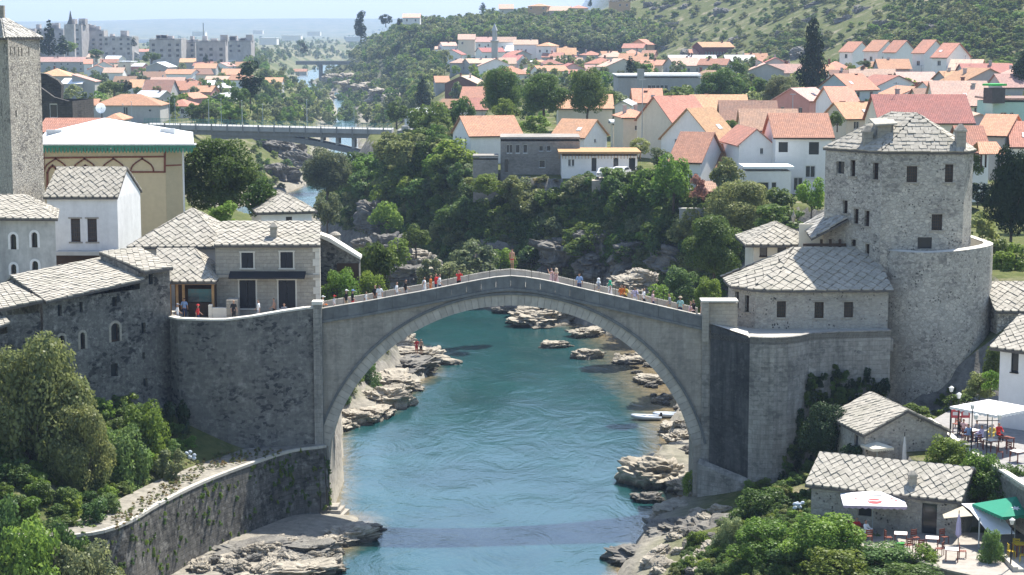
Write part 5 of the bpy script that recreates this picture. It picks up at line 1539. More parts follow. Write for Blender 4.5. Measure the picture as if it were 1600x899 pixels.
# satellite dish and low plant room behind
v = atY(154, 190, 207); dish = thing('satellite_dish', 'large white satellite dish on a box above the white roof', 'satellite dish', (v.x, v.y, v.z-3))
MB().box(v.x-.3, v.y, v.z-3, v.x+1.2, v.y+1.2, v.z).put('box', WALLS['grey'], dish, world=True)
mb = MB(); vd = atY(159, 169, 207)
mb.loft([[Vector((vd.x, vd.y-.2+.35*(r/.55)**2*-1, vd.z)) + Vector((r*math.cos(t), 0, r*math.sin(t))) for t in [2*math.pi*i/16 for i in range(16)]] for r in (.05, .3, .55)], False)
mb.put('dish', M_whiteroof, dish, world=True)
MB().tube([(vd.x, vd.y, vd.z-1.6), (vd.x, vd.y, vd.z)], .05, 5).put('mast', M_iron, dish, world=True)

# red pantile strip roof and ruin behind
house('long old red tiled roof just behind the white metal roof', 62, 146, 207, 222, 228, 0, 9, 'gf', 0.3, 'grey', 'red', chim=0, wins=[])
rn = house('roofless dark ruin with empty arched window beside the old tower', 58, 113, 158, 192, 262, -6, 9, 'flat', 0.1, 'ruin', M_ruin, chim=0, wins=[('f', 1.7, 0.6, 2.8, 2.6, 'plain', M_frame)], cat='ruin', name='ruin', ov=0.0)[0]
for ch in list(rn.children):
    if ch.name.startswith('roof'): bpy.data.objects.remove(ch)
g = atY(58, 133, 262); g1 = atY(84, 152, 262); g2 = atY(113, 160, 262); g3 = atY(58, 160, 262)
MB().prism([(0, 0), (0, 0), (0, 0)], 0, 0) if False else None
mb = MB()
fr = [g, Vector((g1.x, g.y, g1.z)), Vector((g2.x, g.y, g2.z)), Vector((g2.x, g.y, zY(166, 262))), Vector((g3.x, g.y, zY(166, 262)))]
mb.add([(p.x, p.y, p.z) for p in fr]+[(p.x, p.y+.8, p.z) for p in fr], [(4,3,2,1,0),(5,6,7,8,9)]+[(i, (i+1) % 5, 5+(i+1) % 5, 5+i) for i in range(5)])
mb.put('broken_gable', M_ruin, rn, world=True)
rn2 = thing('ruin', 'broken dark masonry stump behind the roofless ruin', 'ruin', tuple(atY(75, 150, 275)))
fr = [atY(*p, 275) for p in ((58,114),(72,116),(90,126),(96,133),(95,160),(58,160))]
MB().add([(p.x, p.y, p.z) for p in fr]+[(p.x, p.y+1.5, p.z) for p in fr], [(5,4,3,2,1,0),(6,7,8,9,10,11)]+[(i, (i+1) % 6, 6+(i+1) % 6, 6+i) for i in range(6)]).put('wall', M_ruin, rn2, world=True)

# main stone house at the left bridgehead
Ym = 156.0
zm = zY(384, Ym)
mA, mB_ = XYp(336, 384, Ym), XYp(499, 384, Ym)
mh = poly_building('bridgehead_house', 'pale stone house with black shutters at left end of bridge', 'house', [mA, mB_, (mB_[0]-.85, mB_[1]+8.4), (mA[0], mA[1]+8.4)], 15.2, zm, M_ashlar, {
   0: [(377,395,396,419,'shutter'), (438,394,458,419,'shutter'), (374,438,400,482,'shutter'), (435,438,462,482,'shutter')]}, found=1)
rz = zY(347, Ym+4.2)
e0, e1 = (mA[0]-.05, Ym-.35, zm+.03), (mB_[0]+.1, Ym-.35, zm+.03)
f0, f1 = (mA[0]-.05, Ym+4.2, rz), (mB_[0]-.3, Ym+4.2, rz)
polyroof(mh, [[e0, e1, f1, f0], [(mB_[0]-.7, Ym+8.7, zm), (mA[0]-.05, Ym+8.7, zm), f0, f1]], 'diamond', 0.32, 0.37, M_slab)
mb = MB(); mb.poly([(mB_[0], mB_[1], zm), (mB_[0]-.85, mB_[1]+8.4, zm), (mB_[0]-.4, Ym+4.2, rz-.18)]); mb.poly([(mA[0], mA[1]+8.4, zm), (mA[0], mA[1], zm), (mA[0], Ym+4.2, rz-.18)])
mb.put('gable', M_ashlar, mh, world=True)
cw = atY(428, 380, Ym+1.2)
mb = MB().box(cw.x-.27, cw.y-.27, zm, cw.x+.27, cw.y+.27, zY(356, Ym+1)); mb.loft([[(cw.x+s*u, cw.y+s*v, z) for u, v in ((-1,-1),(1,-1),(1,1),(-1,1))] for z, s in ((zY(356, Ym+1), .36), (zY(354, Ym+1), .36), (zY(348, Ym+1), .06))])
mb.put('chimney', M_ashlar, mh, world=True)
ca = atY(357, 436, Ym-1.0); cb = atY(476, 436, Ym-1.0)
mb = MB().add([(ca.x, Ym-1.1, ca.z), (cb.x, Ym-1.1, ca.z), (cb.x, Ym-1.1, ca.z+.12), (ca.x, Ym-1.1, ca.z+.12), (ca.x, Ym-.02, ca.z+.3), (cb.x, Ym-.02, ca.z+.3), (cb.x, Ym-.02, ca.z+.5), (ca.x, Ym-.02, ca.z+.5)], [(0,1,2,3),(3,2,6,7),(4,5,1,0),(0,3,7,4),(1,5,6,2)])
mb.put('canopy', M_shutter, mh, world=True)
MB().box(mA[0]-.02, Ym-.14, zY(434, Ym), mB_[0]+.04, Ym-.0, zY(429, Ym)).put('string_course', M_ashlar, mh, world=True)
for k in range(10):
    z0 = 15.2 + k*.58
    w_ = .55 if k % 2 else .35
    MB().box(mB_[0]-w_, Ym-.05, z0, mB_[0]+.04, Ym+.3, z0+.55).put('quoin', M_coping, mh, world=True)
# porch steps and low white walls in front
for (a, b, c, d, zt) in ((326, 352, 491, 498, 476.5), (352, 372, 491, 496, 470)):
    p0 = atY(a, 480, 153.2); p1 = atY(b, 480, 153.2)
wl1 = thing('low_wall', 'pale low stone wall by the shop entrance', 'wall', (xY(345, 490, 153.4), 153.4, 15.2))
MB().box(xY(326, 480, 153.3), 153.1, 15.2, xY(331.5, 480, 153.3), 153.7, zY(476.5, 153.3)).put('end_block', M_coping, wl1, world=True)
MB().box(xY(331.6, 480, 153.3), 153.2, 15.2, xY(354, 480, 153.3), 153.6, zY(481, 153.3)).put('wall', M_coping, wl1, world=True)
MB().box(xY(354.1, 480, 153.3), 153.2, 15.2, xY(371, 480, 153.3), 154.6, zY(469, 153.3)).put('stair_wall', M_ashlar, wl1, world=True)

# hipped building left of it
Yh = 161.5
zhh = zY(386, Yh)
hA, hB = XYp(203, 386, Yh), XYp(352, 386, Yh)
hh = poly_building('hipped_house', 'stone house with broad hipped slab roof behind the shop kiosk', 'house', [hA, hB, (hB[0], hB[1]+9), (hA[0]+.5, hA[1]+9)], 14.5, zhh, WALLS['grey'], {}, found=1)
hp = atY(300, 326, Yh+4.8)
e = [(hA[0]-.2, Yh-.5, zhh), (hB[0]+.2, Yh-.5, zhh), (hB[0]+1.6, Yh+4.8, zhh+1.9), (hB[0]+.2, Yh+10, zhh), (hA[0]+.2, Yh+10, zhh)]
p_ = tuple(hp)
polyroof(hh, [[e[0], e[1], p_], [e[1], e[3], p_], [e[3], e[4], p_], [e[4], e[0], p_]], 'diamond', 0.33, 0.38, M_slab)

# shop kiosk with hip roof, open front and picture board
Yk = 154.6
zk = zY(440, Yk)
ks = thing('shop_kiosk', 'timber fronted shop kiosk with small hipped slab roof', 'kiosk', (xY(300, 490, Yk), Yk, 15.2))
kx0, kx1 = xY(262, 440, Yk), xY(334, 440, Yk)
k0, k1 = xY(256, 440, Yk), xY(338, 440, Yk)
mb = MB(); wall(mb, (kx0, Yk+3.2), (kx1, Yk+3.2), 15.2, zk+.3); wall(mb, (kx1, Yk), (kx1, Yk+4), 15.2, zk); mb.put('back_wall', M_wood, ks, world=True)
for px in (266, 277, 287, 333): x = xY(px, 470, Yk); MB().box(x-.1, Yk-.1, 15.2, x+.1, Yk+.1, zk-.1).put('post', M_wood2, ks, world=True)
MB().box(kx0-.1, Yk-.15, zk-.25, kx1+.1, Yk+.15, zk-.05).put('beam', M_wood2, ks, world=True)
MB().box(xY(293, 470, Yk), Yk+.4, 15.2, xY(330, 470, Yk), Yk+1.2, 16.3).put('counter', M_wood, ks, world=True)
f0, f1 = atY(245, 389, Yk+3.6), atY(304, 389, Yk+3.6)
kr = [(k0-.6, Yk-.6, zk), (k1, Yk-.6, zk), tuple(f1), tuple(f0)]
kr[3] = flat4(kr[0], kr[1], kr[2], (f0.x, f0.y))
kr2 = [(k1, Yk-.6, zk), (k1-.1, Yk+6.0, zk+.1), tuple(f1)]
polyroof(ks, [kr, kr2], 'diamond', 0.32, 0.38, M_slab)
# picture board: a river photograph, printed flat
m_, nt_, b__ = new_mat('printed river view')
tc = nt_.nodes.new('ShaderNodeTexCoord')
sp_ = nd(nt_, 'SeparateXYZ', {0: tc.outputs['Generated']})
nn_ = noise_(nt_, tc.outputs['Generated'], 4.0, 5, 0.6)
c_ = mix(nt_, ramp(nt_, sp_.outputs[2], 0.35, 0.75), (0.03, 0.05, 0.06), (0.07, 0.17, 0.18))
c_ = mix(nt_, ramp(nt_, nn_, 0.45, 0.65, 0, 0.6), c_, (0.13, 0.12, 0.10))
c_ = mix(nt_, ramp(nt_, sp_.outputs[0], 0.45, 0.46, 0, 0.35), c_, (0.02, 0.16, 0.17))
nt_.links.new(c_, b__.inputs['Base Color'])
pb = thing('picture_board', 'teal picture board of the river hung in the kiosk', 'sign', (xY(312, 460, Yk), Yk+.55, zY(472, Yk)))
MB().box(xY(294, 460, Yk+.5), Yk+.5, zY(472, Yk+.5), xY(331, 460, Yk+.5), Yk+.56, zY(452, Yk+.5)).put('print', m_, pb, world=True)
MB().box(xY(293, 460, Yk+.5), Yk+.57, zY(473, Yk+.5), xY(332, 460, Yk+.5), Yk+.64, zY(451, Yk+.5)).put('board', M_wood, pb, world=True)

# small house with sloping white coping right of the stone house
Ys = 160
sh_ = thing('sloping_stone_house', 'rubble stone gable wall with white sloping coping right of the stone house', 'house', (xY(530, 420, Ys), Ys, 13))
fr = [atY(*p, Ys) for p in ((499,369),(514,376),(558,402),(561,409),(561,440),(499,450))]
fr[4].z = 12; fr[5].z = 12
MB().add([(p.x, p.y, p.z) for p in fr]+[(p.x, p.y+1.5, p.z) for p in fr], [(5,4,3,2,1,0),(6,7,8,9,10,11)]+[(i, (i+1) % 6, 6+(i+1) % 6, 6+i) for i in range(6)]).put('wall', M_house_dk, sh_, world=True)
cp = [atY(*p, Ys-.3) for p in ((498,366),(515,372),(563,402),(563,406),(514,378),(498,371))]
MB().add([(p.x, p.y, p.z) for p in cp]+[(p.x, p.y+1.9, p.z) for p in cp], [(5,4,3,2,1,0),(6,7,8,9,10,11)]+[(i, (i+1) % 6, 6+(i+1) % 6, 6+i) for i in range(6)]).put('roof_edge', M_coping, sh_, world=True)
d_ = atY(543, 418, Ys-.05); MB().box(d_.x-.9, Ys-.08, d_.z-1.6, d_.x+.9, Ys+.02, d_.z+.35).put('doorway', M_wood, sh_, world=True)
c = atY(524, 380, Ys+3); sp2 = thing('round_chimney', 'round stone chimney behind the sloping stone house', 'chimney', (c.x, c.y, 14))
MB().lathe([(.42, 14), (.42, zY(368, Ys+3)), (.5, zY(367, Ys+3)), (.35, zY(364, Ys+3)), (.1, zY(362, Ys+3))], (c.x, c.y, 0), 12).put('shaft', M_ashlar, sp2, world=True)

# white house with hip slab roof behind the big dark tree
w3 = house('white cottage with hipped slab roof between the dark tree and the river', 408, 487, 331, 352, 186, 14, 8.5, 'hip', 0.55, 'white', 'slab', wins=[('f', 2.4, 0.1, 3.0, 0.75, 'plain', M_wood)], chim=0, ov=0.5, cat='house', found=6)
# ================================================================ scatter helper: instances that stay one uncountable object
def scatter(name, pts, sizes, kinds, leaves, seed=0):
    col = bpy.data.collections.new(name + '_source')
    for (k, lf) in zip(kinds, leaves):
        src = bpy.data.objects.new(name + '_leaf_clump', CR[k].copy()); col.objects.link(src)
        src.data.materials.clear(); src.data.materials.append(lf)
    rg = np.random.default_rng(seed)
    V = np.array(pts, np.float32)
    me = bpy.data.meshes.new(name); me.vertices.add(len(V)); me.vertices.foreach_set('co', V.ravel())
    a = me.attributes.new('size', 'FLOAT_VECTOR', 'POINT'); a.data.foreach_set('vector', np.array(sizes, np.float32).ravel())
    a = me.attributes.new('turn', 'FLOAT_VECTOR', 'POINT'); rot = np.zeros((len(V), 3), np.float32); rot[:, 2] = rg.random(len(V))*6.28; rot[:, :2] = rg.normal(size=(len(V), 2))*0.12
    a.data.foreach_set('vector', rot.ravel())
    o = link(name, me)
    ng = bpy.data.node_groups.new(name, 'GeometryNodeTree')
    ng.interface.new_socket('Geometry', in_out='INPUT', socket_type='NodeSocketGeometry')
    ng.interface.new_socket('Geometry', in_out='OUTPUT', socket_type='NodeSocketGeometry')
    N = ng.nodes; gi = N.new('NodeGroupInput'); go = N.new('NodeGroupOutput')
    ci = N.new('GeometryNodeCollectionInfo'); ci.inputs[0].default_value = col; ci.inputs[1].default_value = True; ci.inputs[2].default_value = True
    ip = N.new('GeometryNodeInstanceOnPoints'); ip.inputs['Pick Instance'].default_value = True
    for nm, sock in (('size', 'Scale'), ('turn', 'Rotation')):
        na = N.new('GeometryNodeInputNamedAttribute'); na.data_type = 'FLOAT_VECTOR'; na.inputs[0].default_value = nm
        ng.links.new(na.outputs[0], ip.inputs[sock])
    m2p = N.new('GeometryNodeMeshToPoints')
    ng.links.new(gi.outputs[0], m2p.inputs[0]); ng.links.new(m2p.outputs[0], ip.inputs['Points'])
    ng.links.new(ci.outputs[0], ip.inputs['Instance']); ng.links.new(ip.outputs[0], go.inputs[0])
    md = o.modifiers.new('scatter', 'NODES'); md.node_group = ng
    tag(o, kind='stuff')
    return o
def in_poly(x, y, P):
    c = False; n = len(P)
    for i in range(n):
        x1, y1 = P[i]; x2, y2 = P[(i+1) % n]
        if (y1 > y) != (y2 > y) and x < (x2-x1)*(y-y1)/(y2-y1)+x1: c = not c
    return c
def px_points(P, n, rg, mind=0, test=None):
    x0, x1 = min(p[0] for p in P), max(p[0] for p in P); y0, y1 = min(p[1] for p in P), max(p[1] for p in P)
    out = []; tries = 0
    while len(out) < n and tries < n*40:
        tries += 1
        x, y = rg.uniform(x0, x1), rg.uniform(y0, y1)
        if not in_poly(x, y, P): continue
        if mind and any((x-a)**2+(y-b)**2*2.2 < mind*mind for a, b in out): continue
        out.append((x, y))
    return out

# ---------------------------------------------------------------- rocks by the water
for r in [
 ('flat topped layered rock shelf where two people stand', 652, 560, 4.2, 3.6, 1.3, 0.55, 0, 10), ('dark undercut rock shelf jutting furthest into the river', 640, 577, 3.8, 3.0, 1.2, 0.4, 1, 60),
 ('broad pale boulder below the layered shelf', 618, 600, 2.9, 2.6, 1.0, 0.5, 2, 100), ('rounded grey boulder against the left bank', 607, 628, 2.6, 2.4, 1.5, 0.4, 3, 30),
 ('low pale rock at the water left of the arch', 590, 648, 2.3, 1.6, 0.8, 0.2, 4, 70), ('cracked pale rock close inside the left pier', 560, 655, 2.2, 1.8, 0.9, 0.3, 5, 20),
 ('smallest pale rock touching the arch foot', 535, 667, 1.6, 1.4, 0.7, 0.2, 0, 50), ('rock ledge high behind the two bathers', 618, 545, 3.0, 2.8, 1.6, 1.0, 3, 15),
 ('rocky spit of pale stone beside the left pier', 547, 843, 2.0, 1.6, 0.8, 0.1, 2, 25), ('pointed tip of the pale spit in the water', 575, 829, 1.3, 0.8, 0.5, 0.05, 4, 15),
 ('large pale rock slab below the river wall', 450, 897, 3.2, 1.8, 0.8, 0.1, 1, 12), ('grey shaded rock below the river wall corner', 480, 862, 2.8, 2.2, 0.9, 0.2, 5, 80),
 ('long shaded rock at the river wall foot', 395, 868, 3.4, 1.8, 0.8, 0.1, 2, 25), ('low dark rock between wall and pale slab', 450, 856, 2.8, 1.8, 0.7, 0.1, 0, 35), ('pale tip of the rock slab touching the water', 500, 893, 2.0, 1.6, 0.7, 0.0, 5, 45),
 ('small flat rock at the foot of the stepped footing', 520, 850, 1.2, 1.0, 0.6, 0.1, 3, 0),
 ('big sunlit rock heap under the arch top right', 845, 500, 4.2, 3.6, 1.2, 0.5, 2, 30), ('sloping pale rock behind the rock heap', 862, 490, 4.5, 3.0, 1.5, 0.9, 0, 60),
 ('low pale rock with its own reflection in midstream', 868, 541, 2.0, 1.2, 0.6, 0.1, 4, 10), ('round pale rock standing alone in shallow water', 921, 556, 1.9, 1.5, 0.85, 0.2, 5, 40),
 ('flat rock wedge beside the rock heap', 917, 521, 2.2, 1.7, 0.7, 0.3, 1, 35), ('small dark wet rock far under the crown of the arch', 797, 488, 2.2, 1.2, 0.8, 0.1, 3, 0),
 ('pale gravel bar rock by the right arch', 990, 566, 2.0, 1.6, 0.5, 0.1, 2, 0), ('pale bank rock under the right arch', 1020, 595, 1.8, 1.8, 0.6, 0.2, 0, 0),
 ('pale rock right behind the moored boats', 1052, 672, 1.4, 1.4, 0.7, 0.3, 4, 0), ('square pale rock by the right pier', 1064, 688, 1.5, 1.3, 0.8, 0.4, 1, 20),
 ('upper pale rock by the right pier below the boats', 1068, 710, 1.5, 1.3, 0.8, 0.4, 5, 45), ('large pitted brown rock in the river right of centre', 1030, 748, 2.9, 2.7, 1.7, 0.35, 0, 15),
 ('dark wet foot of the pitted brown rock', 1014, 782, 1.3, 1.1, 0.6, 0.0, 3, 0), ('pale rocks beside the pitted brown rock', 1066, 762, 1.5, 1.3, 0.7, 0.2, 2, 70),
 ('sunlit rock rib below the right pier', 1056, 805, 1.6, 2.3, 0.9, 0.5, 4, -30), ('shaded grey rock slope under the bastion', 1075, 838, 2.8, 2.6, 1.3, 0.5, 1, 0),
 ('dark rock point at the lower right water edge', 1010, 873, 2.6, 2.0, 0.9, 0.2, 5, 10), ('shaded rock between bastion and café hedge', 1120, 850, 2.6, 2.4, 1.4, 0.9, 2, 60),
 ('pale rock at the bottom edge right of the river', 1050, 896, 2.0, 1.8, 0.9, 0.6, 0, 0), ('small rock near the hedge bottom right', 1112, 876, 1.6, 1.4, 0.9, 1.2, 3, 0),
 ('tall brown boulder behind the bridge on the left', 600, 393, 3.4, 3.0, 2.2, 8.5, 3, 20), ('grey boulder with white streaks behind the left parapet', 655, 408, 2.8, 2.4, 1.5, 7.0, 0, 40),
 ('layered dark boulder just above the left parapet', 632, 428, 2.9, 2.4, 1.2, 6.0, 1, 0), ('sloping pale rock behind the right parapet', 985, 446, 2.6, 2.4, 1.0, 9.0, 2, 30),
 ('rock knob under the cliff behind the right parapet', 1005, 436, 1.8, 1.8, 1.2, 9.6, 5, 0), ('wet rocks at the cliff foot behind the bathers rock', 700, 478, 4, 2.5, .8, .2, 4, 0),
]:
    lab, px, py, sx, sy, sz, z, k, yaw = r
    rock(lab, px, py, sx, sy, sz, z, k, yaw, M_rockd if ('dark' in lab or 'shaded' in lab or 'boulder behind' in lab) else None)  # rocks called shaded take the darker rock: their shade is in the colour
rg = random.Random(5)
pts = px_points([(980,560),(1030,560),(1060,640),(1020,650),(960,600)], 26, rg) + px_points([(1060,655),(1085,690),(1085,720),(1062,700)], 10, rg) + px_points([(540,640),(600,640),(560,690),(525,680)], 12, rg) + px_points([(1090,800),(1140,800),(1100,899),(1000,899)], 26, rg) + px_points([(330,880),(440,845),(520,850),(520,899),(300,899)], 60, rg)
for x, y in pts:
    q = hit(x, y)
    if q is None: continue
    s = rg.uniform(0.25, 0.75)
    o = bpy.data.objects.new('boulder', ROCKS[rg.randrange(6)]); COL.objects.link(o); o.location = (q.x, q.y, max(q.z, 0)+s*0.1)
    o.rotation_euler = (rg.uniform(-.3, .3), rg.uniform(-.3, .3), rg.uniform(0, 6)); o.scale = (s*1.3, s, s*.7)
    zn = ('in the shallows right of midstream' if y < 655 and x > 900 else 'by the right pier behind the boats' if y < 730 and x > 900 else 'on the left bank seen through the arch' if y < 700 else 'on the dark slope below the bastion' if x > 900 else 'on the shelf below the river wall')
    tag(o, ('large' if s > .6 else 'small' if s < .38 else 'middling') + (' pale' if s > .5 else ' grey') + ' stone ' + zn, 'stone', 'small stones along the river banks')
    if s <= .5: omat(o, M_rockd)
# strata and overhangs of the cliff: rocky ribs standing out of the slope
for i, (x, y, sx, sz) in enumerate([(800,405,5,2.0),(880,400,5,2.4),(940,392,4,2.4),(1000,402,4,2.2),(930,415,4,2),(1060,405,4,2),(470,262,6,4),(440,238,8,3),(440,280,5,3),(418,225,6,3),(462,248,5,2.5),(500,268,6,3),(600,345,4,3),(500,300,3,2)]):
    q = hit(x, y)
    if q is None: continue
    o = bpy.data.objects.new('cliff_rock', ROCKS[i % 6]); COL.objects.link(o); o.location = q; o.scale = (sx, sx*.7, sz); o.rotation_euler = (0.1, 0.15, i*1.1)
    omat(o, M_rockd); tag(o, ['brown', 'grey', 'overhanging', 'layered'][i % 4] + ' rock outcrop among the bushes ' + ('by the far river bend' if x < 520 else 'on the cliff beyond the bridge'), 'rock', 'rock outcrops of the gorge')

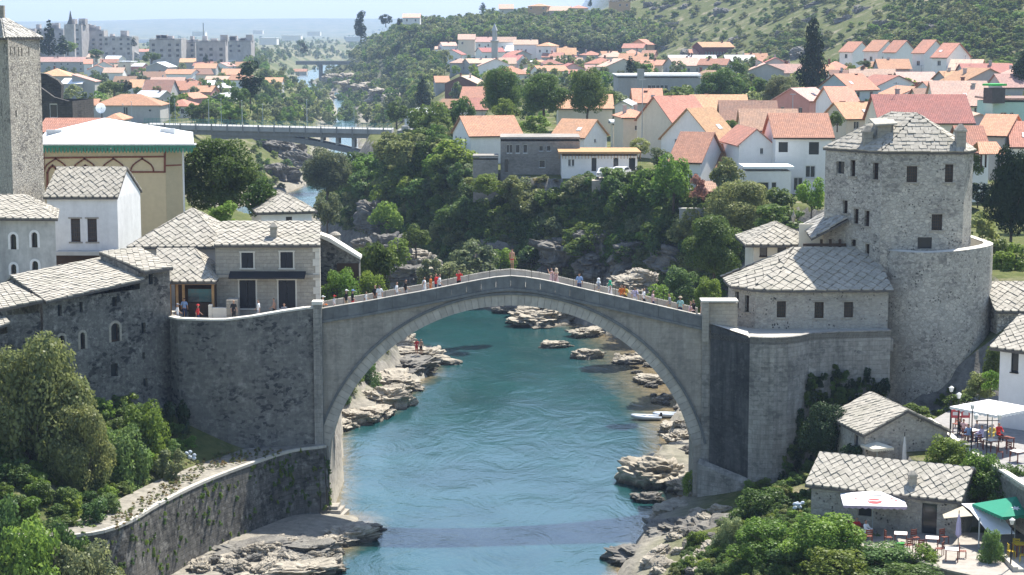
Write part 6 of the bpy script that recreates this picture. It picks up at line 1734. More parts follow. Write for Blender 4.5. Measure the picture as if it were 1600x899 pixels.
# ---------------------------------------------------------------- trees one by one
# (label, kind, px, base py, height px, width px, leaf, Y or None)
TREES = [
 ('huge feathery olive green tree filling the lower left below the long stone house', 'big', 62, 800, 300, 205, L_olive, 133),
 ('leaning feathery branch tree right of the huge olive green tree', 'big', 128, 800, 185, 120, L_olive, 131),
 ('broad leaved fig tree climbing the wall of the narrow stone annex', 'bigfig', 222, 760, 160, 112, L_lime, 141),
 ('dark glossy fig tree beside the ledge path', 'bigfig', 185, 800, 165, 120, L_fig, 136),
 ('pale grassy shrub on the path edge by the silver plant', 'fig', 268, 745, 55, 60, L_silver, 138),
 ('small leafy shrub at the narrow end of the path', 'fig', 165, 835, 60, 62, L_fig, 129),
 ('round light green bush in the lower left corner', 'mid', 128, 935, 110, 130, L_silver, 124),
 ('dark broad leaved bush in the shade above the light green bush', 'bigfig', 95, 890, 110, 120, L_fig, 126),
 ('bush at the left edge below the huge tree', 'bigfig', 15, 880, 130, 110, L_oak, 126),
 ('fig leaves at the very bottom left corner', 'fig', 40, 925, 90, 110, L_lime, 122),
 ('tall bright bush in front of the left end of the river wall', 'bigfig', 130, 1010, 205, 150, L_silver, 118), ('broad leafy bush hiding the river wall end', 'bigfig', 60, 1015, 255, 150, L_lime, 117), ('dark bush at the extreme lower left', 'bigfig', 0, 1010, 280, 140, L_fig, 118), ('shady bush between the two front bushes', 'bigfig', 110, 1010, 235, 110, L_oak, 119.5), ('low fig growing at the left foot of the river wall', 'fig', 195, 985, 115, 70, L_olive, 120),
 ('dark bush inside the left of the arch above the rocks', 'bigfig', 578, 605, 46, 44, L_fig, 200), ('bush under the arch ring beside the left pier', 'bigfig', 556, 632, 46, 40, L_oak, 196), ('upper bush on the bank seen through the left of the arch', 'fig', 598, 572, 34, 36, L_olive, 212),
 ('bushes at the foot of the small masonry hut', 'bigfig', 762, 305, 38, 62, L_lime, 272), ('tree under the bare house shell left corner', 'mid', 800, 312, 40, 46, L_olive, 272), ('trees below the white house on the ridge end', 'mid', 640, 56, 20, 44, L_oak, 1035),
 ('bush over the tall brown boulder', 'bigfig', 560, 440, 60, 70, L_oak, 190), ('green shrub between the boulders behind the left parapet', 'fig', 622, 405, 36, 50, L_lime, 222), ('shrub on the rocks left of the silver willow', 'fig', 672, 440, 44, 50, L_silver, 225), ('dark shrub above the grey boulder', 'mid', 650, 392, 44, 56, L_oak, 240),
 ('garden tree in front of the cream corner house', 'mid', 1000, 250, 36, 40, L_olive, 285), ('grey green shrub left of the red tiled house', 'fig', 1030, 262, 34, 46, L_silver, 262), ('garden bush between balcony gable and red tiled house', 'fig', 1068, 240, 22, 36, L_lime, 270), ('small tree between brown roofs and villa', 'mid', 1140, 212, 26, 30, L_oak, 290), ('garden tree beside the pink house', 'mid', 1308, 205, 34, 34, L_oak, 292), ('small tree above the tower roof', 'mid', 1372, 168, 22, 30, L_lime, 360), ('leafy shrub beside the mottled grey warehouse', 'fig', 1490, 148, 20, 56, L_lime, 400), ('small tree in front of the stepped white row', 'mid', 1350, 108, 14, 30, L_oak, 500), ('round tree right of the stepped white row', 'mid', 1543, 133, 18, 32, L_oak, 420), ('garden tree left of the garden pavilion', 'fig', 1520, 262, 24, 36, L_oak, 215), ('tree behind the blank pale house', 'mid', 948, 168, 30, 36, L_oak, 385), ('tree among the middle quarter roofs', 'mid', 1000, 118, 20, 26, L_oak, 520), ('dark conifer in the middle quarter', 'farcyp', 985, 112, 24, 14, L_dark, 500),
 ('leafy tree right of the road bridge abutment', 'mid', 672, 245, 60, 66, L_oak, 335), ('round bush on the bank under the road bridge end', 'mid', 628, 255, 42, 60, L_lime, 380), ('tree behind the road bridge pylon stub', 'mid', 655, 215, 42, 56, L_oak, 470), ('olive tree on the bank beside the road bridge', 'mid', 700, 240, 50, 56, L_olive, 330),
 ('dark ivy thicket in the corner between annex and rampart', 'fig', 275, 720, 115, 62, L_dark, 147.2),
 ('tall dark rounded tree between the cream hall and the cottage', 'big', 345, 345, 135, 150, L_oak, 196),
 ('smaller dark tree beside the cottage roof', 'mid', 405, 345, 75, 75, L_oak, 190),
 ('grass tuft tree on the roof edge behind the hipped house', 'fig', 352, 345, 35, 60, L_lime, 176),
 ('bright leafy bush right of the bridgehead house', 'bigfig', 530, 490, 85, 75, L_lime, 158),
 ('dense bright bush just behind the left end of the bridge', 'bigfig', 575, 492, 80, 75, L_lime, 160),
 ('upright green acacia behind the left parapet', 'mid', 588, 465, 95, 80, L_oak, 170),
 ('small bush behind the walkers on the left ramp', 'fig', 548, 500, 60, 60, L_fig, 157),
 ('feathery silver willow behind the crown of the bridge', 'mid', 738, 455, 85, 95, L_silver, 232),
 ('light green willow rising left of the diver', 'mid', 782, 445, 62, 62, L_lime, 236),
 ('low willow bush behind the left parapet', 'bush', 712, 450, 55, 60, L_silver, 228),
 ('bushy fig behind the right ramp', 'bigfig', 1062, 478, 72, 75, L_fig, 200),
 ('bright bush close to the end wall', 'bigfig', 1108, 485, 62, 60, L_lime, 178),
 ('grassy green bush beside the walkers on the right ramp', 'fig', 1030, 485, 45, 60, L_lime, 190),
 ('lone light green tree standing on the cliff ledge', 'mid', 605, 372, 62, 66, L_lime, 285),
 ('big shaggy grey green tree at the river bend', 'big', 512, 318, 90, 90, L_silver, 330),
 ('pale willow over the far water by the cottage', 'mid', 512, 372, 75, 55, L_silver, 262),
 ('wide green tree at the end of the road bridge', 'mid', 600, 280, 48, 80, L_oak, 345),
 ('tree in front of the road bridge abutment', 'mid', 645, 262, 65, 75, L_oak, 340),
 ('round tree beside the road bridge lamp', 'mid', 620, 200, 45, 50, L_oak, 470),
 ('big oleander with pink flowers by the red roofed house', 'fig', 1090, 303, 34, 34, L_pink, 238),
 ('tall bright green tree left of the oleander', 'mid', 1052, 320, 85, 80, L_lime, 242),
 ('spreading grey green tree under the white villa', 'big', 1155, 372, 95, 125, L_olive, 225),
 ('leafy tree left of the white villa terrace', 'mid', 1140, 300, 60, 65, L_olive, 236),
 ('dark drooping tree behind the pavilion', 'big', 1115, 440, 110, 110, L_oak, 205),
 ('round green tree hard against the left side of the stone tower', 'mid', 1268, 335, 62, 55, L_lime, 205),
 ('low clipped bush row below the white villa', 'bush', 1215, 345, 35, 90, L_oak, 210),
 ('tall dark conifer right of the stone tower', 'big', 1578, 392, 170, 92, L_dark, 185),
 ('light leafy top of the tree behind the conifer', 'mid', 1590, 330, 95, 70, L_oak, 200),
 ('clipped dark hedge right of the stone tower', 'bush', 1528, 312, 36, 60, L_dark, 215),
 ('bush below the hedge right of the stone tower', 'bush', 1535, 372, 55, 60, L_olive, 190),
 ('round bush right of the round tower', 'mid', 1585, 445, 72, 80, L_lime, 168),
 ('bush filling the gap right of the round tower', 'bush', 1555, 400, 40, 55, L_oak, 172),
 ('tall black cypress on the right above the pink house', 'cyp', 1269, 148, 118, 38, L_dark, 400),
 ('cypress cut by the right edge of the picture', 'cyp', 1598, 140, 62, 34, L_dark, 380),
 ('slim dark cypress left of the brown gabled house', 'cyp', 661, 166, 44, 22, L_dark, 560),
 ('tall broad tree with bare trunk in front of the pale gable', 'big', 918, 196, 92, 76, L_oak, 345),
 ('dense dark tree left of the tall broad tree', 'big', 850, 192, 80, 84, L_oak, 350),
 ('dark tree right of the brown gabled house', 'big', 786, 190, 88, 78, L_oak, 360),
 ('small round light tree in front of the dark trees', 'mid', 790, 198, 46, 52, L_lime, 345),
 ('round tree in front of the orange roofs left of centre', 'mid', 722, 198, 50, 46, L_oak, 350),
 ('bright banana like shrub below the dark trees', 'fig', 835, 212, 36, 62, L_lime, 320),
 ('dark rounded tree beside the grey factory block', 'mid', 1062, 170, 36, 56, L_oak, 400),
 ('broad dark tree right of the grey factory block', 'big', 1125, 172, 66, 84, L_oak, 395),
 ('rounded tree between the factory and the cypress', 'mid', 1172, 165, 50, 66, L_oak, 420),
 ('grey green tree left of the pink house', 'big', 1222, 190, 74, 74, L_silver, 350),
 ('small tree at the back of the broad dark tree', 'mid', 1150, 128, 36, 44, L_oak, 480),
 ('dark poplar towering over the left town', 'pop', 391, 160, 60, 42, L_dark, 480),
 ('tree crown right of the dark poplar', 'mid', 375, 168, 34, 40, L_oak, 470),
 ('leafy tree beside the long orange roofed school', 'fig', 130, 192, 28, 38, L_lime, 470),
 ('tree clump behind the long orange roofed school', 'mid', 178, 152, 26, 52, L_oak, 560),
 ('dark tree at the right of the tree clump behind the school', 'mid', 200, 150, 26, 16, L_dark, 555),
 ('rounded bright tree below the concrete flats', 'mid', 106, 86, 22, 42, L_lime, 900),
 ('tall dark cypress beside the old tower', 'farcyp', 78, 84, 52, 18, L_dark, 800),
 ('second dark cypress left of the tall one', 'farcyp', 62, 84, 38, 18, L_dark, 800), ('bushy cypress right of the tall one', 'farcyp', 98, 84, 28, 20, L_dark, 800),
 ('green tree by the white gabled houses far left', 'mid', 150, 96, 20, 30, L_oak, 900), ('green round tree in the middle of the left town', 'mid', 237, 102, 22, 34, L_oak, 850),
 ('small cypress among the left town roofs', 'farcyp', 322, 98, 14, 8, L_dark, 900), ('pair of cypresses by the far flats', 'farcyp', 209, 72, 14, 8, L_dark, 1200),
 ('tree row in front of the road bridge left end', 'mid', 318, 192, 34, 56, L_oak, 470), ('bright tree behind the road bridge railing', 'mid', 360, 194, 32, 60, L_lime, 475),
 ('tree behind the road bridge lamps', 'mid', 300, 196, 36, 30, L_oak, 470),
 ('slender palm like tree on the river side road', 'mid', 470, 75, 14, 14, L_oak, 1500), ('dark cypress on the plain', 'farcyp', 475, 82, 16, 10, L_dark, 1300),
 ('tall dark pine at the end of the ridge', 'pop', 564, 62, 42, 22, L_dark, 1070), ('pair of dark pines on the ridge', 'mid', 603, 42, 20, 26, L_dark, 1110),
 ('dark pine by the ridge house', 'mid', 625, 42, 14, 14, L_dark, 1110), ('tall dark cypress on the ridge top', 'farcyp', 754, 16, 12, 9, L_dark, 1150),
 ('spiky cypress by the crest houses', 'farcyp', 922, 10, 12, 6, L_dark, 1150),
]
for (lab, kind, px, pb, hp, wp, leaf, Y) in TREES:
    cat = 'bush' if ('bush' in lab or 'shrub' in lab or 'hedge' in lab or 'thicket' in lab or 'oleander' in lab) else 'tree'
    tree_px(lab, kind, px, pb, hp, wp, leaf, Y, cat, name='bush' if cat == 'bush' else 'tree', sink=0.8 if Y and Y < 260 else 0.0)

# the thicket on the cliff
rg = random.Random(11)
cliff = [(486,290),(545,272),(640,232),(700,215),(716,285),(790,318),(850,345),(900,290),(1010,292),(1060,335),(1120,330),(1240,350),(1170,372),(1142,450),(1050,440),(960,410),(880,440),(800,430),(700,450),(620,380),(520,350)]
leafs = [L_oak, L_oak, L_fig, L_lime, L_olive, L_silver, L_oak]
names = {id(L_oak): 'deep green', id(L_fig): 'glossy green', id(L_lime): 'bright green', id(L_olive): 'olive green', id(L_silver): 'grey green'}
for x, y in px_points(cliff, 190, rg, 17):
    q = hit(x, y)
    if q is None: continue
    lf = rg.choice(leafs); kind = rg.choice(['mid', 'mid', 'fig', 'bush'])
    h = rg.uniform(3.6, 7.2) if kind == 'mid' else rg.uniform(2.6, 4.8)
    if y < 300 and x < 720: h *= 1.25
    q.z -= 0.6
    zone = 'below the balconied cliff edge house' if x < 735 else 'below the bare house shell' if x < 880 else 'below the parked cars' if x < 1010 else 'below the oleander' if x < 1110 else 'below the white villa'
    if x < 640: zone = 'between river bend and lone light tree'
    hz_ = 'high on the cliff ' if y < 305 else 'low by the cliff foot ' if y > 385 else 'midway up the cliff '
    tree(('tall ' if h > 5.6 else 'small ' if h < 3.6 else '') + names[id(lf)] + (' tree ' if kind == 'mid' else ' bush ') + hz_ + zone, kind, q, h, h*rg.uniform(.9, 1.3), lf, 'tree' if kind == 'mid' else 'bush', 'trees and bushes of the cliff thicket', name='tree' if kind == 'mid' else 'bush')
P = []; S = []
for x, y in px_points(cliff, 2000, rg):
    q = hit(x, y)
    if q is None: continue
    s = rg.uniform(1.1, 3.0); P.append((q.x, q.y, q.z-0.3)); S.append((s*1.3, s*1.3, s))
scatter('cliff_undergrowth', P, S, [('bush', 0), ('fig', 1), ('bush', 2)], [L_oak, L_fig, L_olive], 3)
# undergrowth on the near banks
P = []; S = []
near = [([(0,600),(160,600),(300,700),(170,810),(150,899),(0,899)], 260, 0.8, 2.0), ([(1140,800),(1250,780),(1330,850),(1480,870),(1480,899),(1040,899)], 240, 0.5, 1.3), ([(1380,640),(1470,640),(1440,680),(1400,680)], 20, .4, .9),
        ([(500,420),(560,420),(640,440),(690,450),(640,460),(560,480),(500,480)], 70, .6, 1.6), ([(1000,440),(1130,440),(1130,490),(1040,490)], 60, .6, 1.5), ([(575,560),(600,545),(560,600),(535,640),(545,600)], 40, .6, 1.4),
        ([(390,225),(440,225),(480,250),(440,300),(400,290)], 40, 1.0, 2.4), ([(1180,640),(1290,640),(1260,760),(1200,790),(1150,800)], 70, .5, 1.3)]
for poly, n, lo, hi in near:
    for x, y in px_points(poly, n, rg):
        q = hit(x, y)
        if q is None: continue
        s = rg.uniform(lo, hi); P.append((q.x, q.y, q.z-0.15)); S.append((s*1.3, s*1.3, s))
scatter('bank_undergrowth', P, S, [('bush', 0), ('fig', 1), ('fig', 2)], [L_oak, L_fig, L_lime], 4)
# ivy curtain in the corner of the bastion and plants hanging on the river wall
P = []; S = []
for x, y in px_points([(1262,590),(1345,570),(1388,600),(1375,640),(1320,650),(1290,700),(1265,790),(1190,800),(1215,740),(1240,690)], 330, rg):
    X_ = atY(x, y, 148.5).x
    Yw_ = float(np.interp(X_, [p.x for p in crv], [p.y for p in crv]))
    q = atY(x, y, Yw_-.15-rg.uniform(0, .5)); s = rg.uniform(.5, 1.15); P.append((q.x, q.y, q.z-.5)); S.append((s, s*.6, s))
scatter('ivy_curtain', P, S, [('fig', 0), ('bush', 1)], [L_dark, L_oak], 5)
P = []; S = []
for k in range(230):
    i = rg.randrange(6, len(PP)-3); a, b_ = PP[i], PP[i+1]; u = rg.random(); p = a.lerp(b_, u); z = 5.6*rg.random()**0.7
    s = rg.uniform(.16, .5); off = 0.55*(5.7-z)/6.7
    e = (b_-a).normalized(); P.append((p.x+e.y*(off+.02), p.y-e.x*(off+.02), z-s*.5)); S.append((s*1.3, s*.8, s*1.2))
for (px, py, n, sp) in ((430, 735, 16, 26), (285, 843, 26, 28), (400, 830, 8, 20)):
    for k in range(n):
        x, y = px+rg.uniform(-sp, sp), py+rg.uniform(-8, 8)*(3 if n > 20 else 1)
        i = min(range(len(PP)), key=lambda j: abs(800+PP[j].x/PP[j].y*3000-x)); p = PP[i]
        q = atY(x, y, p.y-.4); s = rg.uniform(.25, .5); P.append((q.x+.1, q.y-.1, q.z-.3)); S.append((s*1.3, s, s))
scatter('wall_plants', P, S, [('fig', 0), ('bush', 1)], [L_lime, L_fig], 6)
# dry grass along the ledge
P = []; S = []
for x, y in px_points([(300,712),(420,703),(455,708),(330,735),(250,785),(180,830),(170,815),(250,760)], 330, rg):
    q = atZ(x, y, 5.8); s = rg.uniform(.1, .28); P.append((q.x, q.y, 5.85)); S.append((s*1.5, s*1.5, s))
for x, y in px_points([(770,285),(860,275),(880,300),(800,320)], 30, rg) + px_points([(400,205),(470,220),(520,240),(420,235)], 30, rg):
    q = hit(x, y); s = rg.uniform(.5, 1.2); P.append(tuple(q)); S.append((s*1.4, s*1.4, s*.7))
scatter('dry_grass', P, S, [('bush', 0), ('bush', 1)], [L_dry, L_olive], 7)
# silver leaved agave like plants
def silver_plant(label, px, py, Y):
    q = atY(px, py, Y); r_ = thing('silver_plant', label, 'plant', tuple(q)); r_.scale = (.7, .7, .7)
    mb = MB(); mb.tube([(0, 0, -.3), (0, 0, 1.0)], .03, 5); mb.put('stem', M_bark, r_)
    for k in range(8):
        a = rnd.uniform(0, 6.28); c = Vector((rnd.uniform(-.45, .45), rnd.uniform(-.3, .3), rnd.uniform(.4, 1.2)))
        mb = MB(); mb.loft([[c+Vector((rr*math.cos(t)+z*.3*math.cos(a), rr*math.sin(t)*.8, z)) for t in [2*math.pi*i/9 for i in range(9)]] for rr, z in ((.05, -.16), (.2, -.08), (.23, .04), (.15, .15), (.03, .2))])
        mb.put('leaf', flat('silver leaf', (0.45, 0.50, 0.55), .7) if 'silver leaf' not in MATS else MATS['silver leaf'], r_, smooth=True)
silver_plant('cluster of silvery leaves beside the ledge path', 298, 722, 139.5)
silver_plant('cluster of silvery leaves left of the café house', 1248, 800, 126)

# ---------------------------------------------------------------- ridge wood, valley trees, hill scrub
rg = random.Random(21)
P = []; S = []
def add_pts(poly, n, lo, hi, mind=0):
    for x, y in px_points(poly, n, rg, mind):
        q = hit(x, y)
        if q is None: continue
        s = rg.uniform(lo, hi); P.append((q.x, q.y, q.z-0.4)); S.append((s*1.05, s*1.05, s))
add_pts([(540,60),(600,45),(650,40),(700,42),(740,22),(790,25),(860,35),(960,35),(1060,70),(1010,85),(900,80),(840,68),(690,70),(640,95),(560,100)], 1700, 4.5, 9)
add_pts([(640,95),(700,100),(690,130),(640,160),(600,110)], 110, 5, 9)
P_, S_ = P, S; P = []; S = []
add_pts([(380,60),(640,60),(640,95),(460,95),(380,110)], 360, 4, 8)
add_pts([(400,105),(620,105),(690,130),(640,200),(300,200),(400,150)], 420, 3, 7.5)
scatter('valley_wood', P, S, [('far', 0), ('far', 1), ('far', 2), ('far', 3)], [L_lime, L_silver, L_oak, L_olive], 18)
P, S = P_, S_
for i, (x, y, sx) in enumerate([(528,124,16),(556,133,18),(575,142,14),(605,150,16),(620,158,12),(545,122,12),(508,150,10)]):
    q = hit(x, y)
    if q is None: continue
    o = bpy.data.objects.new('valley_rock', ROCKS[i % 6]); COL.objects.link(o); o.location = q; o.scale = (sx*.6, sx*.5, 3.2); o.rotation_euler = (0, 0, i)
    tag(o, 'pale flat rock bank by the far river, ' + 'first second third fourth fifth sixth seventh'.split()[i] + ' from the distance', 'rock', 'pale rocks of the far river bed')
add_pts([(0,60),(400,60),(390,100),(300,90),(60,90)], 120, 5, 9)
add_pts([(60,100),(400,100),(380,190),(60,190)], 170, 3, 7)
add_pts([(700,100),(1250,110),(1290,160),(1250,200),(760,200),(700,150)], 300, 3, 7.5)
add_pts([(1280,100),(1600,130),(1600,230),(1280,200)], 110, 3, 6)
scatter('distant_wood', P, S, [('far', 0), ('far', 1), ('far', 2), ('far', 3)], [L_oak, L_silver, L_lime, L_olive], 8)
P = []; S = []
for poly, n, lo, hi in (([(960,-260),(1600,-320),(1600,130),(1500,110),(1400,80),(1290,80),(1200,100),(1060,75),(980,60),(960,20)], 8000, 2.0, 6.0),):
    for x, y in px_points(poly, n, rg):
        q = hit(x, y)
        if q is None: continue
        if fbm(np.array([q.x]), np.array([q.y]), 45, 3, 77)[0] < -0.07 and rg.random() < 0.7: continue
        s = rg.uniform(lo, hi)*rg.random()**0.4; P.append((q.x, q.y, q.z-0.4)); S.append((s*1.3, s*1.3, s*.8))
scatter('hill_scrub', P, S, [('far', 0), ('far', 1), ('bush', 0)], [L_scrub, L_oak, L_lime], 9)
for i in range(34):
    x, y = rg.uniform(1010, 1330), rg.uniform(5, 100)
    if rg.random() < .3: x = rg.uniform(1200, 1600); y = rg.uniform(0, 60)
    q = hit(x, y)
    if q is None: continue
    o = bpy.data.objects.new('hill_rock', ROCKS[i % 6]); COL.objects.link(o); s = rg.uniform(1.2, 3.4); omat(o, M_rockd); o.location = (q.x, q.y, q.z-.2*s); o.scale = (s*1.5, s, s*.8); o.rotation_euler = (.2, .2, rg.uniform(0, 6))
    tag(o, 'pale limestone crag among the scrub on the hillside', 'rock', 'limestone crags on the hillside')

# ---------------------------------------------------------------- road bridge beyond
Yr = 452.0
br2 = thing('road_bridge', 'long flat concrete road bridge on a low arch beyond the old bridge', 'bridge', (xY(450, 200, Yr), Yr, 5))
x0, x1 = xY(225, 200, Yr), xY(612, 205, Yr)
def zdk(px): return zY(196+ (px-250)*0.021, Yr)
zz0, zz1 = zY(194.5, Yr), zY(203.0, Yr)
mb = MB().add([(x0, Yr, zz0-1.1), (x1, Yr, zz1-1.1), (x1, Yr, zz1), (x0, Yr, zz0), (x0, Yr+9, zz0-1.1), (x1, Yr+9, zz1-1.1), (x1, Yr+9, zz1), (x0, Yr+9, zz0)], [(0,1,2,3),(7,6,5,4),(0,4,5,1),(3,2,6,7),(0,3,7,4),(1,5,6,2)])
mb.put('deck', M_conc, br2, world=True)
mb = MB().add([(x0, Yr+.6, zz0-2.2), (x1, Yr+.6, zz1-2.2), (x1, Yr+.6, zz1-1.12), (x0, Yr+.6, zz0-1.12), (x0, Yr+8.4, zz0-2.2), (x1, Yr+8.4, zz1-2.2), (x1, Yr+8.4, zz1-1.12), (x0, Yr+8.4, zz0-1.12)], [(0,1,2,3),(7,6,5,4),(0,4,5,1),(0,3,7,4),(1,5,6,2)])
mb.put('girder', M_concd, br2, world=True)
K = 24; ax0, ax1 = xY(330, 210, Yr), xY(582, 250, Yr); arcp = []
rA = []
for i in range(K+1):
    px = 330+(590-330)*i/K; t = (px-395)/190
    yb = 208 + 34*max(0, t)**1.5 + 6*max(0, -t)
    rA.append((px, yb, 9 - 1*abs(t)))
mb = MB()
for (p, q) in zip(rA[:-1], rA[1:]):
    a = atY(p[0], p[1], Yr+1); b_ = atY(q[0], q[1], Yr+1); h0 = p[2]*Yr/FPX; h1 = q[2]*Yr/FPX
    mb.add([(a.x, Yr+1, a.z-h0), (b_.x, Yr+1, b_.z-h1), (b_.x, Yr+1, b_.z), (a.x, Yr+1, a.z), (a.x, Yr+8, a.z-h0), (b_.x, Yr+8, b_.z-h1), (b_.x, Yr+8, b_.z), (a.x, Yr+8, a.z)], [(0,1,2,3),(7,6,5,4),(0,4,5,1),(3,2,6,7)])
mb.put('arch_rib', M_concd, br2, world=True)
for px in (452, 478, 502, 526, 551, 574, 598):
    x = xY(px, 210, Yr); yb = 208 + 34*max(0, (px-395)/190)**1.5
    for dy in (1.2, 7.2):
        MB().box(x-.35, Yr+dy, (zY(yb, Yr) if px < 560 else 2), x+.35, Yr+dy+.6, zz1-1.6).put('column', M_conc, br2, world=True)
ab = xY(621, 215, Yr)
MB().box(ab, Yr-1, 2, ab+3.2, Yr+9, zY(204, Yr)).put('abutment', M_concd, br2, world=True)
MB().box(ab+1.0, Yr-1, zY(204, Yr), ab+2.6, Yr+.6, zY(197, Yr)).put('pylon_stub', M_conc, br2, world=True)
n = 17
for i in range(n):
    px = 233+i*24.4
    if px > 612: break
    x = xY(px, 200, Yr); z = zz0+(zz1-zz0)*(x-x0)/(x1-x0); MB().box(x-.14, Yr-.25, z-1.5, x+.14, Yr+.05, z+.35).put('bracket', M_concd, br2, world=True)
rl = thing('bridge_railing', 'green painted railing along the road bridge', 'railing', ((x0+x1)/2, Yr+.3, zz0))
M_grail = flat('green railing paint', (0.10, 0.26, 0.22), .6)
for i in range(60):
    x = x0+(x1-x0)*i/59; z = zz0+(zz1-zz0)*i/59; MB().box(x-.035, Yr+.3, z, x+.035, Yr+.37, z+1.35).put('post', M_grail, rl, world=True)
for h in (.35, .7, 1.05, 1.38): MB().add([(x0, Yr+.3, zz0+h), (x1, Yr+.3, zz1+h), (x1, Yr+.3, zz1+h+.09), (x0, Yr+.3, zz0+h+.09), (x0, Yr+.36, zz0+h), (x1, Yr+.36, zz1+h), (x1, Yr+.36, zz1+h+.09), (x0, Yr+.36, zz0+h+.09)], [(0,1,2,3),(7,6,5,4),(0,4,5,1),(3,2,6,7)]).put('rail', M_grail, rl, world=True)
M_lampgrey = flat('galvanised steel', (0.38, 0.42, 0.42), .5)
lamp0 = None
for i, px in enumerate((182, 205, 256, 273, 318, 345, 371, 410, 474, 553)):
    x = xY(px, 190, Yr); z = zz0+(zz1-zz0)*(x-x0)/(x1-x0)
    l_ = thing('street_lamp', 'slim grey lamp post on the road bridge, number %s from the left' % ('first second third fourth fifth sixth seventh eighth ninth tenth'.split()[i]), 'street lamp', (x, Yr+(0.8 if i % 2 else 8), z), group='lamp posts on the road bridge')
    hh_ = rnd.uniform(4.2, 6.5)
    MB().tube([(0, 0, 0), (0, 0, hh_*.6), (0, 0, hh_)], [.09, .07, .05], 6).put('post', M_lampgrey, l_)
    MB().box(-.1, -.7, hh_-.04, .1, .1, hh_+.08).put('lamp_head', M_lampgrey, l_)
# third bridge, far
Y3 = 1320
x0, x1 = xY(462, 97, Y3), xY(634, 100, Y3)
b3 = thing('far_bridge', 'thin dark flat bridge across the valley in the distance', 'bridge', ((x0+x1)/2, Y3, 5))
MB().box(x0, Y3, zY(101.5, Y3), x1, Y3+10, zY(97, Y3)).put('deck', M_concd, b3, world=True)
MB().box(x0, Y3-.3, zY(97, Y3), x1, Y3-.1, zY(95.2, Y3)).put('railing', M_conc, b3, world=True)
for px in (500, 548, 596): x = xY(px, 100, Y3); MB().box(x-1, Y3+1, 0, x+1, Y3+9, zY(101.5, Y3)).put('pier', M_concd, b3, world=True)
# ================================================================ the town
def H(label, xl, xr, ye, yb, roof='gf', yaw=0, dep=9, wl='white', rf='tile', pitch=0.42, Y=None, **kw):
    if Y is None:
        q = hit((xl+xr)/2, yb)
        Y = q.y if q else 1500
    return house(label, xl, xr, ye, yb, Y, yaw, dep, roof, pitch, wl, rf, **kw)
def N(*a, **k): return H(*a, **k)
# left town -------------------------------------------------------------
N('long low house with bleached pink roof and black chimneys next to the old tower', 60, 131, 97, 113, 'gf', 2, 12, 'grey', 'pale', .4, chim=2)
N('low house with pale roof strip under the long pink roof', 58, 94, 103, 112, 'gf', 0, 8, 'cream', 'pale', .3, chim=0)
N('orange gable roof house just above the ruin', 58, 108, 119, 150, 'hip', 0, 12, 'grey', 'tile', .42)
N('grey house with cream sheet roof behind the ruin', 95, 127, 131, 156, 'gf', -8, 9, 'grey', 'white', .35, chim=0, wins=[])
N('tall blank grey party wall house with sloping top behind the ruin', 113, 148, 128, 156, 'shed_left', 0, 9, 'grey', 'pale', .3, chim=0, wins=[])
N('narrow orange roofed house right of the long pink roof', 131, 144, 100, 116, 'gf', 10, 10, 'white', 'tile', .45, chim=0)
N('white gabled house with red orange roof beside the cream tower house', 147, 177, 104, 119, 'gs', 12, 9, 'white', 'tile', .5)
N('small white house with light roof above the red orange gable', 162, 184, 93, 106, 'gf', -25, 8, 'white', 'white', .5, chim=0)
N('flat topped cream house with two dark window rows', 184, 204, 98, 122, 'flat', -10, 8, 'cream', 'white', .1, chim=0)
N('pink house wedged left of the flat topped cream house', 176, 185, 108, 122, 'gf', 0, 8, 'pink', 'red', .4, chim=0)
N('small house with pale blue sheet roof', 203, 222, 104, 122, 'gf', -12, 8, 'pink', 'grey', .35, chim=0)
N('big blank grey gable house in the left town with a pale patch', 228, 262, 105, 130, 'gs', -8, 12, 'grey', 'white', .4, chim=0, wins=[])
N('white house with orange roof in front of the flats far left', 136, 178, 82, 93, 'gf', 0, 10, 'white', 'pale', .4, chim=1)
N('small orange roofed house right of it in front of the flats', 181, 199, 79, 90, 'gf', 5, 9, 'cream', 'tile', .4)
N('dark grey gabled house among the far left roofs', 190, 217, 85, 100, 'gs', 10, 10, 'grey', 'grey', .5, chim=0)
N('orange roofed house behind the dark grey gable', 213, 231, 81, 94, 'gf', 0, 9, 'grey', 'tile', .4)
N('long bright orange roof in front of the second flats', 241, 281, 87, 98, 'gf', 0, 10, 'grey', 'tile', .5)
N('bright orange roof right of the long bright one', 286, 304, 84, 95, 'gf', -15, 9, 'grey', 'tile', .5)
N('grey gable house below the bright orange roofs', 268, 301, 93, 106, 'gs', -10, 10, 'grey', 'tile', .4)
N('orange roofed house left of the small cypress', 291, 316, 98, 110, 'gf', -20, 9, 'grey', 'tile', .4)
N('long grey walled house with orange roof right of the small cypress', 304, 337, 107, 118, 'gf', 0, 9, 'grey', 'tile', .5, chim=0)
N('low orange roof left of the dark poplar', 346, 374, 117, 126, 'gf', 0, 9, 'pink', 'tile', .55, chim=0)
N('orange roof above the one left of the dark poplar', 367, 389, 104, 112, 'gf', 0, 9, 'cream', 'tile', .5, chim=0)
N('grey gabled house in the middle of the left roofs', 262, 296, 121, 132, 'gs', -14, 10, 'grey', 'tile', .38)
N('large brown orange roofed house in the left centre', 221, 264, 147, 160, 'gf', -4, 14, 'grey', 'brown', .6, chim=2)
N('orange roofed house right of the large brown orange roof', 257, 303, 141, 156, 'gf', -6, 11, 'cream', 'tile', .5)
N('orange roof over white wall left of the large brown orange roof', 200, 221, 137, 150, 'gf', 0, 10, 'white', 'tile', .5)
N('long pale roofed shed left of the dark poplar', 321, 371, 125, 134, 'gf', 0, 9, 'grey', 'pale', .3, chim=0)
N('low house with whitish sheet roof left of the pyramid roof', 297, 333, 133, 144, 'gf', 0, 8, 'grey', 'white', .35)
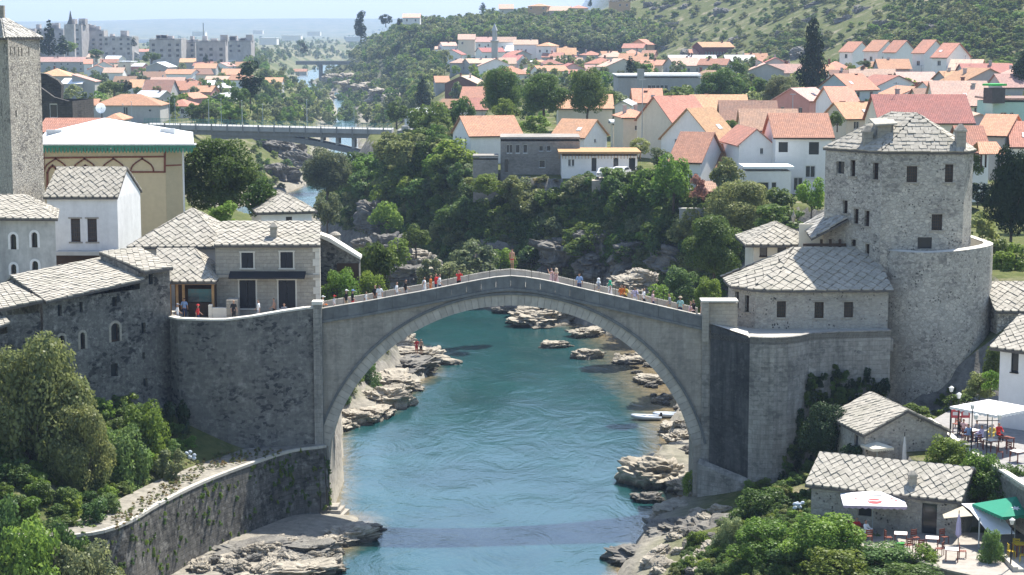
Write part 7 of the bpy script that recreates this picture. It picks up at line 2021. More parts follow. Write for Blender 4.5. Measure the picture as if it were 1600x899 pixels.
N('small house with white pyramid roof', 333, 358, 137, 150, 'hip', 0, 9, 'grey', 'white', .45, chim=0)
N('brownish gable house with red roof edge above the bridge trees', 273, 301, 154, 172, 'gs', -16, 10, 'pink', 'tile', .5)
N('pink roofed annex right of the red edged gable', 303, 329, 144, 158, 'gf', -8, 9, 'pink', 'tile', .4)
N('black gabled shed in front of the dark poplar', 326, 361, 156, 172, 'gs', -8, 10, 'dark', 'grey', .5, chim=0, wins=[])
N('long school with orange roof and wooden stair window', 145, 250, 165, 191, 'hip', 0, 12, 'grey', 'tile', .42, chim=0, wins=[('f', 7.6, 0.4, 8.8, 4.0), ('f', 14, 2.6, 14.7, 3.2)])
N('house with faded red roof joined to the school left end', 104, 148, 171, 190, 'gf', 0, 11, 'grey', 'red', .42, chim=0)
N('small white house with orange roof right of the school', 254, 295, 166, 184, 'hip', -14, 9, 'white', 'tile', .4, chim=0)
N('tiny orange roof peeping over the white metal roof', 162, 190, 187, 194, 'hip', 0, 8, 'cream', 'tile', .5, Y=330, chim=0, wins=[])
N('dark blue grey roofed house behind the school', 210, 248, 152, 166, 'gf', -20, 9, 'grey', 'grey', .4, chim=2)
N('orange roofed house alone by the trees right of the poplar', 407, 440, 129, 143, 'gf', 0, 9, 'grey', 'tile', .4)
N('single small orange roof in the valley wood', 458, 479, 112, 118, 'gf', 0, 8, 'cream', 'tile', .5, chim=0, wins=[])
# concrete flats on the horizon
def flats(label, xl, xr, yt, yb, Y, yaw=0, dep=18):
    w = (xr-xl)*Y/FPX; Hh = (yb-yt)*Y/FPX
    wins = []
    for f in range(max(2, int(Hh/3.1))):
        for k in range(max(2, int(w/4.2))):
            if rnd.random() < .12: continue
            x = (k+.5)*w/max(2, int(w/4.2)); z = f*3.1+1.0
            wins.append(('f', x-.9, z, x+.9, z+1.5, 'dark'))
    r_, d_ = house(label, xl, xr, yt, yb, Y, yaw, dep, 'flat', .1, 'flats', 'flats' if False else WALLS['flats'], wins=wins, chim=0, cat='apartment block', name='apartment_block', ov=0)
    for k in range(rnd.randint(3, 7)):
        x = rnd.uniform(-.45, .45)*d_['w']; h = rnd.uniform(1.5, 4.5); ww = rnd.uniform(.8, 2.2)
        MB().box(x-ww, -4, d_['H'], x+ww, 2, d_['H']+h).put('stair_head', WALLS['flats'], r_)
flats('lowest weathered apartment block at the far left horizon', 30, 52, 51, 86, 1300)
flats('stepped weathered apartment block left of the church spire', 53, 99, 46, 86, 1320, 3)
flats('tallest weathered apartment block behind the church spire', 100, 127, 39, 88, 1290, -4)
flats('ragged topped apartment block right of the church spire', 128, 162, 48, 88, 1310, 3)
flats('wide apartment block ending the first group', 160, 206, 58, 88, 1280, -3)
flats('flat grey apartment block starting the second group', 233, 283, 62, 92, 1120)
flats('narrow apartment block in the second group', 284, 305, 67, 92, 1140)
flats('apartment block with balconies in the second group', 306, 352, 65, 100, 1060, 4)
flats('long low apartment block right of the second group', 354, 392, 65, 84, 1250)
sp = atY(111, 58, 1250); r_ = thing('church_tower', 'thin pointed church spire among the far flats', 'church tower', (sp.x, sp.y, 15))
MB().box(sp.x-2.6, sp.y-2, 15, sp.x+2.6, sp.y+2, zY(38, 1250)).put('shaft', WALLS['flats'], r_, world=True)
MB().lathe([(2.4, zY(38, 1250)), (1.1, zY(30, 1250)), (.15, zY(17, 1250))], (sp.x, sp.y, 0), 8).put('spire', WALLS['dark'], r_, world=True)
mp = atY(318, 60, 1150); r_ = thing('radio_mast', 'thin mast above the second group of flats', 'mast', (mp.x, mp.y, 15))
MB().tube([(mp.x, mp.y, 15), (mp.x, mp.y, zY(36, 1150))], [.6, .3], 6).put('pole', M_lampgrey, r_, world=True)
# plain beyond: far sheds
for i, (a, b, t, bb) in enumerate([(405,432,60,64),(440,470,56,58),(540,575,58,60),(300,320,50,52),(480,500,50,52),(215,240,62,66),(395,410,48,50)]):
    N(['white', 'pale', 'low', 'long', 'grey', 'small', 'faint'][i]+' warehouse on the hazy plain', a, b, t, bb, 'flat', 0, 20, 'white', 'white', .1, Y=1900+i*260, chim=0, wins=[], cat='warehouse', name='warehouse')
# minaret
mn = atY(773, 98, 880); r_ = thing('minaret', 'tall grey stone minaret in the middle distance', 'minaret', (mn.x, mn.y, 18))
MB().lathe([(1.5, 16), (1.5, zY(66, 880)), (2.0, zY(65, 880)), (2.0, zY(63.5, 880)), (1.15, zY(63, 880)), (1.1, zY(48, 880))], (mn.x, mn.y, 0), 12).put('shaft', WALLS['grey'], r_, world=True)
MB().lathe([(1.4, zY(48, 880)), (.1, zY(37, 880))], (mn.x, mn.y, 0), 12).put('cone_roof', M_greyroof, r_, world=True)
# middle ----------------------------------------------------------------
N('brown gabled house with two white windows', 695, 745, 131, 152, 'gs', -12, 14, 'brown', 'pale', .45, chim=2, wins=[('f', 2.2, 1.6, 3.5, 2.9), ('f', 7.0, 1.6, 8.3, 2.9)])
N('low tiled house left of the brown gabled house', 681, 702, 129, 144, 'gf', 8, 8, 'grey', 'tile', .5)
N('tumbled orange roofs below the brown gable', 719, 755, 156, 172, 'gf', -8, 12, 'cream', 'tile', .55)
N('lower orange roof behind the small round tree', 737, 762, 172, 184, 'gf', 12, 10, 'cream', 'tile', .5)
N('orange slope of the house right of the slim cypress', 682, 706, 169, 184, 'gf', -25, 9, 'grey', 'tile', .55)
N('low hall with pale grey roof below the slim cypress', 632, 694, 178, 192, 'hip', 0, 15, 'white', 'grey', .35, chim=3)
N('cream barn with curved gable in the meadow', 737, 756, 105, 114, 'gs', 0, 9, 'cream', 'white', .6, chim=0)
N('orange roofed cottage right of the cream barn', 756, 781, 107, 114, 'gf', 0, 9, 'cream', 'tile', .5)
N('white two storey house at the left of the hillside row', 692, 714, 72, 88, 'gf', 14, 10, 'white', 'pale', .35)
N('small white hut left of the hillside row', 680, 691, 77, 88, 'gf', 0, 7, 'white', 'pale', .35, chim=0)
N('broad white house with maroon gable edge in the hillside row', 715, 748, 70, 90, 'gs', 0, 12, 'white', 'pale', .3)
N('white house with long pale roof in the hillside row', 742, 770, 66, 88, 'gf', 0, 12, 'white', 'pale', .4, chim=2)
N('house with pink roof left of the minaret foot', 716, 742, 62, 74, 'gf', 0, 12, 'cream', 'pale', .4, Y=930)
N('pale roofed house right behind the minaret', 778, 806, 66, 82, 'gf', 0, 12, 'white', 'pale', .4, Y=960)
N('grey house with bright white roof right of the minaret', 789, 826, 80, 93, 'gf', -10, 12, 'grey', 'white', .4)
N('long white house with pink roof and small windows', 803, 840, 70, 88, 'gf', 0, 12, 'white', 'pale', .35, Y=900)
N('white gabled end of the long row below the wood', 838, 860, 72, 88, 'hip', -20, 12, 'white', 'tile', .4, Y=890)
N('pale tiled roof below the minaret', 780, 806, 100, 112, 'gf', 0, 10, 'cream', 'pale', .45)
N('pale tiled hip roof above the dark trees', 808, 838, 114, 126, 'hip', 0, 10, 'pink', 'pale', .45)
N('bright orange roof under the wood edge', 871, 900, 86, 98, 'gf', 0, 11, 'cream', 'tile', .55)
N('white sheet roof among the pale tiles', 830, 853, 103, 112, 'gf', 0, 9, 'cream', 'white', .4, chim=0)
N('grey gable house in the middle of the pale roofs', 838, 878, 112, 124, 'gs', 10, 12, 'grey', 'pale', .3)
N('row of faded roofs left of the hill foot', 866, 910, 100, 112, 'gf', 0, 11, 'cream', 'pale', .4, chim=3)
N('grey gable with black antenna in the crowded roofs', 911, 939, 100, 110, 'gs', 0, 10, 'grey', 'pale', .4)
N('pink roofed house in front of the faded row', 869, 902, 121, 132, 'gf', 0, 10, 'pink', 'red', .45)
N('red roofed house above the tall broad tree', 900, 932, 113, 126, 'gf', -8, 10, 'cream', 'pale', .45)
N('orange gabled house behind the tall broad tree', 936, 960, 104, 122, 'gf', -30, 10, 'pink', 'tile', .45)
N('orange roof at the wood edge right of centre', 943, 968, 90, 100, 'gf', 10, 10, 'cream', 'tile', .5)
N('hipped brown orange house below the wood', 975, 1003, 84, 94, 'hip', 0, 11, 'grey', 'tile', .4)
N('small red roofed house right of the hipped brown orange one', 1002, 1022, 86, 97, 'gf', -14, 9, 'pink', 'red', .4)
N('faded roof left of the factory chimney', 955, 986, 109, 120, 'gf', 0, 10, 'cream', 'pale', .4)
N('orange yellow roof behind the factory', 988, 1022, 111, 120, 'gf', 0, 10, 'cream', 'tile', .5)
N('pink house with one dark window left of the factory', 950, 967, 108, 126, 'gf', 0, 8, 'pink', 'tile', .3)
# grey factory
fa, fd = N('grey flat roofed factory block with a row of tall windows', 966, 1094, 122, 152, 'flat', 0, 22, 'grey', 'grey', .1, chim=0, wins=[('f', 7+i*1.0, 1.2, 7.7+i*1.0, 2.9) for i in range(5)], Y=455, cat='factory', name='factory')
v = atY(1001, 130, 450); MB().box(v.x-.8, v.y-.5, v.z-5, v.x+.8, v.y+.6, zY(108, 450)).put('chimney', WALLS['grey'], fa, world=True)
v = atY(1036, 120, 462); MB().box(v.x-4.5, v.y, v.z-3, v.x+9, v.y+8, zY(115, 462)).put('roof_room', WALLS['white'], fa, world=True)
N('grey building with dark gabled top floor right of the tall broad tree', 961, 985, 165, 208, 'gs', -8, 12, 'white', 'grey', .5, Y=352, chim=0)
N('large blank pale house behind the tall broad tree', 872, 957, 170, 206, 'gf', 0, 12, 'cream', 'tile', .4, Y=368, chim=1, wins=[('f', 9.6, 1.6, 10.4, 2.4)])
N('low pale house with terrace under the dark gabled one', 958, 1000, 196, 224, 'flat', 0, 8, 'cream', 'white', .1, Y=325, chim=0)
# middle right, in front
N('orange roofed house behind the two grey chimneys', 991, 1035, 161, 180, 'gf', 0, 10, 'grey', 'tile', .5, Y=372)
N('cream corner house with hipped tile roof and twin grey chimneys', 974, 1018, 184, 232, 'hip', 6, 9.5, 'cream', 'tile', .42, Y=312, wins=[('f', 1.9, 2.9, 2.4, 3.7)], chim=2)
N('tall white gabled house with dormer and pale orange roof', 1051, 1110, 191, 236, 'gf', 30, 10, 'cream', 'tile', .75, Y=300, wins=[], chim=1)
N('bright orange roofed house with balcony in its gable', 1118, 1155, 222, 262, 'gf', 36, 12, 'white', 'tile', .75, Y=276, wins=[('l', 3.0, 2.4, 4.0, 4.4), ('l', 6.0, 2.4, 7.0, 4.4)], chim=1)
N('orange roof behind the tall white gabled house', 1085, 1170, 178, 200, 'gf', 0, 12, 'cream', 'tile', .5, Y=335, chim=1)
N('long brown tiled roof with two brick chimneys', 1128, 1215, 189, 210, 'gf', -3, 12, 'cream', 'brown', .5, Y=318, chim=2)
N('brown tiled roof behind the white villa', 1160, 1248, 204, 225, 'gf', -3, 12, 'cream', 'brown', .5, Y=300, chim=1)
N('white house with red tiled roof beside the oleander', 1047, 1094, 252, 296, 'gf', -24, 10, 'white', 'red', .7, Y=252, wins=[('f', 2.6, 1.4, 3.1, 2.2), ('f', 3.3, 1.4, 3.8, 2.2), ('r', 4.2, .9, 4.9, 1.9)], chim=0)
N('orange roofed wing right of the red tiled house', 1120, 1164, 262, 300, 'gf', -18, 8, 'white', 'tile', .7, Y=256, chim=0, wins=[('f', 1.5, .8, 2.1, 1.7), ('f', 2.3, .8, 2.9, 1.7)])
N('white villa gable left part with red roof edges', 1155, 1208, 226, 306, 'gs', 6, 11, 'white', 'red', .85, Y=250, chim=0, wins=[('f', 2.8, 5.4, 3.2, 6.2), ('f', 3.6, 2.2, 4.1, 3.1), ('f', 1.6, 2.2, 2.1, 3.1)])
N('white villa right part with flat red roof and loggia', 1212, 1300, 215, 306, 'gf', 0, 11, 'white', 'red', .5, Y=247, chim=0, wins=[('f', 4.3, 5.3, 5.6, 6.9, 'dark'), ('f', 2.4, .6, 3.6, 2.4), ('f', 3.9, 4.7-2.4, 5.2, 3.9), ('f', .4, 5.6, 1.6, 6.9, 'dark')])
N('low curved terrace wing of the white villa with three dark windows', 1166, 1236, 268, 312, 'flat', 0, 5, 'white', 'white', .1, Y=240, chim=0, wins=[('f', .9, .7, 1.2, 2.2, 'plain'), ('f', 1.4, .7, 2.9, 2.2, 'plain'), ('f', 3.2, .7, 3.8, 2.2, 'plain')])
N('small dark roofed garden shed by the oleander', 1096, 1118, 300, 312, 'shed', 0, 4, 'brown', 'brown', .2, Y=240, chim=0, wins=[])
gw = atY(1085, 322, 238); w_ = thing('garden_wall', 'grey concrete garden wall on the cliff edge below the oleander', 'wall', tuple(gw))
MB().box(xY(1062, 330, 238), 238, zY(350, 238), xY(1108, 330, 238), 238.5, zY(327, 238)).put('wall', WALLS['grey'], w_, world=True)
MB().box(xY(1061, 330, 238), 237.9, zY(327, 238), xY(1109, 330, 238), 238.6, zY(325.5, 238)).put('coping', M_coping, w_, world=True)
N('white house with red tiled roof and balcony on the cliff edge', 735, 815, 213, 262, 'gf', 16, 11, 'white', 'red', .5, Y=298, chim=0, wins=[('f', 5.2, 3.2, 5.9, 3.9), ('l', 1.5, 2.7, 2.4, 4.4, 'dark'), ('l', 4.4, 2.7, 5.3, 4.4, 'dark'), ('l', 7.4, 2.7, 8.3, 4.4, 'dark')])
bs, bd = H('roofless bare stone house shell with empty window openings', 782, 906, 221, 272, 'flat', 0, 9, 'block', M_block, .1, Y=279, chim=0, wins=[('f', .9, 3.0, 1.25, 4.3, 'plain'), ('f', 1.35, 3.0, 1.7, 4.3, 'plain'), ('f', 2.2, 3.0, 2.8, 4.3, 'plain'), ('f', 3.3, 3.0, 3.9, 4.3, 'plain'), ('f', 5.6, 3.3, 6.2, 4.1, 'plain'), ('f', 6.7, 3.3, 7.3, 4.1, 'plain'), ('f', .6, .3, 1.1, 2.1, 'dark'), ('f', 5.6, .9, 6.5, 2.0, 'plain')], cat='house shell', name='house_shell', ov=.05)
N('small square masonry hut left of the bare house shell', 739, 778, 250, 273, 'flat', 0, 4, 'block', M_block, .1, Y=277, chim=0, wins=[], cat='hut', name='hut', ov=.03)
N('house with hipped orange roof and white gable behind the shell', 862, 912, 214, 240, 'gf', -26, 9, 'white', 'tile', .55, Y=296, chim=1, wins=[('r', 4, 1.6, 4.8, 2.1)])
tb, td = N('low white house with broad raw timber roof edge by the parked cars', 878, 996, 244, 270, 'flat', 0, 9, 'white', M_wood2, .1, Y=272, chim=0, wins=[('f', .9, .9, 1.25, 1.9), ('f', 1.4, .9, 1.75, 1.9), ('f', 4.2, .2, 4.9, 2.1, 'dark'), ('f', 7.3, .2, 8.0, 2.1, 'dark'), ('f', 9.5, .2, 10.4, 2.1, 'dark')], ov=.5)
for k in range(26):
    x = -td['w']/2-.4+k*(td['w']+.8)/25
    MB().box(x-.04, -td['dep']/2-.62, td['H']-.35, x+.04, -td['dep']/2-.5, td['H']+.25).put('board', M_wood2, tb)
# right town --------------------------------------------------------------
N('pink house right below the tall black cypress', 1265, 1300, 158, 192, 'gf', 42, 8, 'pink', 'pale', .5, Y=330, chim=0)
N('white house with orange gable right of the pink house', 1303, 1342, 162, 206, 'gf', 8, 10, 'white', 'tile', .5, Y=315, chim=2)
N('white house with rounded orange roof in front', 1323, 1384, 186, 212, 'gf', 14, 9, 'cream', 'tile', .5, Y=295, chim=2)
N('pale blue house with orange roof behind the pink house', 1331, 1372, 141, 160, 'gf', 34, 10, 'blue', 'tile', .6, Y=385, chim=1)
N('white house with wide hipped orange roof left of two', 1286, 1338, 112, 126, 'hip', 0, 13, 'white', 'tile', .55)
N('white house with wide hipped orange roof right of two', 1340, 1402, 115, 128, 'hip', 0, 14, 'white', 'tile', .55)
N('long pink walled house with low orange roof', 1370, 1422, 127, 140, 'gf', 0, 8, 'pink', 'tile', .4, chim=1)
N('white gabled house with mauve roof', 1382, 1424, 154, 172, 'gs', -10, 10, 'white', 'brown', .4)
N('warehouse with mottled grey roof in the right town', 1421, 1464, 134, 150, 'gf', 0, 11, 'dark', 'grey', .5, chim=0)
N('small white house left of the cypress on the hill foot', 1210, 1250, 108, 124, 'hip', -6, 9, 'white', 'tile', .45, chim=2)
N('tiny orange roofs above the grey green tree', 1183, 1206, 97, 108, 'gf', 0, 8, 'white', 'tile', .4)
row = [('first', 1312, 1332, 81, 97), ('second', 1350, 1372, 80, 104), ('third', 1381, 1399, 82, 110), ('fourth', 1426, 1444, 83, 114), ('fifth', 1456, 1479, 90, 130)]
for i, (nm, a, b, c, d) in enumerate(row):
    N(nm + ' from the left in the stepped row of tall white houses under the hill', a, b, c, d, 'gf', -38, 11+i*.6, 'white', 'tile', .5, Y=560-i*22, chim=2)
N('house with pale orange roof and pink wall right of the stepped row', 1511, 1548, 114, 132, 'gf', -20, 9, 'pink', 'tile', .4, chim=1)
N('white gabled house right of the pink walled one', 1529, 1556, 118, 136, 'gf', -42, 11, 'white', 'tile', .5, chim=1)
N('large house with pale orange roof and many chimneys', 1462, 1548, 165, 186, 'gf', -4, 13, 'cream', 'pale', .6, Y=330, chim=4)
N('long low brown roof left of the many chimneys', 1436, 1500, 158, 175, 'gf', 0, 10, 'cream', 'brown', .4, Y=350, chim=2)
N('long cream house with broad red tiled roof behind the tower roof', 1376, 1520, 192, 216, 'gf', 0, 12, 'cream', 'red', .6, Y=268, chim=1, wins=[])
N('lilac grey gabled wall house behind the right chimney', 1502, 1560, 189, 214, 'gs', -4, 10, 'lilac', 'pale', .35, Y=285, chim=0, wins=[])
N('mint green flat topped house at the right edge', 1552, 1640, 160, 206, 'flat', 0, 10, 'mint', 'pale', .1, Y=290, chim=0, wins=[('f', 1.1, 1.8, 2.1, 2.9), ('f', 2.6, 1.8, 3.1, 2.9)])
gr, gd = N('dark box turret with bright green roof on the mint house', 1550, 1571, 138, 160, 'flat', 20, 2.2, 'dark', 'green', .1, Y=288, chim=0, wins=[], found=.2, cat='turret', name='turret', ov=.15)
N('house with brown orange roof right of the tower chimney', 1527, 1570, 211, 230, 'gf', -30, 9, 'grey', 'tile', .5, Y=235, chim=2)
N('white house with orange roof right beside the stone tower', 1506, 1545, 238, 262, 'gf', 0, 9, 'white', 'tile', .6, Y=222, chim=0)
N('small orange roof cut by the right edge', 1582, 1640, 229, 250, 'gf', -10, 9, 'white', 'tile', .6, Y=232, chim=0)
pvn = thing('garden_pavilion', 'open timber garden pavilion with orange roof right of the tower', 'pavilion', tuple(atY(1549, 256, 214)))
px_ = [atY(1533, 255, 212), atY(1560, 255, 212), atY(1566, 255, 216), atY(1540, 255, 216)]
for q in px_: MB().box(q.x-.09, q.y-.09, q.z-.5, q.x+.09, q.y+.09, zY(239, 213)).put('post', M_wood, pvn, world=True)
e_ = zY(239, 213); roof_mesh(pvn, [[(px_[0].x-.4, 211.4, e_), (px_[1].x+.6, 211.4, e_), (px_[1].x+.2, 214, e_+1.2), (px_[0].x, 214, e_+1.2)], [(px_[1].x+.6, 216.8, e_), (px_[0].x-.4, 216.8, e_), (px_[0].x, 214, e_+1.2), (px_[1].x+.2, 214, e_+1.2)]], ROOFS['tile'], .1)
mrn, mdd = N('dark red building with orange roof and small white windows at the hill foot', 1098, 1147, 74, 90, 'gf', 20, 10, 'maroon', 'tile', .4, chim=1, wins=[('f', 1.2+i*1.35, 1.2, 2.0+i*1.35, 2.3) for i in range(8)])
N('long low grey roofed hall below the dark red building', 1047, 1120, 98, 112, 'gf', 0, 12, 'grey', 'grey', .4, chim=2)
N('small orange roofed house left of the dark red building', 1078, 1091, 84, 94, 'gf', 0, 8, 'cream', 'tile', .4, chim=0)
N('grey roofed long house right of the dark red building', 1135, 1180, 96, 108, 'gf', 0, 10, 'grey', 'grey', .4, chim=2)
N('orange roof at the hill foot left of the cypress', 1165, 1200, 92, 104, 'gf', 0, 9, 'white', 'tile', .4, chim=2)
N('narrow orange strip roof climbing the slope', 1012, 1023, 70, 86, 'gf', 40, 12, 'ochre', 'tile', .4, chim=0, wins=[])
# crest of the ridge
N('square ochre house on the ridge crest', 825, 854, 10, 26, 'hip', -14, 12, 'ochre', 'tile', .25, Y=1050, chim=0)
N('cream house right of the square ochre one on the crest', 858, 889, 17, 28, 'gf', -10, 12, 'cream', 'pale', .4, Y=1050, chim=0)
N('yellowish house third on the crest', 890, 919, 13, 26, 'hip', 0, 12, 'cream', 'tile', .3, Y=1050, chim=0)
N('ochre flat roofed house at the top edge on the crest', 953, 985, 3, 14, 'flat', 0, 12, 'ochre', 'tile', .1, Y=1030, chim=0)
N('pink roofed house half hidden in the ridge trees', 780, 802, 14, 24, 'gf', 0, 12, 'cream', 'pale', .4, Y=1050, chim=0)
N('white house with pale roof on the ridge end', 629, 656, 28, 37, 'gf', 0, 14, 'white', 'pale', .3, Y=1050, chim=0, found=0.5)
# small houses that fill the crowded quarters
rg = random.Random(77)
def fill(poly, n, mind, lab, group):
    for x, y in px_points(poly, n, rg, mind):
        q = hit(x, y)
        if q is None: continue
        w = rg.uniform(7, 12)*FPX/q.y; h = rg.uniform(2.8, 5.0)*FPX/q.y
        rfk = rg.choice(['tile', 'brown', 'pale', 'red', 'tile', 'pale']); wlk = rg.choice(['white', 'cream', 'grey', 'white']); rk = rg.choice(['gf', 'gf', 'hip', 'gs'])
        near_ = ('left side of' if x < (min(p[0] for p in poly)+max(p[0] for p in poly))/2 else 'right side of'); row_ = 'back row' if y < (min(p[1] for p in poly)+max(p[1] for p in poly))/2 else 'front row'
        lb = 'small ' + wlk + ' house with ' + {'tile': 'orange', 'brown': 'brown', 'pale': 'faded', 'red': 'red'}[rfk] + {'gf': ' long', 'hip': ' hipped', 'gs': ' gabled'}[rk] + ' roof, ' + row_ + ', ' + near_ + ' ' + lab
        H(lb, x-w/2, x+w/2, y-h, y, rk, rg.uniform(-25, 25), rg.uniform(8, 11), wlk, rfk, rg.uniform(.38, .5), group=group, chim=1 if y > 90 else 0)
fill([(120,92),(235,90),(400,96),(390,140),(300,150),(262,160),(150,135)], 22, 22, 'left town', 'small houses of the crowded left town')
fill([(700,92),(860,84),(1000,86),(1020,118),(960,135),(790,135),(700,112)], 24, 24, 'middle quarter', 'small houses of the crowded middle quarter')
fill([(1280,128),(1560,140),(1600,150),(1600,185),(1400,180),(1280,150)], 14, 30, 'right town', 'small houses of the crowded right town')
fill([(1020,112),(1250,118),(1250,140),(1100,150)], 8, 30, 'park quarter', 'small houses behind the park trees')
# street lamp right of the park and the white lamp post near the brown roofs
for (px, t, b, Y, lab) in ((1238, 148, 200, 330, 'tall thin lamp post in front of the grey green tree'), (1003, 125, 232, 306, 'thin pole standing by the twin grey chimneys')):
    q = atY(px, b, Y); l_ = thing('lamp_post', lab, 'lamp post', tuple(q)); MB().tube([(0, 0, 0), (0, 0, zY(t, Y)-q.z)], [.09, .05], 6).put('pole', M_lampgrey, l_); MB().box(-.5, -.1, zY(t, Y)-q.z, .5, .1, zY(t, Y)-q.z+.12).put('head', M_lampgrey, l_)
# parked cars
M_carw = flat('white car paint', (0.75, 0.75, 0.75), .25, .02, .6); M_tyre = flat('tyre', (.02, .02, .02), .8)
def car(label, loc, yaw):
    r_ = thing('parked_car', label, 'car', tuple(loc), R(yaw), 'white cars parked by the timber roofed house')
    prof = [(-2.1, .35), (-2.15, .75), (-2.0, .95), (-1.25, 1.02), (-.75, 1.42), (.75, 1.45), (1.5, 1.05), (2.05, .95), (2.12, .35)]
    mb = MB(); mb.loft([[(x*(1-.03*s), y, z) for x, z in prof] for y, s in ((-.85, 1), (-.7, 0), (.7, 0), (.85, 1))]); mb.put('body', M_carw, r_)
    for s in (-1, 1): MB().add([(-1.1, s*.856, 1.03), (1.3, s*.856, 1.05), (.7, s*.85, 1.36), (-.7, s*.85, 1.34)], [(0, 1, 2, 3) if s < 0 else (3, 2, 1, 0)]).put('side_window', M_glass, r_)
    MB().add([(-1.27, -.62, 1.06), (-1.27, .62, 1.06), (-.82, .58, 1.40), (-.82, -.58, 1.40)], [(3,2,1,0)]).put('windscreen', M_glass, r_)
    MB().add([(1.48, -.62, 1.09), (1.48, .62, 1.09), (.86, .58, 1.42), (.86, -.58, 1.42)], [(0,1,2,3)]).put('rear_window', M_glass, r_)
    for x in (-1.35, 1.35):
        for s in (-1, 1):
            w = MB().tube([(x, s*.7, .32), (x, s*.88, .32)], .32, 12).put('wheel', M_tyre, r_)
            MB().tube([(x, s*.88, .32), (x, s*.895, .32)], .19, 10).put('rim', M_lampgrey, w)
    for s in (-1, 1): MB().box(-2.17, s*.6-.16, .68, -2.1, s*.6+.16, .84).put('headlight', M_glass, r_)
q = atY(946, 279, 266); car('white car parked left, seen from the front', (q.x, q.y, zY(279, 266)), 75)
q = atY(970, 276, 267); car('white car parked right beside the first one', (q.x, q.y, zY(277, 267)), 68)
cp_ = MB().prism([(xY(925, 280, 262), 262.5), (xY(1010, 280, 262), 262.5), (xY(1010, 280, 273), 273), (xY(925, 280, 273), 273)], zY(279.5, 266)-3, zY(279.5, 266)).put('parking_ground', flat('dusty gravel', (.36, .32, .26), .95, .2)); tag(cp_, kind='structure')
# ================================================================ right foreground: café houses and terraces
ch_, cd_ = house('long low stone café house with slab roof and stone chimney', 1268, 1497, 757, 817, 127.0, -27, 5.6, 'gf', .52, M_tower2, 'slab', slabs_ab=(.3, .36), wins=[('f', 7.6, .15, 8.6, 2.25, 'dark'), ('f', 3.3, .9, 4.2, 1.9, 'dark')], chim=0, ov=.35, cat='café house', name='cafe_house', found=3)
q = atY(1425, 772, 124.6)
mb = MB().box(q.x-.25, q.y-.25, q.z-.6, q.x+.25, q.y+.25, zY(744, 124.6)); mb.loft([[(q.x+s*u, q.y+s*v, z) for u, v in ((-1,-1),(1,-1),(1,1),(-1,1))] for z, s in ((zY(744, 124.6), .3), (zY(741, 124.6), .3), (zY(735, 124.6), .08))]); mb.put('chimney', M_ashlar, ch_, world=True)
house('small gabled stone house with coping below the round tower', 1352, 1480, 681, 722, 133.0, 12, 6.5, 'gs', .5, M_tower2, 'slab', slabs_ab=(.3, .36), wins=[('l', 4.5, .2, 5.2, 1.6, 'dark')], chim=0, ov=.22, cat='house', found=4)
house('white house with three narrow windows cut by the right edge', 1563, 1660, 542, 606, 139.5, -42, 8, 'gf', .42, 'white', 'slab', wins=[('f', .9, 1.3, 1.5, 2.7, 'plain', M_shutter), ('f', 2.3, 1.3, 2.9, 2.7, 'plain', M_shutter), ('f', 3.7, 1.3, 4.3, 2.7, 'plain', M_shutter)], chim=0, ov=.6, found=6)
house('stone house with slab roof at the right edge behind the round tower', 1559, 1680, 487, 560, 153, 0, 7, 'gf', .5, M_old, 'slab', wins=[('f', .7, 1.6, 1.2, 2.3, 'dark')], chim=0, ov=.3, found=8)
M_cloth = flat('white parasol cloth', (.78, .76, .74), .8, .03); M_redp = flat('faded red print', (.55, .10, .10), .8, .05); M_grn = flat('green parasol cloth', (.03, .24, .15), .8, .05); M_canvas = flat('beige canvas', (.52, .45, .34), .9, .05); M_whitep = flat('white print', (.75, .76, .74), .8, .02)
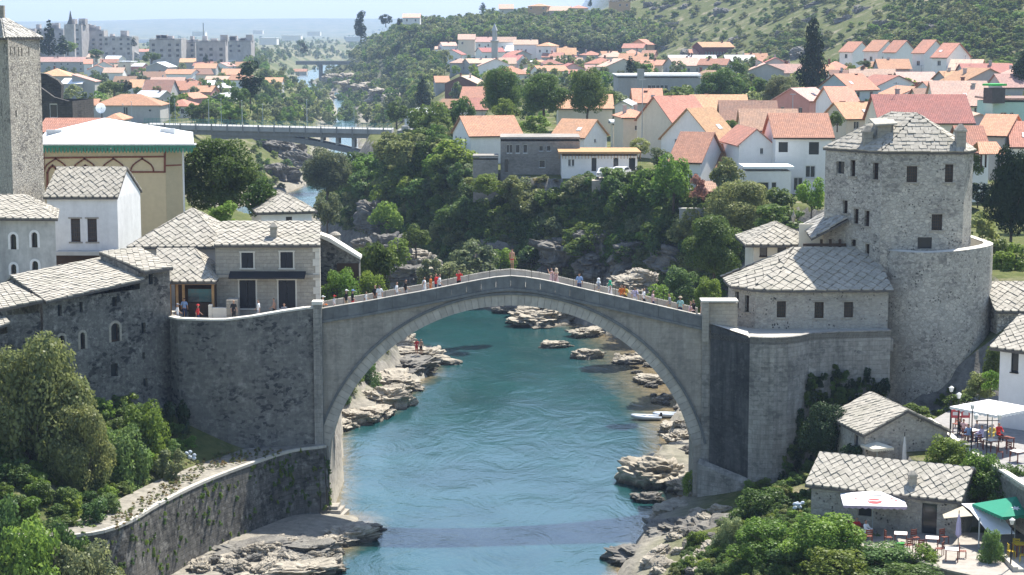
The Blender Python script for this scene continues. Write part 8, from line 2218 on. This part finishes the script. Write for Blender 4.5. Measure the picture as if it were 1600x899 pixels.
def parasol(label, c, w, d, rise, yaw, hpole, cloth, marks=(), cat='parasol', valance=.22, vm=None):
    r_ = thing('parasol', label, cat, tuple(c), R(yaw))
    z = hpole; A = [(-w/2, -d/2, z), (w/2, -d/2, z), (w/2, d/2, z), (-w/2, d/2, z)]; t = (0, 0, z+rise)
    mb = MB()
    for i in range(4): mb.thick([A[i], A[(i+1) % 4], t], .03)
    mb.put('canopy', cloth, r_)
    mb = MB()
    for i in range(4):
        a, b_ = Vector(A[i]), Vector(A[(i+1) % 4]); n = 10
        for k in range(n):
            p, q = a.lerp(b_, k/n), a.lerp(b_, (k+1)/n); m_ = (p+q)/2
            mb.poly([(p.x, p.y, z-valance*.6), (m_.x, m_.y, z-valance), (q.x, q.y, z-valance*.6), tuple(q), tuple(p)])
    mb.put('valance', vm or cloth, r_)
    MB().tube([(0, 0, 0), (0, 0, z+rise-.03)], .035, 8).put('pole', M_lampgrey, r_)
    MB().lathe([(.3, 0), (.3, .1), (.06, .14)], (0, 0, 0), 12).put('base', M_concd, r_)
    mb = MB()
    for i in range(4): mb.tube([t[:2]+(z+rise-.08,), Vector(A[i])+Vector((0, 0, -.03))], .015, 4)
    tag(mb.put('ribs', M_lampgrey, r_), kind='stuff')
    sl = rise/(d/2)
    for kind, u, v, s in marks:             # printed on the front slope
        P = lambda x, y: (x, -d/2+y*math.cos(math.atan(sl)), z+y*math.sin(math.atan(sl))+.012)
        if kind == 'disc':
            MB().poly([P(u+s*1.25*math.cos(a), v+s*.8*math.sin(a)) for a in [2*math.pi*i/20 for i in range(20)]]).put('printed_emblem', M_redp, r_)
            MB().poly([tuple(Vector(P(u+s*x, v+s*y))+Vector((0, 0, .012))) for x, y in ((-1.1, -.15), (-.3, .0), (.4, -.1), (1.1, .1), (1.1, .3), (.4, .12), (-.3, .2), (-1.1, .05))]).put('printed_stripe', M_cloth, r_)
        elif kind == 'bar': MB().poly([P(u-s, v), P(u+s, v), P(u+s, v+.09), P(u-s, v+.09)]).put('printed_line', M_concd, r_)
        elif kind == 'star':
            MB().poly([P(u+(s if i % 2 else s*.45)*math.cos(i*.52)*1.3, v+(s if i % 2 else s*.45)*math.sin(i*.52)) for i in range(12)]).put('printed_mark', M_whitep if cloth is M_grn else M_redp, r_)
        elif kind == 'strokes':
            for k in range(5): MB().poly([P(u+k*.17, v), P(u+k*.17+.09, v), P(u+k*.17+.09, v+(.42 if k in (0, 2) else .26)), P(u+k*.17, v+(.42 if k in (0, 2) else .26))]).put('printed_letter', M_whitep, r_)
    return r_
ZC = 5.45
c = atZ(1363, 831, ZC); parasol('wide white parasol with a faded red round emblem over the café tables', (c.x, c.y, ZC), 4.1, 3.3, .62, -6, 2.15, M_cloth, [('disc', .0, .55, .38), ('bar', .0, 1.2, .5), ('star', 1.15, .95, .14), ('star', 1.4, .7, .13), ('star', -1.2, .85, .12)], vm=flat('mauve striped valance', (.42, .33, .42), .8, .1))
c = atZ(1372, 712, 8.7); parasol('small cream parasol top showing behind the café roof ridge', (c.x, c.y+.4, 7.2), 1.7, 1.7, .3, 20, 2.1, flat('cream cloth', (.6, .56, .45), .8))
c = atZ(1585, 848, 5.6); parasol('dark green parasol with white print at the lower right edge', (c.x, c.y, 5.6), 4.2, 3.6, .75, 18, 2.3, M_grn, [('star', -.7, .75, .27), ('strokes', .55, .5, 1)])
c = atZ(1549, 700, 9.3); parasol('large white square parasol on the upper right terrace', (c.x, c.y, 9.3), 4.3, 4.1, .3, 38, 2.9, M_cloth, [('bar', -1.0, .45, .22), ('bar', .9, .45, .22)])
# canvas awnings between café house and green parasol
aw = thing('awning', 'cream and white canvas awning between café door and green parasol', 'awning', tuple(atZ(1540, 850, ZC)))
A = [atY(1500, 789, 121.6), atY(1545, 787, 121.8), atY(1580, 838, 118.6), atY(1549, 835, 118.8), atY(1514, 797, 121.0)]
def sheet(P, mat, name='canvas'): MB().thick([tuple(p) for p in P], .03).put(name, mat, aw, world=True)
sheet([atY(1502, 787, 122), atY(1544, 786, 122), atY(1556, 795, 121.4), atY(1516, 797, 121.3)], M_cloth)
sheet([atY(1516, 797.5, 121.3), atY(1558, 796, 121.3), atY(1586, 834, 118.6), atY(1547, 835, 118.8)], M_cloth)
sheet([atY(1473, 804, 121.0), atY(1504, 791, 121.8), atY(1520, 806, 120.8), atY(1475, 810, 120.6)], M_canvas)
for px in (1530, 1563): q = atY(px, 830, 120); MB().tube([(q.x, q.y, ZC-.2), (q.x, q.y, ZC+2.0)], .05, 6).put('post', M_lampgrey, aw, world=True)
# terraces
def pz(L, z): return [atZ(x, y, z).xy[:] for x, y in L]
low = pz([(1305,842),(1335,852),(1398,866),(1480,892),(1540,905),(1640,905),(1640,835),(1500,832),(1360,815),(1295,815)], ZC)
o = MB().prism(low, ZC-1.6, ZC).put('cafe_terrace', flat('dusty café paving', (.33, .30, .26), .95, .15)); tag(o, kind='structure')
edge = [Vector(p) for p in low[:5]]
tw_ = thing('terrace_wall', 'low rubble wall along the edge of the café terrace', 'wall', (edge[1].x, edge[1].y, ZC-1.5))
cap_path(edge[::-1] if False else edge, ZC-.02, .18, .14, .14, M_ashlar, tw_, 'edge_stone')
up = pz([(1447,662),(1470,678),(1500,704),(1560,742),(1650,800),(1700,700),(1640,640),(1540,610)], 9.3)
o = MB().prism(up, 6.8, 9.3).put('upper_terrace', flat('grey terrace paving', (.27, .26, .25), .95, .15)); tag(o, kind='structure')
e2 = [Vector(p) for p in up[:5]]
uw = thing('terrace_wall', 'pale rubble parapet curving round the upper right terrace', 'wall', (e2[1].x, e2[1].y, 8))
mb = MB()
for a, b_ in zip(e2[:-1], e2[1:]): wall(mb, a, b_, 6.5, 9.6)
mb.put('wall', M_tower2, uw, world=True)
cap_path(e2, 9.6, .08, .35, .14, M_coping, uw, 'coping_stone')
rt = thing('stair_wall', 'pale concrete stair wall in the lower right corner', 'wall', tuple(atZ(1585, 890, 4)))
p = pz([(1563,868),(1600,905)], 5.6); MB().box(p[0][0], p[0][1]-3.2, 3.0, p[0][0]+.3, p[0][1]+.2, 5.75).put('wall', M_pave, rt, world=True)
MB().box(p[0][0]+.3, p[0][1]-3.2, 3.0, p[0][0]+4, p[0][1]-.4, 5.62).put('landing', M_pave, rt, world=True)
# furniture
M_tw = flat('red brown table wood', (.19, .06, .04), .6, .15); M_ct = flat('white tablecloth', (.74, .72, .68), .9); M_yel = flat('yellow chair paint', (.55, .38, .03), .5)
def make_table(cloth):
    r_ = bpy.data.objects.new('cafe_table', None); COL.objects.link(r_)
    MB().box(-.42, -.42, .71, .42, .42, .75).put('tabletop', M_tw, r_)
    if cloth: MB().box(-.40, -.40, .751, .40, .40, .762).put('table_runner', cloth, r_)
    for x in (-.36, .36):
        for y in (-.36, .36): MB().box(x-.03, y-.03, 0, x+.03, y+.03, .71).put('leg', M_tw, r_)
    return r_
def make_chair(mat):
    r_ = bpy.data.objects.new('cafe_chair', None); COL.objects.link(r_)
    for k in range(4): MB().box(-.21, -.21+.11*k, .43, .21, -.21+.11*k+.09, .46).put('seat_slat', mat, r_)
    for k in range(3): MB().box(-.21, .2, .55+.13*k, .21, .23, .64+.13*k).put('back_slat', mat, r_)
    for x in (-.2, .2):
        MB().box(x-.02, .19, 0, x+.02, .23, .93).put('leg', mat, r_); MB().box(x-.02, -.22, 0, x+.02, -.18, .43).put('leg', mat, r_)
    return r_
protos = {}
def furn(kind, key, label, px, py, z, yaw, group):
    k = (kind, key.name if key else '')
    if k not in protos: protos[k] = (make_table if kind == 't' else make_chair)(key); r_ = protos[k]
    else: r_ = copy_tree(protos[k])
    c = atZ(px, py, z); r_.location = c; r_.rotation_euler = (0, 0, R(yaw)); tag(r_, label, 'table' if kind == 't' else 'chair', None, None); r_['group'] = group
    return r_
gt, gc = 'café tables on the lower terrace', 'café chairs on the lower terrace'
TB = [(1407, 851, M_ct, 'café table with white runner and green box beside it'), (1456, 858, M_ct, 'café table with white runner near the café door'), (1487, 876, M_ct, 'café table with white runner lowest on the terrace'), (1345, 838, M_tw, 'red brown table under the white parasol'), (1325, 834, None, 'bare wooden table at the left under the white parasol')]
for px, py, cl, lab in TB: furn('t', cl, lab, px, py, ZC, -12, gt)
for px, py, yaw, lab in [(1419, 862, 200, 'slatted chair right of the table with the green box'), (1430, 850, 20, 'tilted slatted chair behind the two front chairs'), (1437, 864, 190, 'slatted chair left of the table by the door'), (1388, 850, 95, 'chair in the shade left of the table with the green box'), (1468, 868, 240, 'chair turned towards the lowest table'), (1504, 872, 80, 'chair right of the lowest table'), (1357, 848, 180, 'chair at the edge under the white parasol'), (1333, 846, 170, 'chair at the left edge of the parasol shade'), (1475, 849, 30, 'chair against the café wall by the door')]:
    furn('c', M_tw, lab, px, py, ZC, yaw, gc)
c = atZ(1405, 860, ZC); bx = thing('green_box', 'small green crate standing below the café table', 'crate', tuple(c)); MB().box(-.3, -.12, 0, .3, .12, .45).put('crate', flat('green plastic', (.05, .3, .06), .5), bx)
MB().box(-.32, -.14, .45, .32, .14, .48).put('rim', MATS['green plastic'], bx)
for px, py, yaw, lab in [(1588, 862, 160, 'yellow chair under the green parasol'), (1580, 872, 90, 'yellow chair left of the corner table under the green parasol'), (1599, 878, 250, 'yellow chair cut by the right edge')]: furn('c', M_yel, lab, px, py, 5.62, yaw, 'yellow café chairs')
furn('t', M_yel, 'yellow topped table under the green parasol', 1593, 868, 5.62, 10, 'yellow café tables')
gu = 'tables on the upper right terrace'
for px, py, cl, lab in [(1500, 678, None, 'table at the near corner of the upper terrace'), (1520, 688, M_ct, 'table with white cloth in the middle of the upper terrace'), (1548, 704, M_ct, 'table with white cloth in the dark under the white awning'), (1572, 700, None, 'bare table deepest in the shade of the upper terrace'), (1590, 722, M_ct, 'white cloth table at the right edge of the upper terrace')]: furn('t', cl, lab, px, py, 9.3, 30, gu)
for k, (px, py, lab) in enumerate([(1508, 690, 'chair near the corner of the upper terrace'), (1534, 700, 'chair between two white tables on the upper terrace'), (1562, 716, 'chair in front of the shaded white table'), (1580, 710, 'chair in the shade of the upper terrace'), (1497, 668, 'chair behind the corner table of the upper terrace')]): furn('c', M_tw, lab, px, py, 9.3, 40*k, 'chairs on the upper right terrace')
for k, (px, lab) in enumerate([(1492, 'left red menu board on the upper terrace'), (1508, 'right red menu board on the upper terrace')]):
    c = atZ(px, 672, 9.3); r_ = thing('menu_board', lab, 'sign', tuple(c)); MB().box(-.32, -.03, .9, .32, .03, 1.5).put('board', M_redp, r_); MB().box(-.2, -.045, 1.1, .2, -.031, 1.35).put('sheet', M_ct, r_)
    for s in (-.28, .28): MB().box(s-.02, -.02, 0, s+.02, .02, .9).put('leg', M_iron, r_)
# iron lamps
def lamp(label, px, py, z, h, arm=0):
    c = atZ(px, py, z); r_ = thing('lantern_post', label, 'street lamp', tuple(c), 0, 'black iron lantern posts of the cafés')
    MB().tube([(0, 0, 0), (0, 0, h)], [.05, .035], 6).put('post', M_iron, r_)
    if arm:
        MB().box(-arm, -.02, h*.86, arm, .02, h*.86+.05).put('crossbar', M_iron, r_)
    for x in ((-arm, arm) if arm else (0,)):
        MB().lathe([(.1, h), (.17, h+.28), (.2, h+.3), (.05, h+.42)], (x, 0, -.0 if not arm else -.35), 6).put('lantern', M_frame, r_)
lamp('tall black lantern post at the left end of the upper terrace', 1484, 690, 9.3, 3.6)
lamp('black lantern post in front of the white square parasol', 1517, 716, 9.3, 3.4)
lamp('black double lantern post before the dark shaded tables', 1541, 722, 9.3, 3.3, .8)
lamp('second black post from the left on the upper terrace', 1496, 694, 9.3, 3.3)
lamp('black lantern post beside the yellow chairs', 1579, 884, 5.62, 2.6)
lamp('lantern with grey top behind the green parasol', 1561, 815, 5.62, 2.6)
c = atZ(1410, 712, 8.7); fp = thing('closed_parasol', 'closed grey parasol behind the café roof', 'parasol', (c.x, c.y-.6, 7.9)); MB().lathe([(.05, .4), (.16, .6), (.12, 1.6), (.03, 2.3)], (0, 0, 0), 8).put('cloth', M_greyroof, fp); MB().tube([(0, 0, 0), (0, 0, 2.6)], .03, 5).put('pole', M_iron, fp)
c = atZ(1497, 852, ZC); fp = thing('closed_parasol', 'closed lilac parasol beside the café door', 'parasol', tuple(c)); MB().lathe([(.05, .5), (.2, .7), (.15, 1.5), (.03, 2.1)], (0, 0, 0), 8).put('cloth', CLOTH['lilac'], fp); MB().tube([(0, 0, 0), (0, 0, 2.3)], .03, 5).put('pole', M_iron, fp)
# greenery of the right foreground
def tp(*a, **k): return tree_px(*a, **k)
G = [('bush on the bank below the round tower right side', 'bigfig', 1530, 625, 50, 60, L_olive, 147), ('climbing shrub right of the round tower foot', 'bigfig', 1556, 600, 75, 50, L_oak, 149), ('dark shrub in the corner by the white house', 'fig', 1500, 650, 40, 70, L_oak, 146),
 ('clipped bright hedge on the slope left of the café terrace', 'bigfig', 1285, 880, 95, 150, L_lime, 118), ('hedge with pale tips at the bottom right of the river', 'bigfig', 1195, 880, 80, 120, L_lime, 122), ('bright bush at the bottom edge below the café', 'bigfig', 1300, 935, 95, 150, L_lime, 114), ('bush below the small pale stone by the hedge', 'fig', 1225, 905, 60, 90, L_fig, 118),
 ('dark foliage below the café terrace edge', 'bigfig', 1380, 910, 70, 160, L_fig, 117), ('leafy shrub in front of the café chairs', 'fig', 1445, 895, 50, 60, L_lime, 117), ('bush at the bottom right below the terrace', 'bigfig', 1420, 930, 60, 150, L_oak, 113), ('tall shrub left of the stair wall', 'bigfig', 1548, 900, 90, 50, L_fig, 117),
 ('silvery bush beside the bastion foot', 'bigfig', 1140, 865, 70, 62, L_silver, 128), ('small green bush on the rocks below the bastion', 'fig', 1090, 862, 38, 50, L_lime, 131), ('shaded bush at the foot of the bastion', 'bigfig', 1190, 820, 70, 110, L_oak, 136), ('trailing vine over the left part of the upper terrace wall', 'bigfig', 1478, 745, 75, 92, L_lime, 129),
 ('climbing bush hanging below the upper terrace', 'bigfig', 1530, 782, 90, 95, L_lime, 126), ('dark creeper behind the café house chimney', 'bigfig', 1575, 800, 90, 90, L_oak, 124), ('dark ivy mound between bastion and small gabled house', 'big', 1290, 740, 120, 100, L_dark, 139), ('shrubs at the foot of the round tower', 'fig', 1430, 660, 34, 60, L_oak, 143), ('yellow green shrub by the white house wall', 'fig', 1548, 612, 38, 44, L_lime, 141), ('small bush on the river wall of the right pier', 'fig', 1076, 775, 45, 30, L_lime, 151),
 ('bushes below the small gabled house', 'fig', 1330, 745, 60, 60, L_dark, 134), ('olive shrub on the slope behind the café roof', 'fig', 1500, 735, 50, 60, L_oak, 131)]
for (lab, kind, px, pb, hp, wp, leaf, Y) in G: tree_px(lab, kind, px, pb, hp, wp, leaf, Y, 'bush', name='bush')
P = []; S = []
for poly, n, lo, hi in (([(1120,830),(1300,800),(1330,850),(1500,880),(1500,920),(1040,920)], 420, .4, 1.0), ([(1300,640),(1560,600),(1600,620),(1500,680),(1440,670),(1330,720)], 130, .3, .8), ([(1480,720),(1600,780),(1600,830),(1500,790)], 110, .5, 1.1), ([(1180,780),(1270,740),(1280,830),(1180,830)], 80, .5, 1.0)):
    for x, y in px_points(poly, n, rg):
        q = hit(x, y)
        if q is None or q.y > 152: continue
        if in_poly(q.x, q.y, low) or in_poly(q.x, q.y, up): continue
        s = rg.uniform(lo, hi); P.append((q.x, q.y, q.z-.12)); S.append((s*1.3, s*1.3, s))
scatter('slope_undergrowth', P, S, [('bush', 0), ('fig', 1), ('fig', 2), ('bush', 1)], [L_oak, L_fig, L_lime, L_olive], 12)
# dark corner vines on café house and grass verge by the silver plant
# ---------------------------------------------------------------- boats
M_rub = flat('pale grey rubber', (.42, .47, .52), .5, .05, .4)
def boat(label, px, py, yaw, L):
    c = atZ(px, py, 0.0); r_ = thing('inflatable_boat', label, 'boat', (c.x, c.y, .02), R(yaw), 'inflatable boats moored under the arch')
    path = [(-L*.5, -.45, .25), (L*.1, -.5, .25), (L*.38, -.32, .3), (L*.5, 0, .38), (L*.38, .32, .3), (L*.1, .5, .25), (-L*.5, .45, .25)]
    MB().tube(path, [.13, .2, .2, .19, .2, .2, .13], 8).put('tube', M_rub, r_, smooth=True)
    MB().prism([(-L*.42, -.36), (L*.2, -.4), (L*.4, 0), (L*.2, .4), (-L*.42, .36)], .08, .14).put('floor', CLOTH['white'], r_)
    MB().box(-L*.44, -.38, .1, -L*.4, .38, .42).put('transom', M_wood, r_)
    MB().box(-L*.05, -.42, .3, L*.05, .42, .35).put('thwart', CLOTH['grey'], r_)
    MB().box(-L*.52, -.12, .2, -L*.44, .12, .72).put('outboard_motor', M_shutter, r_)
boat('left of two grey inflatable boats moored by the right bank', 1011, 656, 176, 2.9)
boat('right inflatable boat tied against the bank', 1043, 652, 186, 2.7)

# ================================================================ people
def on_bridge(label, px, side=0.0, **k):
    Y = 151.6 + side
    x = xY(px, 470, Y); return person(label, (x, Y, ztop(x)-.86), k.pop('yaw', 90), **k)
on_bridge('man in orange shirt and white cap leaning on the left end of the parapet', 502, -.9, pose='lean', top='orange', low='black', hat='cap', hatc='white')
on_bridge('child in white top and red cap on the left ramp', 522, 0, pose='stand', top='white', low='black', hat='cap', hatc='red', h=.86)
on_bridge('woman in black top and white cap climbing the left ramp', 541, .4, pose='walk', top='black', low='khaki', lowk='shorts', hat='cap', hatc='white')
on_bridge('walker in dark red shirt and blue cap on the left ramp', 551, -.3, pose='walk2', top='black', low='red', lowk='shorts', hat='cap', hatc='blue')
on_bridge('small child in pale top on the left ramp', 572, .2, pose='walk', top='white', low='grey', h=.8)
on_bridge('person in black just left of the long white shirt', 586, .6, pose='stand', top='black', low='black', yaw=60)
on_bridge('person in a long white shirt on the left ramp', 593, 0, pose='stand', top='white', low='white', yaw=200)
on_bridge('dark haired walker in white blouse halfway up the left ramp', 620, 0, pose='walk', top='white', low='grey')
on_bridge('woman in white dress beside the red group', 663, 0, robe='white', pose='walk')
on_bridge('bare shouldered person in orange in the middle of the group', 673, .3, pose='stand', top='orange', low='orange', lowk='shorts')
on_bridge('person in red top behind the man in white', 681, .9, pose='photo', top='red', low='navy')
on_bridge('man in white shirt and navy shorts in the group', 687, -.2, pose='walk2', top='white', low='navy', lowk='shorts')
on_bridge('woman in red vest and black trousers left of the crown', 717, 0, pose='photo', top='red', low='black', yaw=20)
dv = atY(800, 421, 153.95); person('bare chested diver in red trunks standing on the far parapet at the crown', (dv.x, 154.0, ztop(dv.x)+.0), 150, pose='stand', topk=None, lowk='trunks', low='red', h=.97)
on_bridge('left of two women in pale pink taking a picture', 862, 0, pose='photo', robe='pink', yaw=-90)
on_bridge('right of two women in pale pink and beige', 869, .2, pose='stand', robe='pink', yaw=-80, hat='scarf', hatc='beige')
on_bridge('woman in grey coat and white head scarf on the right ramp', 935, 0, pose='walk', top='grey', low='beige', hat='scarf', hatc='white', yaw=-90)
on_bridge('woman in white robe and green head scarf on the right ramp', 953, 0, robe='white', pose='stand', hat='scarf', hatc='green', yaw=-90)
on_bridge('woman in orange top leaning by the yellow one', 971, -.6, pose='lean', top='orange', low='grey', yaw=10)
on_bridge('woman in yellow top and black trousers leaning', 977, -.5, pose='lean', top='yellow', low='black', yaw=-20)
on_bridge('dark haired woman in lilac shirt with bag strap', 992, -.3, pose='stand', top='lilac', low='white', yaw=160)
on_bridge('walker in white and pink shirt on the right ramp', 1020, 0, pose='walk', top='pink', low='navy', lowk='shorts', yaw=90)
on_bridge('person in teal shirt and sun hat near the right end', 1063, 0, pose='stand', top='teal', low='navy', hat='hat', hatc='beige', yaw=170)
on_bridge('person all in black near the right end', 1084, .2, pose='photo', top='black', low='black', yaw=-60)
on_bridge('person in white skirt bending near the right end', 1077, -.6, pose='lean', top='pink', low='white', yaw=60, h=.85)
on_bridge('person in orange squeezed against the end wall', 1096, 0, pose='stand', top='orange', low='white', yaw=90, h=.9)
on_bridge('person in white top walking down the right ramp', 1006, .4, pose='walk2', top='white', low='black', yaw=90)
on_bridge('person in blue shirt on the far side of the right ramp', 905, .8, pose='stand', top='blue', low='navy', yaw=180)
on_bridge('person with khaki shorts near the right end of the bridge', 1046, .5, pose='walk', top='grey', low='khaki', lowk='shorts', yaw=-90)
on_bridge('person in black top following the woman in white blouse', 634, .5, pose='walk', top='black', low='grey')
def on_street(label, px, Y=151.3, **k):
    person(label, (xY(px, 480, Y), Y, 15.2), k.pop('yaw', 90), **k)
on_street('white haired person in white shirt behind the rampart left end', 277, 150.9, pose='walk', top='white', low='grey', hair=False, hat='cap', hatc='grey', h=.95)
on_street('person in red shirt and straw hat behind the rampart', 309, 150.4, pose='walk', top='red', low='navy', hat='hat', hatc='red', h=.95)
on_street('person in pale blue inside the kiosk shade', 288, 153.6, pose='stand', top='blue', low='navy', yaw=180)
on_street('person in black standing by the stair wall', 365, 152.4, pose='stand', top='black', low='black', yaw=40)
on_street('man in white shirt in front of the left shutter door', 404, 152.6, pose='walk2', top='white', low='grey', yaw=-90)
on_street('shirtless man in black trousers between the doors', 428, 153.6, pose='walk', topk=None, low='black', yaw=-90)
on_street('person in dark grey sitting low by the right shutter door', 444, 153.2, pose='sit', top='grey', low='black', yaw=0)
bt = [('bather in red standing on the rock shelf', 651, 'red', 'stand'), ('second bather beside the one in red', 658, 'black', 'stand')]
for lab, px, col, po in bt:
    q = atZ(px, 553, 1.55); person(lab, tuple(q), 30, pose=po, top=col, low=col, lowk='shorts', topk='shirt' if col == 'red' else None)
q = atY(1201, 822, 137); person('person in white shirt on the path below the bastion', (q.x, q.y, q.z), 120, pose='stand', top='white', low='black')
for k, (px, py, z, col, lab) in enumerate([(1338, 838, ZC, 'red', 'guest in red seated under the white parasol'), (1352, 842, ZC, 'white', 'guest in white seated under the white parasol'), (1322, 838, ZC, 'black', 'guest in black seated left under the white parasol'),
    (1505, 682, 9.3, 'pink', 'guest in pink at the corner table of the upper terrace'), (1513, 690, 9.3, 'blue', 'guest in blue at the upper terrace tables'), (1526, 684, 9.3, 'grey', 'guest in grey behind the white tables'), (1534, 692, 9.3, 'lilac', 'guest in lilac at the upper terrace'), (1550, 690, 9.3, 'yellow', 'guest in yellow in the shade of the upper terrace'), (1560, 688, 9.3, 'red', 'guest in red deep in the shade'), (1498, 680, 9.3, 'black', 'guest in black at the left table of the upper terrace')]):
    q = atZ(px, py, z); person(lab, (q.x, q.y, z-.08), 47*k, pose='sit', top=col, low=['navy', 'beige', 'black'][k % 3])
